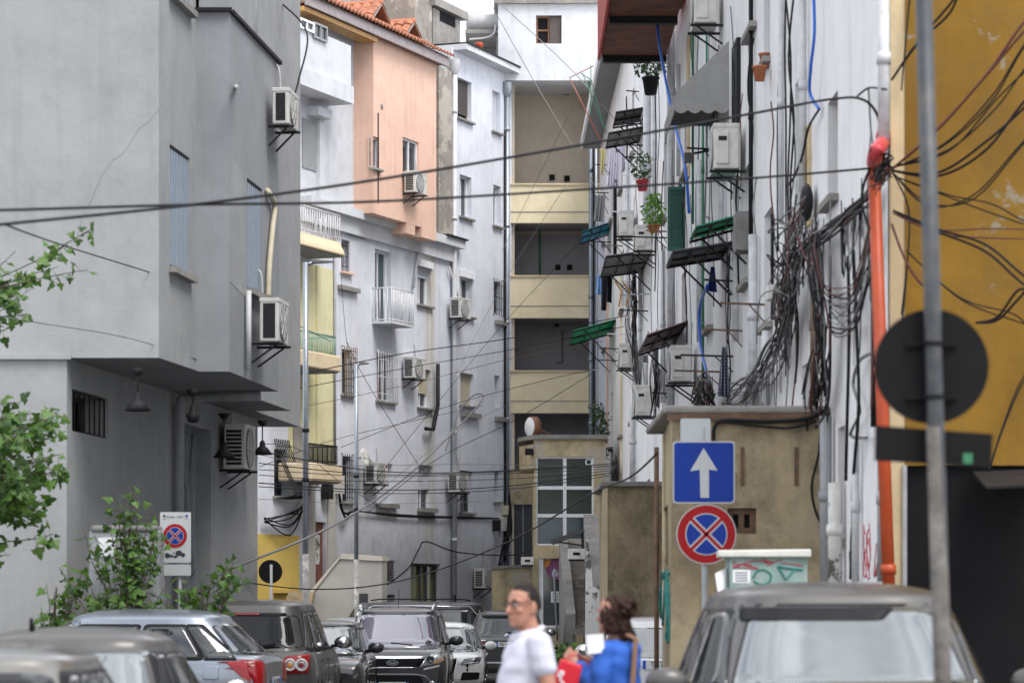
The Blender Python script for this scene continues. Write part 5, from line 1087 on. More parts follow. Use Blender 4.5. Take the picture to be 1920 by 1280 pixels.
def car(name, label, X, Y, rz, L, W, H, mat, belt=.93, hood=None, deck=None, nose=(1.05,), glassm='car_glass', front_g=None, rear_g=None, ws_base=.27, ws_top=.40, rear_base=.98, rear_top=.90, wheel=.33, clear=.2, tumble=.80, zoff=0.0, side=True, n_exp=5.0, sides=None, ws_v=(.06, .95), rw=None, rw_v=(.12, .9), side_v=(.1, .86), dome=.09):
    # local frame: front towards +y, x to the right of the driver's seat view from behind; lengths in metres, fractions counted from the front bumper
    hood = hood or belt - .06; hw = W / 2
    yy = lambda f_: L / 2 - f_ * L
    t = thing(name, label, 'car', (0, 0, 0))
    prof = []                                       # lower body stations: f, half width, top, bottom
    rdeck = deck if deck is not None else belt
    ctl = [(.0, .82, hood - .24, clear + .13), (.006, .885, hood - .17, clear + .06), (.02, .935, hood - .115, clear + .01), (.05, .965, hood - .075, clear), (.11, .985, hood - .035, clear - .02), (.19, .995, hood - .005, clear - .02), (ws_base, 1., belt, clear - .02), (.45, 1., belt + .005, clear - .02), (.65, 1., belt + .01, clear - .02),
           (.82, .995, belt + .015 if deck is None else max(deck, belt), clear - .02), (.93, .98, rdeck + .01, clear), (.972, .955, rdeck - .005, clear + .01), (.99, .915, rdeck - .04, clear + .05), (1., .86, rdeck - .10, clear + .12)]
    cs = spline([Vector(q) for q in [(c_[0], c_[1], c_[2]) for c_ in ctl]], 4); cb = spline([Vector((c_[0], c_[3], 0)) for c_ in ctl], 4)
    prof = [(yy(p[0]), p[1] * hw, p[2], q[1]) for p, q in zip(cs, cb)]
    m = MB(); vs = []; fs = []
    for (y, w_, zt, zb) in prof:
        h_ = zt - zb; half = [(0, zb), (w_ * .5, zb), (w_ * .86, zb + .01), (w_ * .955, zb + .05), (w_ * .985, zb + .14), (w_ * .99, zb + h_ * .40), (w_ * 1.0, zb + h_ * .62), (w_ * .985, zb + h_ * .80), (w_ * .955, zt - .07), (w_ * .915, zt - .025), (w_ * .84, zt), (w_ * .5, zt + .018), (0, zt + .025)]
        hs = [(p.x, p.y) for p in spline([Vector((x, z, 0)) for x, z in half], 3)]
        rp = hs + [(-x, z) for x, z in hs[-2:0:-1]]
        vs += [(x, y, z) for x, z in rp]; ring = len(rp)
    for i in range(len(prof) - 1):
        for k in range(ring): fs.append((i * ring + k, i * ring + (k + 1) % ring, (i + 1) * ring + (k + 1) % ring, (i + 1) * ring + k))
    m.add(vs, fs, 0, True)
    m.add(vs[:ring], [tuple(range(ring))]); m.add(vs[-ring:], [tuple(range(ring))])
    # greenhouse as stacked superellipse rings
    zt = H - dome; zb = belt - .05; yf0, yf1, yr0, yr1 = yy(ws_base), yy(ws_top), yy(rear_base), yy(rear_top); w0, w1 = hw * .94, hw * tumble
    NV = 16; K = 96
    def ringpt(v, c, s, shrink=1.0, z=None):
        e = 2 / n_exp; e2 = v ** 1.15; yf = yf0 + (yf1 - yf0) * v; yr = yr0 + (yr1 - yr0) * v; w_ = w0 + (w1 - w0) * e2
        ly = (yf - yr) / 2; yc = (yf + yr) / 2; x = w_ * math.copysign(abs(c) ** e, c); y = yc + ly * math.copysign(abs(s) ** e, s)
        return (x * shrink, yc + (y - yc) * (1 - (1 - shrink) * .75), zb + (zt - zb) * v if z is None else z)
    vs = []; fs = []; rows = [(i / NV, 1., None) for i in range(NV + 1)] + [(1., s_, zt + dome * math.sqrt(1 - s_ ** 2.2)) for s_ in (.99, .96, .92, .85, .75, .6, .4, .15)]
    for v, sh, z in rows:
        for k in range(K): an = 2 * math.pi * (k + .5) / K; vs.append(ringpt(v, math.cos(an), math.sin(an), sh, z))
    for i in range(len(rows) - 1):
        for k in range(K): fs.append((i * K + k, i * K + (k + 1) % K, (i + 1) * K + (k + 1) % K, (i + 1) * K + k))
    fs.append(tuple((len(rows) - 1) * K + k for k in range(K))); m.add(vs, fs, 0, True)
    body = m.build('body', MAT[mat], t)
    me = body.data
    bvh = BVHTree.FromPolygons([v.co.copy() for v in me.vertices], [tuple(p.vertices) for p in me.polygons])
    DIR = {'front': (Vector((0, -1, 0)), Vector((0, 9, 0)), lambda a, b: Vector((a, 0, b))), 'rear': (Vector((0, 1, 0)), Vector((0, -9, 0)), lambda a, b: Vector((a, 0, b))),
           'right': (Vector((-1, 0, 0)), Vector((9, 0, 0)), lambda a, b: Vector((0, a, b))), 'left': (Vector((1, 0, 0)), Vector((-9, 0, 0)), lambda a, b: Vector((0, a, b))), 'top': (Vector((0, 0, -1)), Vector((0, 0, 9)), lambda a, b: Vector((a, b, 0)))}
    def hit(face, a, b, off):
        d, o, f_ = DIR[face]; p, n, _, _ = bvh.ray_cast(f_(a, b) + o, d)
        if p is None: p, n, _, _ = bvh.find_nearest(f_(a, b) + o * (hw / 9 if face in ('left', 'right') else L / 18))
        if n.dot(d) > 0: n = -n
        return p + n * off
    def dense(poly, k=7, rnd=.12):                 # rounded corners
        out = []; n = len(poly)
        for i in range(n):
            p, q, r_ = Vector(poly[i - 1]), Vector(poly[i]), Vector(poly[(i + 1) % n]); a = q.lerp(p, min(.5, rnd)); b = q.lerp(r_, min(.5, rnd)); e = q.lerp(Vector(poly[(i + 1) % n]), 1 - min(.5, rnd))
            for j in range(4): s_ = j / 3; out.append(a.lerp(q, s_).lerp(q.lerp(b, s_), s_))
            for j in range(1, k): out.append(b.lerp(e, j / k))
        return out
    def panel(nm, face, poly, mt, off=.006, parent=None, rnd=.12, rows_=6, lab=None):
        pl = dense(poly, 7, rnd); c = sum(pl, Vector((0, 0))) / len(pl); n = len(pl); vs = [hit(face, c.x, c.y, off)]; fs = []
        for r_ in range(1, rows_ + 1):
            for p in pl: q = c.lerp(p, r_ / rows_); vs.append(hit(face, q.x, q.y, off))
        for p in pl: vs.append(hit(face, p.x, p.y, -.01))
        for k in range(n): fs.append((0, 1 + k, 1 + (k + 1) % n))
        for r_ in range(rows_):
            for k in range(n): a = 1 + r_ * n; fs.append((a + k, a + n + k, a + n + (k + 1) % n, a + (k + 1) % n))
        return MB().add(vs, fs, 0, True).build(nm, MAT[mt], parent or t, lab)
    def gp(v): e2 = v ** 1.15; return w0 + (w1 - w0) * e2, zb + (zt - zb) * v, yf0 + (yf1 - yf0) * v, yr0 + (yr1 - yr0) * v
    wb, zbb, _, _ = gp(ws_v[0]); wt, ztt, _, _ = gp(ws_v[1])
    fpoly = lambda k: [(-wb * k, zbb), (wb * k, zbb), (wt * k, ztt), (-wt * k, ztt)]
    panel('windshield_seal', 'front', [(-wb * .93, zbb - .03), (wb * .93, zbb - .03), (wt * .93, ztt + .02), (-wt * .93, ztt + .02)], 'trim_black', .003)
    ws = panel('windshield', 'front', fpoly(.88), front_g or glassm, .007)
    for sx in (-.35, .2): MB().bar(hit('front', wb * sx, zbb + .02, .014), hit('front', wb * (sx + .42), zbb + .05, .014), .018).build('wiper', MAT['trim_black'], ws)
    wb, zbb, _, _ = gp(rw_v[0]); wt, ztt, _, _ = gp(rw_v[1]); k = rw or .86
    panel('rear_window', 'rear', [(-wb * k, zbb), (wb * k, zbb), (wt * k, ztt), (-wt * k, ztt)], rear_g or glassm, .006)
    if side:
        va, vb = side_v
        for fc in ('left', 'right'):
            for (a0, a1, b0, b1, nm) in (sides or ((.05, .47, .10, .47, 'side_window'), (.50, .80, .50, .78, 'side_window'), (.83, .93, .81, .88, 'quarter_window'))):
                z0_, z1_ = zb + (zt - zb) * va, zb + (zt - zb) * vb; f0, r0 = gp(va)[2:]; f1, r1 = gp(vb)[2:]
                q = [(f0 + (r0 - f0) * a0, z0_), (f0 + (r0 - f0) * a1, z0_), (f1 + (r1 - f1) * b1, z1_), (f1 + (r1 - f1) * b0, z1_)]
                panel('window_trim', fc, [(q[0][0] + .035, z0_ - .03), (q[1][0] - .035, z0_ - .03), (q[2][0] - .035, z1_ + .03), (q[3][0] + .02, z1_ + .03)], 'trim_black', .003, None, .1)
                panel(nm, fc, q, glassm, .007, None, .12)
            sgn = -1 if fc == 'left' else 1
            for fa in (.50, .70):
                p = hit(fc, yy(fa) - .12, belt - .14, .018); MB().bar(p + Vector((0, -.09, 0)), p + Vector((0, .09, 0)), .03).build('door_handle', MAT[mat], t)
            for fa in (.34, .545, .76):
                m2 = MB(); pts = [hit(fc, yy(fa) - (.0 if fa < .7 else .12 * (z - .4)), z, .002) for z in (.35, .5, .65, .8, belt - .02)]; m2.tube(pts, .004, 4); m2.build('door_gap', MAT['trim_black'], t)
    for sx in (-1, 1):                              # mirrors
        p = Vector((sx * (hw + .09), yy(ws_base) - .33, belt + .06)); m2 = MB(); m2.ball(p, (.125, .075, .085), 14, 10); mo = m2.build('wing_mirror', MAT[mat], t)
        MB().bar(Vector((sx * (hw - .08), p.y + .0, belt - .0)), p - Vector((sx * .06, 0, .03)), .05).build('mirror_arm', MAT['trim_black'], mo)
        MB().lathe(p + Vector((0, -.07, 0)), [(0, -.01), (.07, -.008), (.075, .0)], 14, 0, (0, 1, 0)).build('mirror_glass', MAT['chrome'], mo)
        for fa in (.19, .80):
            c = Vector((sx * (hw - .02), yy(fa), wheel)); m2 = MB(); m2.lathe(c, [(wheel * .62, .0), (wheel * .9, .01), (wheel, -.03), (wheel, -.17), (wheel * .9, -.2)], 26, 0, (sx, 0, 0)); wo = m2.build('wheel', MAT['rubber'], t)
            m2 = MB(); m2.lathe(c, [(0, -.03), (.05, -.0), (.06, -.03), (wheel * .55, -.06), (wheel * .64, -.0), (wheel * .66, -.03)], 26, 0, (sx, 0, 0))
            for q in range(5): an = q * 2 * math.pi / 5; m2.bar(c + Vector((-sx * .01, math.cos(an) * .05, math.sin(an) * .05)), c + Vector((-sx * .02, math.cos(an) * wheel * .62, math.sin(an) * wheel * .62)), .05, .03)
            m2.build('rim', MAT['alloy'], wo)
            m2 = MB(); an0 = 0
            vs = []; fs = []
            for q in range(25): an = math.pi * q / 24; vs += [(sx * (hw * .992 + .004), yy(fa) + math.cos(an) * (wheel + .065), max(clear, wheel + math.sin(an) * (wheel + .065))), (sx * (hw * .8), yy(fa) + math.cos(an) * (wheel + .065), max(clear, wheel + math.sin(an) * (wheel + .065)))]
            fs = [(2 * q, 2 * q + 1, 2 * q + 3, 2 * q + 2) for q in range(24)]; m2.add(vs, fs)
            m2.lathe(Vector((sx * (hw * .96), yy(fa), wheel)), [(0, .0), (wheel + .06, .0)], 26, 0, (sx, 0, 0)); m2.build('wheel_arch', MAT['underbody'], t)
    def plate(face, z, text, width=.52, left='plate_blue', x0=0.0, off=.02):
        y_ = hit(face, x0, z, 0).y + (off if face == 'front' else -off); dx = -1 if face == 'front' else 1; hz = .056
        m2 = MB(); d = .006 if face == 'front' else -.006; m2.box(x0 - width / 2, x0 + width / 2, min(y_, y_ + d), max(y_, y_ + d), z - hz, z + hz); po = m2.build('number_plate', MAT['plate_white'], t)
        for sx in (-1, 1): m2 = MB(); m2.box(x0 + sx * (width / 2 - .022) - .02, x0 + sx * (width / 2 - .022) + .02, min(y_ + d, y_ + 1.5 * d), max(y_ + d, y_ + 1.5 * d), z - hz, z + hz); m2.build('blue_band', MAT['plate_blue'], po)
        m2 = MB(); text_mb(m2, text, (x0, y_ + d * 1.6, z), (dx, 0, 0), (0, 0, 1), .07, wscale=.82, bold=.012); m2.build('characters', MAT['ink'], po)
        return po
    PARK.append((t, (X, Y, gz(Y) + zoff), rz))
    return dict(t=t, panel=panel, hit=hit, plate=plate, yy=yy, hw=hw, gp=gp, L=L)
def at_car(px, Y): return (px - CX) / F * Y
PI_ = math.pi
# --- grey hatchback seen from behind with twin round tail lamps
c = car('parked_car', 'taupe grey high hatchback seen from behind with twin round tail lamps', -3.28, 35.5 + 2.1, -.03, 4.2, 1.76, 1.66, 'paint_taupe', belt=1.02, zoff=.02, ws_base=.20, ws_top=.40, rear_base=.99, rear_top=.92, tumble=.76, rear_g='car_glass_tint', glassm='car_glass', rw=.90, rw_v=(.14, .84), n_exp=6)
P = c['panel']
P('spoiler_lamp', 'rear', [(-.5, 1.49), (.5, 1.49), (.47, 1.455), (-.47, 1.455)], 'trim_black', .012); P('brake_lamp', 'rear', [(-.16, 1.482), (.16, 1.482), (.16, 1.465), (-.16, 1.465)], 'lamp_red', .018)
for sx in (-1, 1):
    lo = P('tail_lamp', 'rear', [(sx * .47, .74), (sx * .80, .74), (sx * .82, .98), (sx * .52, .95)], 'lamp_red', .012)
    for (x, mt) in ((.575, 'lamp_white'), (.72, 'lamp_red')):
        p = c['hit']('rear', sx * x, .85, .018); MB().lathe(p, [(.078, -.015), (.078, .012), (.058, .016), (.056, .004)], 22, 0, (0, -1, 0)).build('lamp_ring', MAT['lamp_white'], lo); MB().lathe(p, [(0, .014), (.03, .012), (.055, .004)], 20, 0, (0, -1, 0)).build('lamp_core', MAT['lamp_amber' if mt == 'lamp_white' else 'lamp_red'], lo)
        MB().lathe(p, [(.03, .014), (.056, .003)], 20, 0, (0, -1, 0)).build('lamp_bowl', MAT['lamp_clear'], lo)
P('plate_recess', 'rear', [(-.34, .72), (.34, .72), (.30, .86), (-.30, .86)], 'trim_black', .008); c['plate']('rear', .785, 'AA 512 XD')
p = c['hit']('rear', 0, .965, .01); eb = MB(); eb.lathe(p, [(.0, .012), (.052, .012), (.058, .02), (.064, .012), (.064, -.01)], 24, 0, (0, -1, 0)); eb = eb.build('round_emblem', MAT['chrome'], c['t']); m = MB(); q = p + Vector((0, -.015, 0))
for (a, b) in (((-.025, .04), (0, .0)), ((0, .0), (.025, .04)), ((-.045, .015), (-.02, -.04)), ((-.02, -.04), (0, -.005)), ((0, -.005), (.02, -.04)), ((.02, -.04), (.045, .015))): m.bar(q + Vector((a[0], 0, a[1])), q + Vector((b[0], 0, b[1])), .010)
m.build('emblem_strokes', MAT['trim_black'], eb)
p0, p1 = c['hit']('rear', -.05, 1.03, .02), c['hit']('rear', .38, 1.09, .02); MB().bar(p0, p1, .035).build('rear_wiper', MAT['trim_black'], c['t'])
# --- dark crossover facing the camera
c = car('parked_car', 'dark crossover facing the camera with a windscreen coloured like lilac reflected sky and silver roof rails', at_car(736, 46.4), 46.4 + 2.22, PI_, 4.44, 1.84, 1.66, 'paint_dark', belt=1.04, hood=1.03, ws_base=.26, ws_top=.42, rear_base=.98, rear_top=.92, tumble=.77, front_g='car_glass_lilac_reflect', wheel=.35, clear=.26, zoff=.0, n_exp=6, ws_v=(.03, .93))
P = c['panel']; H_ = c['hit']
for sx in (-1, 1):
    m = MB(); m.tube(spline([(sx * .60, .42, 1.60), (sx * .62, .30, 1.68), (sx * .63, 0, 1.705), (sx * .62, -1.0, 1.71), (sx * .60, -1.35, 1.64)]), .022, 8); m.build('roof_rail', MAT['chrome'], c['t'])
    lo = P('headlight', 'front', [(sx * .48, .70), (sx * .80, .76), (sx * .86, .90), (sx * .62, .90), (sx * .54, .80)], 'lamp_clear', .012)
    p = H_('front', sx * .62, .81, .02); MB().lathe(p, [(0, .008), (.04, .006), (.055, .014), (.065, .0)], 18, 0, (0, 1, 0)).build('projector_lens', MAT['lamp_dark'], lo)
    MB().lathe(H_('front', sx * .74, .84, .02), [(0, .004), (.035, .01), (.042, .0)], 16, 0, (0, 1, 0)).build('reflector', MAT['lamp_white'], lo)
    P('indicator', 'front', [(sx * .66, .745), (sx * .82, .79), (sx * .84, .82), (sx * .68, .775)], 'lamp_amber', .017, lo)
    P('lower_strip', 'front', [(sx * .50, .64), (sx * .76, .70), (sx * .77, .725), (sx * .52, .675)], 'lamp_white', .012)
    p = H_('front', sx * .64, .40, .012); MB().lathe(p, [(0, .004), (.045, .004), (.05, .016), (.066, .012), (.066, -.02)], 20, 0, (0, 1, 0)).build('fog_lamp', MAT['chrome'], c['t'])
go = P('grille', 'front', [(-.44, .69), (.44, .69), (.53, .83), (-.53, .83)], 'trim_black', .008)
P('grille_bar', 'front', [(-.56, .825), (.56, .825), (.55, .865), (-.55, .865)], 'chrome', .020, go, .3)
for sx in (-1, 1): MB().tube([H_('front', sx * .55, .83, .016), H_('front', sx * .46, .70, .016), H_('front', sx * .42, .685, .016)], .011, 6).build('grille_edge', MAT['chrome'], go)
MB().tube([H_('front', x / 10, .683, .016) for x in range(-4, 5)], .010, 6).build('grille_edge', MAT['chrome'], go)
p = H_('front', 0, .762, .02); m = MB(); k = 28
eo = MB(); vs = [p + Vector((.098 * math.cos(2 * PI_ * i / k), .008, .041 * math.sin(2 * PI_ * i / k))) for i in range(k)]; eo.extr(vs, (0, -.03, 0)); eo = eo.build('oval_emblem', MAT['chrome'], c['t'])
vs = [p + Vector((.086 * math.cos(2 * PI_ * i / k), .012, .032 * math.sin(2 * PI_ * i / k))) for i in range(k)]; MB().extr(vs, (0, -.01, 0)).build('oval_field', MAT['trim_black'], eo)
m = MB(); text_mb(m, 'Ford', p + Vector((0, .014, -.002)), (-1, 0, 0), (0, 0, 1), .036, wscale=1.15); m.build('lettering', MAT['plate_white'], eo)
MB().tube(spline([H_('front', x, z, .02) for x, z in ((-.74, .26), (-.58, .50), (-.42, .565), (0, .575), (.42, .565), (.58, .50), (.74, .26))]), .011, 8).build('lower_grille_rim', MAT['pipe_grey'], c['t'])
P('lower_grille', 'front', [(-.58, .28), (.58, .28), (.46, .55), (-.46, .55)], 'trim_black', .008)
c['plate']('front', .395, 'AB · 479OA', off=.03)
for sx in (-1, 1): MB().tube([H_('top', sx * .52, 2.0, .004), H_('top', sx * .62, 1.2, .004), H_('top', sx * .66, 1.0, .004)], .008, 5).build('bonnet_crease', MAT['paint_black'] if False else MAT['trim_black'], c['t'])
MB().tube([(.05, -1.5, 1.65), (.05, -1.62, 1.95)], .006, 5).build('aerial', MAT['trim_black'], c['t'])
# --- white saloon, nose to the camera, behind the crossover
c = car('parked_car', 'white saloon facing the camera beside the dark crossover', at_car(823, 56), 56 + 2.35, PI_, 4.7, 1.83, 1.43, 'paint_white', dome=.11, belt=.90, hood=.88, deck=.95, ws_base=.29, ws_top=.45, rear_base=.86, rear_top=.72, tumble=.72, wheel=.33, n_exp=5, front_g='car_glass_pale_reflect')
P = c['panel']; H_ = c['hit']
for sx in (-1, 1):
    lo = P('headlight', 'front', [(sx * .42, .60), (sx * .80, .64), (sx * .84, .76), (sx * .50, .72)], 'lamp_dark', .012); P('light_strip', 'front', [(sx * .46, .615), (sx * .78, .65), (sx * .78, .665), (sx * .46, .63)], 'lamp_white', .017, lo)
    P('air_intake', 'front', [(sx * .42, .30), (sx * .78, .32), (sx * .80, .46), (sx * .46, .46)], 'trim_black', .01)
P('grille', 'front', [(-.26, .30), (.26, .30), (.36, .72), (-.36, .72)], 'trim_black', .012); MB().tube([H_('front', x, z, .02) for x, z in ((-.36, .72), (.36, .72), (.27, .30), (-.27, .30), (-.36, .72))], .013, 6).build('grille_rim', MAT['chrome'], c['t'])
c['plate']('front', .46, 'AA 318 KL', off=.03)
p = H_('front', -.56, .55, .008); MB().extr([p + Vector((a, 0, b)) for a, b in ((-.02, -.08), (.03, -.05), (.0, .0), (.035, .06), (.0, .09), (-.03, .05), (-.01, 0))], (0, .004, 0)).build('lizard_sticker', MAT['trim_black'], c['t'])
# --- black estate with its tail to the camera
c = car('parked_car', 'black off-roader seen from behind with red tail lamps, beyond the white saloon', at_car(951, 66), 66 + 2.4, 0, 4.8, 1.93, 1.74, 'paint_black', belt=1.12, ws_base=.24, ws_top=.38, rear_base=.985, rear_top=.93, tumble=.74, rear_g='car_glass', wheel=.38, clear=.28, n_exp=5.5, rw=.86, rw_v=(.08, .82))
P = c['panel']; H_ = c['hit']
for sx in (-1, 1):
    lo = P('tail_lamp', 'rear', [(sx * .52, .90), (sx * .88, .92), (sx * .88, 1.13), (sx * .80, 1.13), (sx * .77, 1.03), (sx * .53, 1.02)], 'lamp_red', .014); P('light_strip', 'rear', [(sx * .50, 1.025), (sx * .80, 1.035), (sx * .80, 1.055), (sx * .50, 1.045)], 'lamp_white', .02, lo)
p = H_('rear', 0, 1.13, .01); eo = MB().lathe(p, [(0, .006), (.045, .006)], 20, 0, (0, -1, 0)).lathe(p, [(.045, .01), (.062, .01), (.062, -.01)], 20, 0, (0, -1, 0)).build('round_emblem', MAT['chrome'], c['t'])
for a in (0, PI_): MB().add([p + Vector((0, -.009, 0))] + [p + Vector((.04 * math.cos(a + i * PI_ / 10), -.009, .04 * math.sin(a + i * PI_ / 10))) for i in range(6)], [(0, i, i + 1) for i in range(1, 6)]).build('emblem_quarter', MAT['plate_blue'], eo)
c['plate']('rear', .95, 'AB 0472 X'); P('bumper_trim', 'rear', [(-.8, .50), (.8, .50), (.8, .54), (-.8, .54)], 'chrome', .01); P('spoiler', 'rear', [(-.6, 1.62), (.6, 1.62), (.56, 1.56), (-.56, 1.56)], 'trim_black', .015)
MB().bar(H_('rear', -.02, 1.2, .02), H_('rear', .3, 1.24, .02), .03).build('rear_wiper', MAT['trim_black'], c['t'])
# --- dark van parked across the end
c = car('parked_van', 'long dark van with a chrome window line parked across the street end', -2.95, 72.0, R(90), 4.9, 1.9, 1.98, 'paint_black', belt=1.13, ws_base=.2, ws_top=.30, rear_base=.985, rear_top=.955, tumble=.84, wheel=.34, n_exp=6, side_v=(.08, .84), sides=((.04, .30, .06, .30, 'side_window'), (.32, .62, .32, .62, 'side_window'), (.64, .93, .64, .92, 'side_window')))
for fc in ('left', 'right'): MB().tube([c['hit'](fc, y, z, .012) for y, z in ((1.3, 1.83), (.5, 1.86), (-.6, 1.86), (-1.9, 1.84), (-2.18, 1.5), (-2.2, 1.17), (0, 1.15))], .016, 6).build('chrome_line', MAT['chrome'], c['t'])
for sx in (-.62, .62): MB().tube([(sx, .6, 2.0), (sx, .4, 2.03), (sx, -1.7, 2.03), (sx, -1.9, 1.99)], .018, 6).build('roof_rail', MAT['trim_black'], c['t'])
# --- dark saloon behind the hatchback, only a flank and mirror show
c = car('parked_car', 'black car squeezed between the taupe hatchback and the crossover, its wing mirror out', -3.02, 42.3 + 1.9, PI_, 4.0, 1.7, 1.43, 'paint_black', belt=.95, ws_base=.24, ws_top=.42, rear_base=.97, rear_top=.88, tumble=.76, front_g='car_glass_pale_reflect')
c = car('parked_car', 'pale grey car just visible behind the roof of the crossover', -3.2, 54, PI_, 4.1, 1.72, 1.5, 'paint_lightgrey', belt=.95, ws_base=.24, ws_top=.42, rear_base=.97, rear_top=.88, tumble=.76, front_g='car_glass_pale_reflect')
c = car('parked_car', 'dark grey car in front of the yellow wall base beside the round sign back', -5.0, 58.5, R(85), 4.1, 1.72, 1.48, 'paint_dark', belt=.95, tumble=.76)
# --- silver hatchback seen from its left flank
c = car('parked_car', 'silver five door hatchback seen from the side with a red corner lamp', -4.78, 33.7, R(84), 3.99, 1.70, 1.47, 'paint_silver', belt=.93, zoff=.06, ws_base=.20, ws_top=.41, rear_base=.985, rear_top=.86, tumble=.74, glassm='car_glass', n_exp=4.2, dome=.13, side_v=(.06, .84),
        sides=((.10, .50, .16, .51, 'side_window'), (.54, .80, .55, .77, 'side_window'), (.815, .93, .79, .86, 'quarter_window')))
P = c['panel']
for sx, fc in ((-1, 'left'), (1, 'right')):
    P('tail_lamp', 'rear', [(sx * .52, .62), (sx * .80, .58), (sx * .84, .90), (sx * .60, .86)], 'lamp_red', .010); P('tail_lamp_side', fc, [(-1.58, .86), (-1.82, .88), (-1.88, .62), (-1.82, .64)], 'lamp_red', .012)
    P('fuel_flap', fc, [(-1.32, .66), (-1.50, .66), (-1.50, .82), (-1.32, .82)], 'paint_silver', .004)
c['plate']('rear', .62, 'AA 204 RM')
# --- dark saloon in the left foreground, tail to the camera
c = car('parked_car', 'blurred dark grey saloon in the left foreground seen from behind', at_car(118, 18.4), 18.4 + 1.0, 0, 4.45, 1.74, 1.44, 'paint_taupe', belt=.92, deck=.98, ws_base=.27, ws_top=.42, rear_base=.86, rear_top=.72, tumble=.70, glassm='car_glass_tint', rear_g='car_glass_pale_reflect', rw=.93, rw_v=(.05, .93), n_exp=4.4, dome=.12)
MB().tube([(-.2, -1.0, 1.42), (-.2, -1.03, 1.50)], .02, 6, r1=.012).build('aerial', MAT['trim_black'], c['t'])
c = car('parked_car', 'very blurred light grey car at the bottom left corner', at_car(-120, 13.4) - .05, 13.6 + 1.0, 0, 4.3, 1.74, 1.41, 'paint_grey', belt=.92, deck=.98, ws_base=.27, ws_top=.42, rear_base=.88, rear_top=.74, tumble=.74, rear_g='car_glass_tint')
# --- grey off-roader in the right foreground, nose to the camera
c = car('parked_car', 'blurred grey off-roader in the right foreground facing the camera behind the sign post', at_car(1598, 16.6), 16.6 + .95, PI_, 4.5, 1.97, 1.735, 'paint_taupe', belt=1.08, hood=1.05, ws_base=.25, ws_top=.39, rear_base=.985, rear_top=.90, tumble=.71, dome=.11, front_g='car_glass_pale_reflect', n_exp=4.4, ws_v=(.03, .92), wheel=.37, clear=.27)
c['plate']('front', .45, 'AB 117 TR')
wt_, zt_ = c['gp'](.92)[:2]; c['panel']('sun_band', 'front', [(-wt_ * .3, zt_ - .085), (wt_ * .86, zt_ - .085), (wt_ * .85, zt_ - .005), (-wt_ * .42, zt_ - .005)], 'trim_black', .010)
# --- white car half hidden behind the woman
c = car('parked_car', 'white car half hidden between the woman in blue and the beige outbuilding', 1.92, 36.2 + 2.0, 0, 4.0, 1.68, 1.46, 'paint_white', belt=.93, ws_base=.24, ws_top=.42, rear_base=.985, rear_top=.88, tumble=.78, rear_g='car_glass_pale_reflect')
c['plate']('rear', .86, 'TR 221 A')
for sx in (-1, 1): c['panel']('tail_lamp', 'rear', [(sx * .6, .72), (sx * .8, .72), (sx * .82, 1.0), (sx * .68, .98)], 'lamp_red', .012)
for t, loc, rz in PARK: t.location = loc; t.rotation_euler = (0, 0, rz)
# ================================================================ signs, posts, boxes
plain('sign_blue', (.002, .028, .24), .5, var=.06, spec=.25); plain('sign_white', (.42, .43, .43), .5, var=.05, spec=.3); plain('sign_red', (.29, .003, .006), .5, var=.06, spec=.25); plain('sign_back', (.004, .004, .0045), .7, var=.2, spec=.2); plain('post_grey', (.05, .055, .062), .5, .3, var=.2, scale=9, dirt=(.11, .10, .09), da=.5); plain('post_stained', (.085, .078, .07), .85, var=.4, scale=7, dirt=(.22, .2, .19), da=.5); plain('sign_grey', (.40, .43, .44), .5, var=.05)
def rrect(cx, cz, w_, h_, r, y, k=5):
    out = []
    for sx, sz, a0 in ((1, -1, -90), (1, 1, 0), (-1, 1, 90), (-1, -1, 180)):
        for i in range(k + 1): a = R(a0 + 90 * i / k); out.append(Vector((cx + sx * (w_ / 2 - r) + r * math.cos(a), y, cz + sz * (h_ / 2 - r) + r * math.sin(a))))
    return out
def disc(cx, cz, r, y, k=48): return [Vector((cx + r * math.cos(2 * math.pi * i / k), y, cz + r * math.sin(2 * math.pi * i / k))) for i in range(k)]
def nostop(t, cx, cz, r, y):                        # round no stopping sign: red ring and cross over blue
    po = MB().extr(disc(cx, cz, r, y), (0, .012, 0)).build('round_plate', MAT['sign_white'], t)
    MB().extr(disc(cx, cz, r * .965, y - .002), (0, .002, 0)).build('red_ring', MAT['sign_red'], po)
    MB().extr(disc(cx, cz, r * .70, y - .004), (0, .002, 0)).build('white_line', MAT['sign_white'], po)
    b = MB()
    for q in range(4):                              # four blue sectors
        a0 = R(45 + 90 * q) + R(9.5); a1 = R(135 + 90 * q) - R(9.5); ri = .665 * r; c0 = Vector((cx, y - .006, cz)) + Vector((math.cos(R(90 + 90 * q)), 0, math.sin(R(90 + 90 * q)))) * (r * .155)
        b.extr([c0] + [Vector((cx + ri * math.cos(a0 + (a1 - a0) * i / 10), y - .006, cz + ri * math.sin(a0 + (a1 - a0) * i / 10))) for i in range(11)], (0, .002, 0))
    b.build('blue_sectors', MAT['sign_blue'], po)
    x_ = MB()
    for a in (45, 135): d = Vector((math.cos(R(a)), 0, math.sin(R(a)))) * r * .73; x_.bar(Vector((cx, y - .005, cz)) - d, Vector((cx, y - .005, cz)) + d, .004, r * .105)
    x_.build('red_cross', MAT['sign_red'], po)
    return po
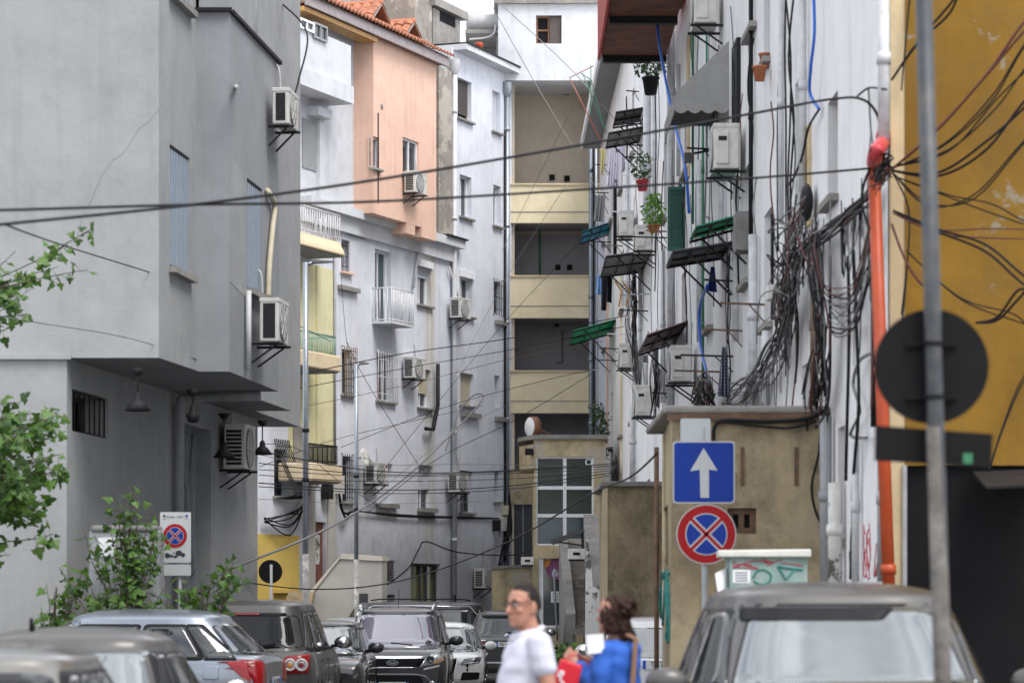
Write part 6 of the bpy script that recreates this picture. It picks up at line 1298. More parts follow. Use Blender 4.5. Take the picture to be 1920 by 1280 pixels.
# one way + no stopping post
YS = 27.5; S_ = F / YS; cx = (1322 - CX) / S_; zq = CZ + (HY - 885) / S_; zr = CZ + (HY - 1001) / S_
t = thing('road_sign', 'blue square arrow sign over a round no stopping sign on a grey post', 'road sign', (cx, YS, 0))
m = MB(); m.tube([(cx + .02, YS + .05, 0), (cx - .02, YS + .05, CZ + (HY - 800) / S_)], .03, 12); m.build('post', MAT['pipe_grey'], t)
q = MB().extr(rrect(cx - .012, zq, .60, .60, .035, YS), (0, .012, 0)).build('square_plate', MAT['sign_white'], t); MB().extr(rrect(cx - .012, zq, .575, .575, .03, YS - .002), (0, .002, 0)).build('blue_field', MAT['sign_blue'], q)
k = .60 / 115; ax = lambda x, y: Vector((cx - .012 + (x - 1319.5) * k, YS - .005, zq - (y - 885) * k))
MB().extr([ax(x, y) for x, y in ((1319, 840), (1345, 882), (1329, 880), (1329, 932), (1313, 932), (1312, 880), (1294, 883))], (0, .002, 0)).build('arrow', MAT['sign_white'], q)
nostop(t, cx + .012, zr, .29, YS)
z_ = CZ + (HY - 809) / S_; MB().extr(rrect(cx - .09, z_, .29, .26, .02, YS + .03), (0, .01, 0)).build('blank_plate', MAT['sign_grey'], t)
# zone sign on the left
YS = 35.7; S_ = F / YS; cx = (329 - CX) / S_; zc = CZ + (HY - 1007) / S_; w_ = 58 / S_; h_ = 95 / S_
t = thing('parking_sign', 'white zone sign with a no stopping symbol and a tow truck, half behind shrubs', 'road sign', (cx, YS, 0))
MB().tube([(cx + .05, YS + .05, 0), (cx + .05, YS + .05, zc + .2)], .025, 10).build('post', MAT['pipe_grey'], t)
q = MB().extr(rrect(cx, zc, w_, h_, .015, YS), (0, .01, 0)).build('plate', MAT['sign_white'], t)
nostop(t, cx - .005, zc + .02, w_ * .40, YS - .003)
m = MB(); text_mb(m, 'ZONA - ZAP 1', (cx, YS - .003, zc + h_ * .40), (1, 0, 0), (0, 0, 1), .026, bold=.012); m.build('lettering', MAT['ink'], q)
for sx, mt in ((-.36, 'ink'), (.36, 'sign_blue')):
    m = MB(); m.extr(rrect(cx + sx * w_, zc + h_ * .42, .026, .036, .012, YS - .002), (0, .001, 0)); m.extr(rrect(cx + sx * w_, zc + h_ * .36, .034, .006, .002, YS - .002), (0, .001, 0)); m.build('crest', MAT[mt], q)
m = MB(); b0 = zc - h_ * .39
for poly in (((-.13, 0), (-.06, 0), (-.06, .03), (-.10, .055), (-.13, .05)), ((-.06, .0), (.03, .0), (.03, .015), (-.06, .02)), ((.0, .02), (.12, .015), (.125, .045), (.09, .055), (.065, .085), (.02, .085), (.0, .055)), ((-.06, .02), (-.045, .02), (.0, .07), (-.005, .075))): m.extr([Vector((cx + x, YS - .003, b0 + z)) for x, z in poly], (0, .001, 0))
for x in (-.10, .0, .095): m.extr(disc(cx + x, b0 + (.0 if x < .05 else .01), .014, YS - .003, 14), (0, .001, 0))
m.build('tow_truck_symbol', MAT['ink'], q)
MB().extr(rrect(cx, zc - h_ * .5 - .09, w_, .14, .01, YS), (0, .01, 0)).build('lower_plate', MAT['sign_white'], t)
# foreground post with two signs seen from behind
YS = 13.5; S_ = F / YS; px_ = lambda p: (p - CX) / S_; pz_ = lambda p: CZ + (HY - p) / S_
t = thing('road_sign', 'tall grey foreground post with a round and an oblong sign seen from behind', 'road sign', (px_(1770), YS, 0))
m = MB(); m.tube([(px_(1773), YS, 0), (px_(1768), YS, pz_(1280)), (px_(1750), YS, pz_(640)), (px_(1731), YS, pz_(-40))], .041, 16); m.build('post', MAT['post_grey'], t)
m = MB(); q = [(px_(1773), YS, 0), (px_(1768), YS, pz_(1280)), (px_(1753), YS, pz_(800))]; m.tube(q, .0425, 16); m.build('weathered_base', MAT['post_stained'], t)
MB().extr(disc(px_(1750), pz_(685), 108 / S_, YS + .055), (0, .015, 0)).build('round_plate', MAT['sign_back'], t)
MB().extr([Vector((px_(x), YS + .055, pz_(y))) for x, y in ((1644, 796), (1865, 812), (1862, 876), (1643, 862))], (0, .012, 0)).build('oblong_plate', MAT['sign_back'], t)
MB().extr(rrect(px_(1818), pz_(858), .045, .05, .005, YS + .052), (0, .003, 0)).build('green_sticker', MAT['pipe_green'], t)
for y in (640, 740): m = MB(); m.tube([(px_(1750), YS, pz_(y)), (px_(1750), YS, pz_(y + 8))], .05, 14); m.box(px_(1750) - .12, px_(1750) + .12, YS + .03, YS + .055, pz_(y + 8), pz_(y)); m.build('clamp', MAT['sign_back'], t)
# round sign back on the left
YS = 60; t = thing('road_sign', 'small round sign seen from behind on a thin post by the yellow wall base', 'road sign', at(507, 1200, YS)); p = at(507, 1071, YS)
MB().extr(disc(p.x, p.z, .25, YS), (0, .015, 0)).build('round_plate', MAT['sign_back'], t); MB().tube([(p.x + .02, YS - .03, gz(YS)), (p.x + .02, YS - .03, p.z + .15)], .03, 8).build('post', MAT['pipe_grey'], t)
# lamp posts
for px, top, bot, dist, arm, lab in ((573, 492, 1040, 56, 626, 'tall galvanised lamp post in front of the yellow balconies, its foot pasted with old posters'), (668, 682, 1050, 66, 692, 'shorter galvanised lamp post in front of the stair wall with a short arm')):
    a = at(px, top, dist); b = at(px, bot, dist); t = thing('street_lamp', lab, 'street lamp', (a.x, dist, gz(dist)))
    k = 11 / F * dist / 2 if px < 600 else .05
    m = MB(); m.tube([(a.x, dist, b.z), a], k, 12, r1=k * .9); m.build('pole', MAT['galvanised'], t); m = MB(); m.tube([(a.x + .03, dist, gz(dist) - .1), (a.x, dist, b.z + .02)], k * 1.1, 12); m.build('pasted_base', MAT['concrete_post'], t)
    e = at(arm, top + 2, dist); h0 = a.lerp(e, .25); m = MB(); m.tube([a - Vector((0, 0, .05)), h0], .03, 8); m.build('arm', MAT['galvanised'], t); m = MB(); m.hexa([h0 + Vector((0, -.09, -.02)), e + Vector((0, -.05, .02)), e + Vector((0, .05, .02)), h0 + Vector((0, .09, -.02)), h0 + Vector((0, -.07, .06)), e + Vector((0, -.03, .05)), e + Vector((0, .03, .05)), h0 + Vector((0, .07, .06))]); m.build('lamp_head', MAT['sheet_dark'], t, bevel=.01)
    for zz in (.55, .72): m = MB(); p = b.lerp(a, zz - .3); m.tube([p, p + Vector((0, 0, .07))], k * 1.25, 12); m.build('band', MAT['iron_black'], t)
# graffiti covered cabinet
YS = 23.6; S_ = F / YS; px_ = lambda p: (p - CX) / S_; pz_ = lambda p: CZ + (HY - p) / S_
plain('cabinet_green', (.19, .27, .245), .6, var=.2, scale=5, dirt=(.45, .42, .42), da=.35); plain('cabinet_lid', (.52, .52, .48), .7, var=.15)
t = thing('utility_cabinet', 'pale green utility cabinet with a white lid scrawled with teal graffiti', 'utility cabinet', (px_(1440), YS, 0))
m = MB(); m.box(px_(1368), px_(1514), YS, YS + .5, .0, pz_(1042)); q = m.build('case', MAT['cabinet_green'], t, bevel=.01)
m = MB(); m.hexa([(px_(1346), YS - .05, pz_(1044)), (px_(1520), YS - .05, pz_(1044)), (px_(1520), YS + .55, pz_(1044)), (px_(1352), YS + .55, pz_(1044)), (px_(1346), YS - .05, pz_(1031)), (px_(1520), YS - .05, pz_(1029)), (px_(1520), YS + .55, pz_(1029)), (px_(1352), YS + .55, pz_(1031))]); m.build('lid', MAT['cabinet_lid'], t, bevel=.012)
PQ = Plane(0, YS - .003, 1, 0)
m = MB(); gp_ = lambda l: [PQ.p(x, y) for x, y in l]
m.tube(spline(gp_([(1412, 1083), (1420, 1070), (1434, 1068), (1446, 1078), (1440, 1092), (1424, 1094), (1413, 1088)]), 5), .008, 5); m.tube(gp_([(1458, 1062), (1505, 1068)]), .010, 5); m.tube(gp_([(1460, 1064), (1474, 1086), (1490, 1066)]), .009, 5); m.build('graffiti', MAT['spray_teal'], q)
m = MB(); graffiti(m, PQ, .001, 12, 1376, 1506, 1048, 1066, 7, .004); m.build('scribble', MAT['spray_red'], q)
m = MB(); m.extr(gp_([(1374, 1068), (1407, 1068), (1406, 1092), (1374, 1092)]), (0, -.002, 0)); nt2 = m.build('notice', MAT['paper'], q); m = MB()
for k in range(4): m.extr([p - Vector((0, .003, 0)) for p in gp_([(1378, 1072 + 5 * k), (1402, 1072 + 5 * k), (1402, 1074 + 5 * k), (1378, 1074 + 5 * k)])], (0, -.001, 0))
m.build('printed_lines', MAT['ink'], nt2); m = MB(); m.extr([(px_(1366), YS + .1, pz_(1062)), (px_(1340), YS - .05, pz_(1075)), (px_(1345), YS - .05, pz_(1108)), (px_(1366), YS + .1, pz_(1100))], (.01, .01, 0)); m.build('torn_paper', MAT['paper'], q)
# grey bin behind the shrubs
t = thing('container', 'big dark grey plastic container with a white notice behind the shrubs', 'container', at(232, 1200, 35.3)); a, b = at(166, 990, 35.3), at(300, 1300, 35.3)
m = MB(); m.box(a.x, b.x, 35.3, 35.95, 0, a.z); m.build('body', MAT['sheet_dark'] if False else MAT['pipe_grey'], t, bevel=.05); m = MB(); m.box(a.x + .02, b.x - .02, 35.28, 35.96, a.z - .06, a.z + .04); m.build('lid', MAT['sheet_grey'], t, bevel=.04)
m = MB(); m.extr([at(x, y, 35.285) for x, y in ((184, 1008), (216, 1006), (216, 1042), (184, 1042))], (0, .01, 0)); m.build('notice', MAT['paper'], t)
# ================================================================ cables
cn = 0
def cable(label, pts, r, mat='cable_black', group=None, k=8, name='cable', cat='cable'):
    m = MB(); m.tube(spline(pts, k), r, 6); return m.build(name, MAT[mat], None, label, cat, group)
def pz3(l): return [at(*q) for q in l]
cable('thick black cable crossing the whole street, the straighter of two', pz3([(-300, 398, 18), (0, 394, 19), (350, 384, 20), (700, 378, 21), (1100, 355, 22.3), (1400, 335, 23.3), (1665, 313, 24.2)]), .011)
cable('thick black cable crossing the street and looping down to the red elbow', pz3([(-300, 452, 17), (0, 421, 18.5), (360, 384, 20), (700, 338, 21), (1100, 270, 22.5), (1400, 215, 23.5), (1560, 186, 24), (1620, 188, 24.1), (1648, 225, 24.2), (1645, 280, 24.2), (1620, 345, 24.15), (1617, 385, 24.15), (1630, 430, 24.1)]), .012)
thin = 'thin black cables slung across the street'
for i, (l, r, mt) in enumerate((
  ([(8, 420, 18.6), (60, 440, 24), (150, 470, 31), (370, 538, 40), (480, 572, 47), (620, 640, 64)], .008, 'cable_black'), ([(-220, 552, 22), (60, 603, 30), (250, 636, 35), (430, 694, 40)], .006, 'cable_grey'),
  ([(560, 702, 62), (760, 662, 66), (950, 635, 69), (1162, 594, 71), (1215, 580, 69)], .012, 'cable_black'), ([(560, 728, 60), (760, 690, 66), (960, 655, 70), (1170, 612, 71)], .009, 'cable_black'),
  ([(580, 760, 62), (760, 722, 68), (960, 672, 72), (1130, 640, 73)], .007, 'cable_red'), ([(640, 838, 70), (820, 768, 74), (960, 728, 76), (1120, 690, 76)], .008, 'cable_black'),
  ([(486, 845, 52), (700, 882, 58), (900, 884, 64), (1160, 868, 70)], .012, 'cable_black'), ([(486, 868, 52), (700, 889, 58), (900, 886, 64), (1160, 872, 70)], .010, 'cable_black'), ([(486, 880, 52), (760, 893, 60), (1160, 878, 70)], .008, 'cable_black'),
  ([(486, 890, 52), (700, 902, 58), (980, 896, 66), (1162, 880, 70)], .008, 'cable_black'), ([(486, 905, 52), (700, 918, 58), (940, 912, 66), (1162, 884, 70)], .012, 'cable_black'), ([(486, 912, 52), (760, 925, 60), (980, 914, 66), (1165, 888, 70)], .009, 'cable_black'),
  ([(486, 852, 53), (620, 872, 60), (900, 870, 68), (1160, 876, 71)], .007, 'cable_grey'), ([(490, 832, 53), (560, 842, 58), (640, 905, 72), (730, 960, 76)], .007, 'cable_black'),
  ([(486, 935, 52), (700, 944, 62), (900, 940, 70)], .006, 'cable_grey'), ([(486, 875, 52), (620, 826, 66), (760, 792, 74), (905, 760, 80)], .007, 'cable_black'),
  ([(520, 0, 46), (575, 60, 44), (560, 150, 42.5), (548, 190, 42)], .014, 'cable_black'), ([(935, 5, 89), (1080, 140, 84), (1240, 330, 66), (1330, 410, 44)], .012, 'cable_grey'), ([(905, -20, 89), (1000, 150, 88), (1100, 320, 85), (1140, 400, 80)], .012, 'cable_grey'),
  ([(942, 470, 87), (1010, 330, 88), (1085, 180, 84)], .008, 'cable_grey'), ([(845, 720, 84), (950, 520, 87), (1060, 350, 86)], .007, 'cable_grey'), ([(700, 905, 77), (800, 780, 80), (950, 600, 86), (1100, 440, 80)], .007, 'cable_black'), ([(650, 640, 74), (690, 720, 75), (790, 880, 78)], .008, 'cable_black'), ([(640, 520, 74), (650, 640, 74), (672, 740, 74)], .007, 'cable_black'),
  ([(690, 960, 76), (820, 860, 74), (960, 790, 72), (1110, 700, 72)], .008, 'cable_black'), ([(640, 985, 74), (760, 880, 78), (870, 800, 82), (950, 760, 86)], .007, 'cable_grey'))):
    cable('thin cable slung across the middle of the street' if r < .0125 else ['black cable hanging from the top of the grey building'][0] if i == 16 else 'thin cable slung across the middle of the street', pz3(l), r * 1.0, mt, thin)
cable('thick grey cable climbing across the pale blue facade to a loop and back', pz3([(430, 1066, 45), (560, 1015, 52), (660, 965, 58), (760, 895, 66), (850, 810, 74), (905, 748, 80), (890, 740, 80.5), (862, 770, 80), (835, 845, 79)]), .022, 'cable_grey')
cable('long black cable sagging low over the cars from the grey building to the outbuilding roof', pz3([(440, 1088, 47), (560, 1103, 50), (680, 1100, 50), (800, 1075, 48), (960, 1012, 44), (1110, 925, 38), (1180, 895, 34), (1232, 850, 31)]), .012)
cable('black cable hanging in a low loop along the foot of the pale blue block', pz3([(720, 1100, 76), (765, 1065, 77), (785, 1030, 78), (800, 1015, 78), (860, 1035, 80), (960, 1040, 82), (1000, 1025, 78)]), .02)
m = MB(); q = random.Random(3)
for i in range(8): m.tube(spline([B0.w(U(486) , zB(486, 975) + q.uniform(-.1, .1), .15), B0.w(U(530), zB(530, 960) - q.uniform(0, .7), .2), B0.w(U(556), zB(556, 950) + q.uniform(-.1, .1), .2), B0.w(U(565), zB(565, 900), .12), B0.w(U(572), zB(572, 880) + q.uniform(-.1, .1), .1)], 5), .018, 5)
m.build('cable_bundle', MAT['cable_black'], None, 'drooping black cable bundle under the bulging window grille', 'cable bundle')
m = MB()
for i in range(7): m.tube(spline([B0.w(U(628), zB(628, 905), .1), B0.w(U(629), zB(629, 950), .1 + q.uniform(0, .1)), B0.w(U(640), zB(640, 968) + q.uniform(-.1, .1), .15), B0.w(U(660), zB(660, 958), .1), B0.w(U(740), zB(740, 966) + q.uniform(-.04, .04), .08), B0.w(U(850), zB(850, 970) + q.uniform(-.03, .03), .08), B0.w(U(946), zB(946, 972), .1)], 5), .018, 5)
m.build('cable_bundle', MAT['cable_black'], None, 'long black cable bundle pinned along the pale blue facade above the doors', 'cable bundle')
m = MB()
for i in range(9): m.tube(spline([B0.w(U(944), zB(944, 930) + q.uniform(-.2, .2), .2), B0.w(U(935), zB(935, 1000), .25 + q.uniform(0, .2)), B0.w(U(928), zB(928, 1030) + q.uniform(-.3, .3), .3), B0.w(U(922), zB(922, 1070), .2)], 5), .02, 5)
m.build('cable_bundle', MAT['cable_black'], None, 'black cable bundle spilling from the boxes at the end of the tall white block', 'cable bundle')
for i, (x, y, w_, h_) in enumerate(((936, 985, .3, .45), (944, 955, .25, .3), (926, 985, .2, .35), (607, 925, .3, .4), (631, 915, .2, .5))):
    u, z = B0.uv(x, y + 10, .1); m = MB(); m.pbox(B0, u, u + w_, z, z + h_, .03, .25); o = m.build('junction_box', MAT[('ac_white', 'roller_beige', 'iron_black', 'iron_black', 'ac_white')[i]], None, ('pale junction box among the cables at the end of the tall block', 'beige junction box topmost at the end of the tall block', 'black junction box beside the pale one at the end of the tall block', 'black meter box under the lowest yellow balcony', 'pale meter box by the barred window under the lowest balcony')[i], 'junction box')
t = thing('satellite_dish', 'pale satellite dish on the pale blue wall beside the lamp post', 'satellite dish', B0.p(684, 870)); p = B0.p(684, 858, .3); m = MB(); m.lathe(p, [(0, -.06), (.15, -.04), (.27, .02), (.275, .03), (.15, -.02), (0, -.04)], 20, 0, (.9, -.4, .3)); m.build('dish', MAT['ac_white'], t); m = MB(); m.bar(p, p - B0.n * .3, .04); m.bar(p, p + B0.n * .25 + Vector((0, 0, -.1)), .02); m.build('arm', MAT['galvanised'], t)
m = MB(); p = [B0.p(x, y, .15) for x, y in ((821, 682), (821, 760), (812, 805), (798, 803))]; m.tube(p, .06, 8); m.build('stove_pipe', MAT['iron_black'], None, 'bent black stove pipe on the pale blue wall', 'pipe')
for l, r, mt, lab in (([(808, 435, .06), (785, 470, .06), (775, 540, .08)], .04, 'pipe_white', 'thin white pipe under the cornice of the pale blue block'), ([(842, 500, .1), (858, 555, .1)], .035, 'pipe_white', 'slanting white pipe beside the window of the tall block')):
    m = MB(); m.tube([B0.p(*q_) for q_ in l], r, 8); m.build('pipe', MAT[mt], None, lab, 'pipe')
# cables down the right facade
vert = 'vertical cables clipped to the white block'; q = random.Random(11)
def vcable(x, y0, y1, r, mt, n=.04, wob=.06, lab='thin cable running down the white block', grp=vert):
    u, za = PR.uv(x, y0); zb = PR.uv(x, y1)[1]; k = max(4, int(abs(za - zb) / 1.0)); pts = [PR.w(u + q.uniform(-wob, wob) * 3, za + (zb - za) * i / k, n + q.uniform(0, wob)) for i in range(k + 1)]
    return cable(lab, pts, r, mt, grp, 5)
for i in range(46):
    x = q.choice((1155, 1172, 1180, 1200, 1226, 1235, 1240, 1246, 1250, 1265, 1272, 1284, 1292, 1304, 1312, 1330, 1338, 1345, 1350, 1372, 1384, 1396, 1415, 1420, 1462, 1480, 1488, 1494, 1498, 1506, 1512, 1600, 1646, 1650)) + q.uniform(-4, 4)
    y0 = q.uniform(-30, 500); y1 = min(900 if x < 1220 else 765, y0 + q.uniform(150, 520)); vcable(x, y0, y1, q.choice((.008, .010, .013)), q.choice(('cable_black', 'cable_black', 'cable_grey', 'cable_grey', 'cable_red')))
for x in (1471, 1484, 1490, 1497): vcable(x, -20, 470, .012, 'cable_black', .05, .05)
for i, (l, lab) in enumerate((([(1230, -20, .5), (1236, 80, .5), (1262, 220, .45), (1284, 310, .4), (1292, 400, .35)], 'long blue hose hanging from the rusty balcony'), ([(1525, -20, .1), (1527, 60, .1), (1520, 130, .12), (1519, 175, .1), (1536, 205, .05)], 'short blue hose at the top of the near facade'), ([(1326, 535, .3), (1312, 580, .3), (1314, 650, .3), (1325, 700, .3), (1330, 745, .25)], 'blue hose beside the checked shirt'))):
    cable(lab, [PR.p(*q_) for q_ in l], .024 if i == 0 else .018 if i == 1 else .024, 'hose_blue', None, 8, 'hose', 'hose')
cable('black cable tied to the end of the short blue hose', [PR.p(*q_) for q_ in ((1536, 205, .05), (1516, 240, .08), (1505, 290, .1), (1490, 330, .08), (1480, 345, .06))], .014)
def tangle(label, path, n, spread, r, seed, hang=0, P=PR, mats=('cable_black', 'cable_grey', 'cable_red')):
    q = random.Random(seed); m = MB(); base = [P.p(*p) for p in path]
    for i in range(n):
        o = Vector((0, q.gauss(0, spread * 2), q.gauss(0, spread))); pts = [p + o * q.uniform(.4, 1.2) + Vector((-abs(q.gauss(0, spread * .6)), q.gauss(0, spread), q.gauss(0, spread * .7))) for p in base]
        m.tube(spline(pts, 5), r * q.uniform(.5, 1.4), 5, q.choice((0, 0, 0, 0, 1, 1, 2)))
    for i in range(hang):
        j = q.randrange(len(base) - 1); a = base[j].lerp(base[j + 1], q.random()); b = base[j].lerp(base[j + 1], q.random()) + Vector((0, q.uniform(-.5, .8), q.uniform(-.2, .3))); m.tube(sag(a, b, q.uniform(.15, .7)), r * q.uniform(.5, .9), 5, q.choice((0, 0, 0, 1)))
    return m.build('cable_tangle', [MAT[x] for x in mats], None, label, 'cable tangle')
tangle('dense black knot of cables and boxes on the white block left of the orange pipe', [(1510, 430, .15), (1495, 470, .2), (1490, 520, .22), (1480, 560, .18), (1470, 610, .12)], 34, .19, .0075, 1, 30)
tangle('thick black cable rope rising from the knot to the orange pipe', [(1490, 480, .15), (1530, 452, .15), (1570, 425, .14), (1605, 395, .12), (1640, 360, .1)], 18, .045, .009, 2, 26)
tangle('black cable rope sloping down from the knot towards the drainpipe', [(1490, 560, .15), (1475, 630, .14), (1450, 680, .14), (1425, 715, .12), (1395, 740, .1), (1365, 755, .1)], 20, .10, .008, 3, 14)
tangle('loose cables hanging between the rusty pipe and the orange pipe', [(1535, 455, .12), (1545, 540, .15), (1552, 640, .15), (1545, 720, .12), (1535, 770, .1)], 20, .14, .009, 4, 10)
tangle('loop of dark cables swinging from the rope under the orange pipe', [(1525, 470, .1), (1550, 540, .12), (1590, 560, .12), (1620, 520, .12), (1645, 420, .1)], 9, .06, .008, 5, 3)
tangle('lower loop of dark cables beside the orange pipe', [(1560, 590, .1), (1580, 605, .12), (1610, 585, .12), (1635, 500, .1)], 7, .06, .008, 6)
tangle('heap of black cables on the outbuilding roof under the blue hose', [(1310, 755, .3), (1318, 735, .3), (1326, 715, .3), (1334, 735, .3), (1340, 756, .25)], 40, .10, .010, 7, 10)
tangle('spray of cables bursting from the orange pipe to the yellow wall', [(1650, 330, .15), (1662, 318, .1), (1672, 312, .05)], 40, .07, .008, 8)
tangle('black cables clustered by the round cable arch at the annex', [(1160, 870, .1), (1158, 885, .12), (1156, 900, .1)], 34, .12, .009, 9, 12)
tangle('black cable loom running along the far facade above the brown awning', [(1192, 500, .12), (1194, 560, .15), (1192, 620, .12), (1196, 690, .12), (1204, 740, .1)], 26, .13, .009, 10, 12)
tangle('cable loom behind the lowest awning of the far facade', [(1232, 640, .12), (1236, 700, .15), (1234, 760, .12)], 26, .13, .009, 12, 10)
for i, l in enumerate(([(1590, 480, .1), (1592, 620, .1), (1588, 800, .1), (1586, 900, .08)], [(1600, 470, .1), (1606, 620, .1), (1610, 760, .1), (1600, 900, .08), (1599, 1000, .05), (1600, 1080, .05)], [(1556, 480, .1), (1556, 700, .12), (1548, 770, .1), (1530, 800, .4)])):
    cable(('black cable dropping straight from the cable rope to the corner of the outbuilding', 'long black cable dropping down the white wall beside the graffiti', 'black cable curving from the rope over the outbuilding edge')[i], [PR.p(*q_) for q_ in l], .017)
cable('grey curled cable end on the white wall above the graffiti', [PR.p(*q_) for q_ in ((1640, 660, .05), (1612, 676, .08), (1600, 720, .08), (1612, 770, .08), (1595, 815, .06), (1625, 820, .08))], .016, 'cable_grey')
PO2 = Plane(X0, 28.6, 1, 0)
cable('black cable draped along the front of the beige outbuilding under its roof', [PO2.p(*q_) for q_ in ((1338, 830, .04), (1340, 800, .05), (1360, 788, .06), (1440, 790, .08), (1510, 785, .08), (1545, 770, .08))], .022)
cable('second black cable sagging across the front of the beige outbuilding', [PO2.p(*q_) for q_ in ((1352, 790, .06), (1420, 798, .08), (1480, 802, .08), (1530, 790, .06))], .014)
cable('black cable looping on the right side of the beige outbuilding front', [PO2.p(*q_) for q_ in ((1540, 790, .05), (1535, 850, .05), (1522, 910, .05), (1530, 960, .05), (1552, 1002, .04))], .014)
m = MB(); p = PR.p(1512, 380, .1); m.ball(p, (.07, .25, .20), 12, 8); m.build('splice_closure', MAT['iron_black'], None, 'black cable splice closure hanging above the cable knot', 'junction box')
u, z = PR.uv(1478, 560, .1); m = MB(); m.pbox(PR, u, u + .3, z, z + .16, .15, .32); m.build('junction_box', MAT['ac_white'], None, 'pale junction box among the black cable knot', 'junction box')
u, z = PR.uv(1398, 468, .1); m = MB(); m.pbox(PR, u, u + .5, z, z + .5, .0, .22); m.build('junction_box', MAT['sheet_grey'], None, 'grey box on the wall right of the dark grey awning', 'junction box')
t = thing('lantern', 'old grey lantern on a black arm above the green shutter', 'lamp', PR.p(1338, 300)); p = at(1290, 290, PR.p(1338, 285).y); m = MB(); m.bar(PR.p(1338, 281), p, .03); m.build('arm', MAT['iron_black'], t); m = MB(); m.box(p.x - .06, p.x + .09, p.y - .08, p.y + .08, p.z - .12, p.z + .02); m.build('housing', MAT['sheet_grey'], t)
# cables across the yellow wall
PY = Plane(0, 24.3, 1, 0)
for i, l in enumerate(([(1672, 318, .1), (1760, 240, .5), (1850, 140, .9), (1940, 20, 1.2)], [(1672, 316, .1), (1770, 270, .5), (1860, 180, .9), (1940, 60, 1.2)], [(1672, 314, .1), (1780, 280, .6), (1870, 200, 1.), (1940, 110, 1.2)], [(1672, 320, .1), (1760, 330, .6), (1850, 280, 1.), (1940, 170, 1.2)],
    [(1675, 325, .1), (1740, 380, .6), (1830, 370, 1.), (1940, 250, 1.2)], [(1675, 330, .1), (1780, 370, .5), (1860, 400, .8), (1940, 425, 1.)], [(1675, 395, .1), (1760, 430, .5), (1850, 460, .8), (1940, 530, 1.)], [(1675, 400, .1), (1760, 438, .5), (1850, 446, .8), (1940, 448, 1.)],
    [(1672, 320, .1), (1700, 380, .1), (1705, 440, .1), (1698, 520, .1), (1690, 590, .1)], [(1830, 605, .6), (1870, 600, .8), (1910, 560, 1.), (1950, 520, 1.2)], [(1700, 470, .1), (1800, 560, .4), (1900, 600, .8), (1950, 612, 1.)], [(1850, 900, .1), (1880, 800, .1), (1930, 690, .1)], [(1672, 150, .1), (1720, 80, .5), (1780, 10, .8), (1800, -20, 1.)], [(1690, 170, .05), (1700, 60, .05), (1708, -20, .05)])):
    for jj in (0, 1): cable('black cable sweeping across the ochre wall beside the post', [PY.p(q_[0], q_[1] + jj * rng.uniform(-1, 1) * 26 * min(1, k_ / 3), q_[2]) for k_, q_ in enumerate(l + ([(2 * l[-1][0] - l[-2][0] + 60, 2 * l[-1][1] - l[-2][1], l[-1][2] + .2), (3.2 * l[-1][0] - 2.2 * l[-2][0] + 200, 3.2 * l[-1][1] - 2.2 * l[-2][1], l[-1][2] + .4)] if l[-1][0] > 1900 else []))], .007 if i % 3 else .011, 'cable_black' if i % 7 else 'cable_red', 'cables sweeping across the ochre wall')
cable('red and grey twisted cable dropping on the ochre wall', [PY.p(*q_) for q_ in ((1672, 420, .1), (1690, 470, .12), (1710, 510, .12), (1730, 535, .1))], .012, 'cable_red')
cable('black cable fixed along the near facade just under the thick white drain', [PR.p(*q_) for q_ in ((1608, 180, .1), (1630, 165, .1), (1662, 168, .1))], .010)
# ================================================================ trees and shrubs at the left
def leaf_shape(mb, p, d, nrm, s, q):               # five lobed leaf
    d = Vector(d).normalized(); nrm = Vector(nrm); nrm = (nrm - d * nrm.dot(d)).normalized(); b = d.cross(nrm)
    pr = ((0, 0), (.12, .28), (.02, .50), (.30, .44), (.52, .36), (.46, .22), (.72, .20), (1., 0)); pts = [(x, y) for x, y in pr] + [(x, -y) for x, y in pr[-2:0:-1]]
    mb.add([p + d * (.42 * s)] + [p + d * (x * s) + b * (y * s) + nrm * (-.25 * s * (abs(y) ** 1.3) - .1 * s * x * x) for x, y in pts], [(0, 1 + i, 1 + (i + 1) % len(pts)) for i in range(len(pts))])
def foliage(mb, mbw, tips, seed, size, per):
    q = random.Random(seed)
    for (a, b) in tips:
        a = Vector(a); b = Vector(b); k = per
        pts = spline([a, a.lerp(b, .5) + Vector((q.uniform(-.05, .05), q.uniform(-.1, .1), q.uniform(-.02, .06))), b], 4); mbw.tube(pts, .008, 5, r1=.003)
        for i in range(k):
            f_ = q.uniform(.15, 1.0); p = pts[min(len(pts) - 1, int(f_ * (len(pts) - 1)))]; d = Vector((q.gauss(0, 1), q.gauss(0, .8), q.gauss(-.35, .6))).normalized()
            e = p + d * q.uniform(.03, .10); mbw.tube([p, e], .0025, 3); n_ = Vector((q.gauss(0, .6), q.gauss(-.6, .5), q.gauss(.6, .5))); leaf_shape(mb, e, d, n_, size * q.uniform(.55, 1.25), q)
def tree(name, label, trunk, tips, seed, size, per, r, mat='leaf_maple', cat='tree'):
    t = thing(name, label, cat, Vector(trunk[0])); mw = MB(); ml = MB()
    mw.tube(spline(trunk, 6), r, 8, r1=r * .35)
    foliage(ml, mw, tips, seed, size, per)
    mw.build('trunk', MAT['bark'], t); ml.build('crown', MAT[mat], t, fixn=False); return t
plain('bark', (.07, .055, .04), .9, var=.3, bump=.5)
YT = 30.0; A = lambda x, y, yy=YT: at(x, y, yy); q = random.Random(21)
tips = []
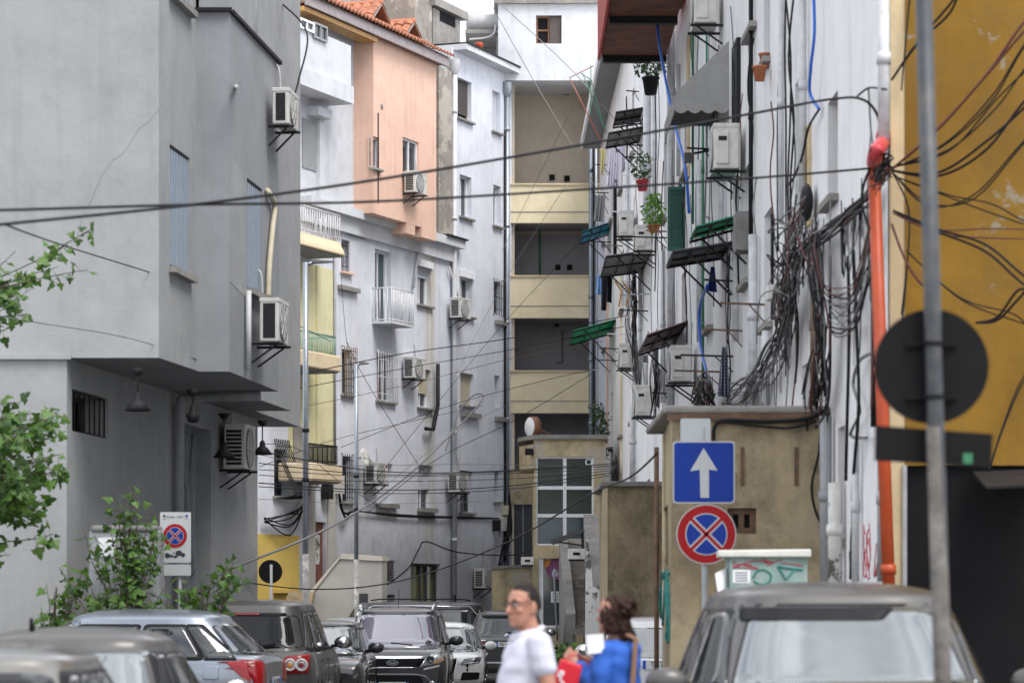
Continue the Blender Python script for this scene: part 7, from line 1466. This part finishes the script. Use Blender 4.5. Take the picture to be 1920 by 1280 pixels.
for (x0, y0, x1, y1) in ((-60, 640, 60, 540), (-40, 560, 110, 500), (0, 540, 165, 505), (0, 520, 120, 460), (90, 490, 178, 428), (-40, 600, 50, 590), (-60, 560, 30, 470), (-60, 640, 10, 620), (-30, 580, 40, 555), (-20, 540, 60, 520), (-60, 600, 40, 530)): tips.append((A(x0, y0, YT + q.uniform(-.3, .3)), A(x1, y1, YT + q.uniform(-.4, .4))))
up_tips = tips; tips = []
for i in range(72):
    x = q.uniform(-120, 92) ; y = q.uniform(790, 975); d = q.uniform(-.7, .7)
    if x > 60 and y > 900: x -= 40
    tips.append((A(x - 45, y + q.uniform(-10, 20), YT + d), A(x + q.uniform(0, 30), y + q.uniform(-25, 25), YT + d + q.uniform(-.2, .2))))
for (x1, y1) in ((125, 880), (118, 850), (100, 1000), (40, 755), (20, 1040), (70, 775)): tips.append((A(x1 - 90, y1 + 15), A(x1, y1)))
t = tree('maple_tree', 'leafy green tree reaching in from the left edge in front of the grey wall', [A(-150, 1400), A(-140, 1000), A(-120, 700), A(-90, 520)], tips + up_tips, 5, .125, 17, .09)
for i, (bx, by, nt3, dx, dy, lab, yy, sz) in enumerate(((100, 1250, 10, 34, 190, 'small sapling with drooping dark leaves at the corner of the grey wall', 34.9, .13), (235, 1260, 34, 70, 330, 'tall green shrub in front of the dark container', 34.85, .115), (375, 1250, 26, 85, 165, 'spreading green shrub under the zone sign', 34.7, .115))):
    tips = []
    for k in range(nt3):
        h = q.uniform(.30, 1.); x = min(436, bx + q.gauss(0, dx * (.85 if i != 1 else (1.15 - h * .8)))) ; y = by - 40 - dy * h * q.uniform(.75, 1.0); tips.append((at(bx + (x - bx) * .45, min(by, y + 110), yy), at(x, y, yy + q.uniform(-.25, .25))))
    if i == 1: tips += [(at(240, 1010, yy), at(250, 905, yy)), (at(238, 1060, yy), at(232, 925, yy)), (at(242, 1040, yy), at(262, 940, yy))]
    if i == 2: tips += [(at(400, 1110, yy), at(455, 1078, yy)), (at(390, 1110, yy), at(440, 1055, yy))]
    tree('shrub', lab, [at(bx, 1370, yy), at(bx, 1200, yy), at(bx + 6, 1100, yy)], tips, 40 + i, sz, 14, .03, 'leaf_maple', 'shrub')
m = MB(); mw = MB()
for px, yy in ((1052, 66), (1075, 65.8), (1060, 65.5)):
    t = thing('weed', 'tuft of weeds at the foot of the outdoor stair', 'plant', at(px, 1290, yy), 'weeds by the outdoor stair'); m = MB(); leafy(m, at(px, 1240, yy), .38, 150, .16, px, (.8, .6, 1.2)); m.build('foliage', MAT['leaf_lime' if px == 1075 else 'leaf_maple'], t, fixn=False)
# ================================================================ people
plain('skin', (.36, .17, .115), .5, var=.06); plain('shirt_white', (.50, .50, .58), .85, var=.04, bump=.3, scale=5); plain('shirt_blue', (.016, .085, .37), .75, var=.12, bump=.3, scale=5); plain('trousers_dark', (.05, .055, .07), .85); plain('trousers_beige', (.35, .30, .24), .85)
plain('hair_dark', (.014, .011, .010), .6, var=.3, scale=30); plain('hair_brown', (.022, .0095, .006), .5, var=.55, scale=16); plain('shoe', (.03, .025, .022), .5); plain('leather_tan', (.22, .12, .07), .6); plain('bag_red', (.50, .008, .02), .4, var=.08); plain('eye_white', (.7, .7, .7), .2, var=0)
def loft(mb, rings, n=22):
    vs = []; fs = []
    for (z, cx, cy, rx, ry) in rings:
        for k in range(n): a = 2 * math.pi * k / n; c, s = math.cos(a), math.sin(a); vs.append((cx + rx * math.copysign(abs(c) ** .85, c), cy + ry * math.copysign(abs(s) ** .85, s), z))
    m = len(rings); fs = [(i * n + k, i * n + (k + 1) % n, (i + 1) * n + (k + 1) % n, (i + 1) * n + k) for i in range(m - 1) for k in range(n)] + [tuple(range(n)), tuple((m - 1) * n + k for k in range(n))]
    mb.add(vs, fs)
def limb(mb, pts, rs, n=12):
    for i in range(len(pts) - 1):
        mb.tube([pts[i], Vector(pts[i]).lerp(Vector(pts[i + 1]), .5), pts[i + 1]], rs[i], n, r1=rs[i + 1])
    for p, r in zip(pts, rs): mb.ball(p, r, 12, 8)
def fuse(mb, name, mat, parent, vox=.008, sm=3, fold=0.0):
    me = mb.mesh('tmp', mat); bm = bmesh.new(); bm.from_mesh(me); bmesh.ops.recalc_face_normals(bm, faces=bm.faces); bm.to_mesh(me); bm.free()
    o = bpy.data.objects.new('tmp', me); COL.objects.link(o)
    r = o.modifiers.new('r', 'REMESH'); r.mode = 'VOXEL'; r.voxel_size = vox; r.use_smooth_shade = True
    s = o.modifiers.new('s', 'SMOOTH'); s.iterations = sm; s.factor = .5
    dg = bpy.context.evaluated_depsgraph_get(); m2 = bpy.data.meshes.new_from_object(o.evaluated_get(dg)); m2.materials.clear(); m2.materials.append(mat)
    if fold:
        for v in m2.vertices: d = mnoise.noise(v.co * 7 + Vector((0, 0, v.co.z * 6))) * fold; v.co += v.normal * d
    for p in m2.polygons: p.use_smooth = True
    bpy.data.objects.remove(o); bpy.data.meshes.remove(me)
    ob = bpy.data.objects.new(name, m2); ob.parent = parent; ob.matrix_parent_inverse = wmat(parent).inverted(); COL.objects.link(ob); return ob
def hand(mb, w, d, side, nrm, curl=.6, s=1.0):      # palm, four unequal fingers, a thumb from the side
    w = Vector(w); d = Vector(d).normalized(); nrm = Vector(nrm); nrm = (nrm - d * nrm.dot(d)).normalized(); b = d.cross(nrm) * side
    c = w + d * .05 * s
    for k in range(4): limb(mb, [w + b * (k - 1.5) * .012 * s, w + d * .085 * s + b * (k - 1.5) * .020 * s], [.015 * s, .0125 * s], 8)
    for k, L in enumerate((.070, .080, .075, .058)):
        p = w + d * .088 * s + b * (k - 1.5) * .0205 * s; q1 = p + (d * math.cos(curl * .5) + nrm * math.sin(curl * .5)) * L * .45 * s; q2 = q1 + (d * math.cos(curl * 1.3) + nrm * math.sin(curl * 1.3)) * L * .32 * s; q3 = q2 + (d * math.cos(curl * 2.0) + nrm * math.sin(curl * 2.0)) * L * .25 * s
        limb(mb, [p, q1, q2, q3], [.0095 * s, .009 * s, .0085 * s, .0075 * s], 8)
    p = w + d * .03 * s - b * .03 * s; limb(mb, [p, p + (d * .7 - b * .6 + nrm * .35).normalized() * .035 * s, p + (d * .9 - b * .5 + nrm * .7).normalized() * .065 * s], [.014 * s, .011 * s, .009 * s], 8)
def head(mb, c, yaw, s=1.0, ears=True):              # c: centre of the skull, facing -Y before the yaw
    M = Matrix.Rotation(yaw, 3, 'Z'); V = lambda x, y, z: Vector(c) + M @ Vector((x, y, z)) * s
    rings = [(-.125, -.045, .030, .022), (-.112, -.038, .048, .042), (-.085, -.022, .062, .066), (-.05, -.008, .068, .082), (-.01, .0, .074, .092), (.03, .006, .077, .097), (.065, .010, .073, .092), (.095, .012, .056, .072), (.112, .013, .03, .04)]
    n = 24; vs = []
    for z, cy, rx, ry in rings:
        for k in range(n): a = 2 * math.pi * k / n; vs.append(V(rx * math.cos(a), cy + ry * math.sin(a), z))
    m = len(rings); mb.add(vs, [(i * n + k, i * n + (k + 1) % n, (i + 1) * n + (k + 1) % n, (i + 1) * n + k) for i in range(m - 1) for k in range(n)] + [tuple(range(n)), tuple((m - 1) * n + k for k in range(n))])
    limb(mb, [V(0, -.085, .018), V(0, -.098, -.01), V(0, -.112, -.034)], [.010 * s, .012 * s, .016 * s], 8); mb.ball(V(0, -.088, -.038), (.02 * s, .018 * s, .01 * s))
    for sx in (-1, 1):
        limb(mb, [V(sx * .015, -.086, .022), V(sx * .05, -.078, .024)], [.010 * s, .009 * s], 8); mb.ball(V(sx * .042, -.065, -.03), (.022 * s, .02 * s, .018 * s))
        if ears: mb.ball(V(sx * .078, .012, -.012), (.010 * s, .022 * s, .034 * s)); mb.ball(V(sx * .078, .006, -.038), (.008 * s, .012 * s, .014 * s))
    for z, w_ in ((-.066, .024), (-.080, .021)): limb(mb, [V(-w_, -.082 + .003, z), V(0, -.090, z), V(w_, -.082 + .003, z)], [.006 * s, .0085 * s, .006 * s], 8)
    mb.ball(V(0, -.075, -.108), (.022 * s, .018 * s, .016 * s))
    return V
def eyes(t, V, s=1.0):
    for sx in (-1, 1):
        e = MB().ball(V(sx * .031, -.080, .004), .0115 * s, 12, 8).build('eye', MAT['eye_white'], t); MB().ball(V(sx * .031, -.0885, .004), .006 * s, 10, 6).build('iris', MAT['hair_dark'], e)
    for sx in (-1, 1): MB().tube([V(sx * .014, -.096, .026), V(sx * .035, -.095, .031), V(sx * .054, -.082, .025)], .004 * s, 5).build('eyebrow', MAT['hair_dark'], t)
# ---------------------------------------------------------------- the man (facing -Y, then turned)
t = thing('person', 'man in a white polo shirt and glasses walking to the left', 'person', (0, 0, 0)); man = t
b = MB()
HY_ = R(22); V = head(b, (0, -.03, 1.592), HY_)
limb(b, [(0, .02, 1.40), (0, .0, 1.47), (0, -.02, 1.53)], [.066, .060, .060])
loft(b, [(.84, 0, .0, .15, .10), (.93, 0, .0, .165, .125), (1.05, 0, -.02, .155, .135), (1.18, 0, -.015, .16, .135), (1.30, 0, .0, .17, .12), (1.385, 0, .01, .15, .09), (1.43, 0, .015, .08, .06)])
ARM = {1: [(.185, .01, 1.375), (.235, .05, 1.11), (.225, -.06, .88)], -1: [(-.185, .01, 1.375), (-.24, .0, 1.11), (-.20, -.19, .95)]}
LEG = {1: [(.09, .0, .90), (.10, -.10, .50), (.10, .12, .10)], -1: [(-.09, .0, .90), (-.10, -.20, .52), (-.10, -.26, .09)]}
for s_ in (1, -1):
    limb(b, ARM[s_], [.056, .043, .029]); limb(b, [ARM[s_][1], Vector(ARM[s_][1]).lerp(Vector(ARM[s_][2]), .3)], [.042, .044])
    d = Vector(ARM[s_][2]) - Vector(ARM[s_][1]); hand(b, ARM[s_][2], d, s_, (-s_, 0, 0), .6)
    limb(b, LEG[s_], [.085, .058, .038]); a = Vector(LEG[s_][2]); limb(b, [a, a + Vector((0, .03, -.05)), a + Vector((0, -.14, -.06))], [.04, .04, .03])
fuse(b, 'body', MAT['skin'], t, .006, 2)
c = MB(); loft(c, [(.86, 0, .0, .170, .135), (.93, 0, -.005, .178, .150), (1.05, 0, -.022, .170, .160), (1.18, 0, -.016, .172, .155), (1.30, 0, .0, .182, .138), (1.385, 0, .01, .165, .105), (1.44, 0, .012, .085, .075)])
for s_ in (1, -1): a = [Vector(p) for p in ARM[s_]]; limb(c, [a[0] + Vector((-s_ * .03, 0, .0)), a[0], a[0].lerp(a[1], .45)], [.072, .072, .076])
sh = fuse(c, 'polo_shirt', MAT['shirt_white'], t, .009, 4, .012)
c = MB(); c.tube(spline([(.075, .03, 1.445), (.0, .085, 1.465), (-.075, .03, 1.445), (-.05, -.055, 1.425), (0, -.09, 1.39)], 5), .018, 8); c.tube(spline([(.075, .03, 1.445), (.05, -.055, 1.425), (0, -.09, 1.39)], 5), .018, 8); c.build('collar', MAT['shirt_white'], sh)
c = MB(); loft(c, [(.78, 0, .0, .165, .12), (.86, 0, .0, .172, .135), (.92, 0, .0, .172, .14)])
for s_ in (1, -1): limb(c, LEG[s_], [.10, .078, .075])
fuse(c, 'trousers', MAT['trousers_dark'], t, .010, 3, .01)
for s_ in (1, -1): a = Vector(LEG[s_][2]); c = MB(); limb(c, [a + Vector((0, .05, -.055)), a + Vector((0, -.04, -.05)), a + Vector((0, -.17, -.06))], [.046, .048, .04]); fuse(c, 'shoe', MAT['shoe'], t, .008, 2)
c = MB(); M = Matrix.Rotation(HY_, 3, 'Z')
for i in range(900):
    q_ = rng; a = q_.uniform(0, 2 * math.pi); z = q_.uniform(-.02, .12); rr = math.sqrt(max(0, 1 - (max(0, z - .0) / .125) ** 2)); x, y = .078 * rr * math.cos(a), .012 + .098 * rr * math.sin(a)
    if y < -.03 and z < .075: continue
    if z < .02 and y < .035: continue
    p = V(x, y, z); n_ = (p - V(0, .01, 0)).normalized(); c.ball(p, .009, 5, 3)
fuse(c, 'hair', MAT['hair_dark'], t, .006, 2)
eyes(t, V)
c = MB()
for sx in (-1, 1): c.tube([V(sx * .033 + .023 * math.cos(k * math.pi / 8), -.098, .004 + .017 * math.sin(k * math.pi / 8)) for k in range(17)], .0022, 5, cap=False); c.tube([V(sx * .056, -.096, .01), V(sx * .078, -.04, .012), V(sx * .08, .02, .004)], .0022, 5)
c.tube([V(-.011, -.101, .008), V(.011, -.101, .008)], .002, 5); c.build('glasses', MAT['iron_black'], t)
t.location = ((990 - CX) / F * 16.2, 16.2, 0); t.rotation_euler = (0, 0, R(-72))
# ---------------------------------------------------------------- the woman
t = thing('person', 'woman in a blue blouse with pinned up brown hair holding a paper', 'person', (0, 0, 0)); wom = t
b = MB(); HY_ = R(-8); V = head(b, (0, -.03, 1.535), HY_, .95)
limb(b, [(0, .02, 1.34), (0, .0, 1.41), (0, -.02, 1.47)], [.056, .050, .050])
loft(b, [(.80, 0, .0, .16, .11), (.90, 0, .0, .170, .125), (1.02, 0, -.005, .13, .10), (1.14, 0, -.02, .14, .12), (1.25, 0, -.01, .15, .11), (1.33, 0, .01, .13, .08), (1.37, 0, .01, .07, .055)])
ARM = {1: [(.165, .01, 1.315), (.215, .0, 1.075), (.14, -.21, 1.245)], -1: [(-.165, .01, 1.315), (-.21, -.02, 1.08), (-.17, -.24, 1.20)]}
LEG = {1: [(.085, .0, .86), (.09, -.14, .48), (.09, -.10, .09)], -1: [(-.085, .0, .86), (-.09, -.04, .48), (-.09, .20, .11)]}
for s_ in (1, -1):
    limb(b, ARM[s_], [.046, .036, .024]); d = Vector(ARM[s_][2]) - Vector(ARM[s_][1]); hand(b, ARM[s_][2], d, s_, (-s_, -.2, 0), .75, .9)
    limb(b, LEG[s_], [.082, .052, .034]); a = Vector(LEG[s_][2]); limb(b, [a, a + Vector((0, .03, -.05)), a + Vector((0, -.13, -.065))], [.035, .035, .026])
fuse(b, 'body', MAT['skin'], t, .006, 2)
c = MB(); loft(c, [(.84, 0, .0, .185, .135), (.92, 0, .0, .180, .135), (1.02, 0, -.004, .158, .125), (1.14, 0, -.018, .162, .142), (1.25, 0, -.008, .170, .132), (1.325, 0, .01, .150, .10), (1.385, 0, .012, .072, .066)])
for s_ in (1, -1): a = [Vector(p) for p in ARM[s_]]; limb(c, [a[0] + Vector((-s_ * .03, 0, .0)), a[0], a[1], a[1].lerp(a[2], .75)], [.062, .064, .058, .052])
fuse(c, 'blouse', MAT['shirt_blue'], t, .009, 3, .016)
c = MB(); loft(c, [(.74, 0, .0, .165, .12), (.84, 0, .0, .175, .13), (.90, 0, .0, .17, .128)])
for s_ in (1, -1): limb(c, LEG[s_], [.095, .07, .06])
fuse(c, 'trousers', MAT['trousers_beige'], t, .010, 3, .008)
for s_ in (1, -1): a = Vector(LEG[s_][2]); c = MB(); limb(c, [a + Vector((0, .05, -.06)), a + Vector((0, -.04, -.055)), a + Vector((0, -.16, -.07))], [.038, .04, .032]); fuse(c, 'shoe', MAT['leather_tan'], t, .008, 2)
c = MB(); q = random.Random(4)
for i in range(420):
    a = q.uniform(0, 2 * math.pi); z = q.uniform(-.10, .125); rr = math.sqrt(max(0, 1 - (max(0, z) / .13) ** 2)); x, y = .079 * rr * math.cos(a), .018 + .098 * rr * math.sin(a)
    if y < -.045 and z < .06: continue
    if z < -.03 and y < -.01: continue
    p = V(x, y, z); c.tube(spline([p, p + Vector((q.uniform(-.008, .008), q.uniform(-.005, .012), q.uniform(-.03, .0))), p + Vector((q.uniform(-.012, .012), q.uniform(-.005, .015), q.uniform(-.05, -.01)))], 3), .011, 5)
for i in range(60): a = q.uniform(0, 6.28); e = q.uniform(-1.2, 1.2); p = V(.055 * math.cos(a) * math.cos(e), .115 + .05 * math.sin(e), .045 + .06 * math.sin(a) * math.cos(e)); c.ball(p, q.uniform(.014, .024), 6, 4)
for i in range(26): p = V(q.uniform(-.06, .06), q.uniform(.06, .12), -.08); c.tube(spline([p, p + Vector((q.uniform(-.02, .02), .02, -.05)), p + Vector((q.uniform(-.03, .03), .015, -.10))], 3), .010, 5, r1=.004)
fuse(c, 'hair', MAT['hair_brown'], t, .006, 3, .004); eyes(t, V, .95)
t.location = ((1156 - CX) / F * 17.2, 17.2, 0); t.rotation_euler = (0, 0, R(-122))
bpy.context.view_layer.update()
MWM = Matrix.Translation(wom.location) @ Matrix.Rotation(R(-122), 4, 'Z'); L_ = lambda x, y, z: MWM @ Vector((x, y, z))
# things she carries
st = thing('shoulder_bag', 'tan shoulder bag on the back of the woman in blue', 'bag', L_(.05, .2, .7))
m = MB(); m.extr([L_(.0, .14, 1.39), L_(.04, .14, 1.38), L_(.12, .155, 1.0), L_(.08, .155, 1.0)], L_(0, .012, 0) - L_(0, 0, 0)); m.tube(spline([L_(.02, .145, 1.385), L_(.03, .06, 1.41), L_(.06, -.06, 1.36), L_(.04, -.14, 1.22), L_(-.04, -.15, 1.10)]), .014, 6); m.build('strap', MAT['leather_tan'], st)
m = MB(); m.hexa([L_(*p) for p in ((-.03, .15, .72), (.22, .15, .72), (.22, .25, .72), (-.03, .25, .72), (-.01, .16, 1.0), (.2, .16, 1.0), (.2, .22, 1.0), (-.01, .22, 1.0))]); m.build('pouch', MAT['leather_tan'], st, bevel=.02)
m = MB(); m.extr([at(x, y, 17.0) for x, y in ((1099, 1190), (1131, 1187), (1134, 1222), (1102, 1226))], (.0, .004, 0)); m.build('paper_sheet', MAT['paper'], None, 'white sheet of paper held up by the woman in blue', 'paper')
st = thing('carrier_bag', 'glossy red carrier bag with a white mark swinging between the man and the woman', 'bag', at(1062, 1400, 16.9)); a = [at(x, y, 16.9) for x, y in ((1052, 1234), (1092, 1248), (1068, 1350), (1018, 1330))]
m = MB(); m.hexa([a[3], a[2], a[2] + Vector((0, .1, 0)), a[3] + Vector((0, .1, 0)), a[0], a[1], a[1] + Vector((0, .1, 0)), a[0] + Vector((0, .1, 0))]); bo = m.build('sack', MAT['bag_red'], st, bevel=.012)
m = MB(); m.tube(spline([at(x, y, 16.895) for x, y in ((1046, 1268), (1052, 1258), (1056, 1262), (1050, 1272), (1058, 1282))], 4), .006, 5); m.build('white_mark', MAT['paper'], bo)
m = MB(); m.tube(spline([at(1060, 1238, 16.95), at(1078, 1226, 17.0), L_(*(Vector(ARM[-1][2]) + Vector((0, -.05, .03)))), at(1086, 1246, 16.95)]), .005, 5); m.build('handle', MAT['bag_red'], st)
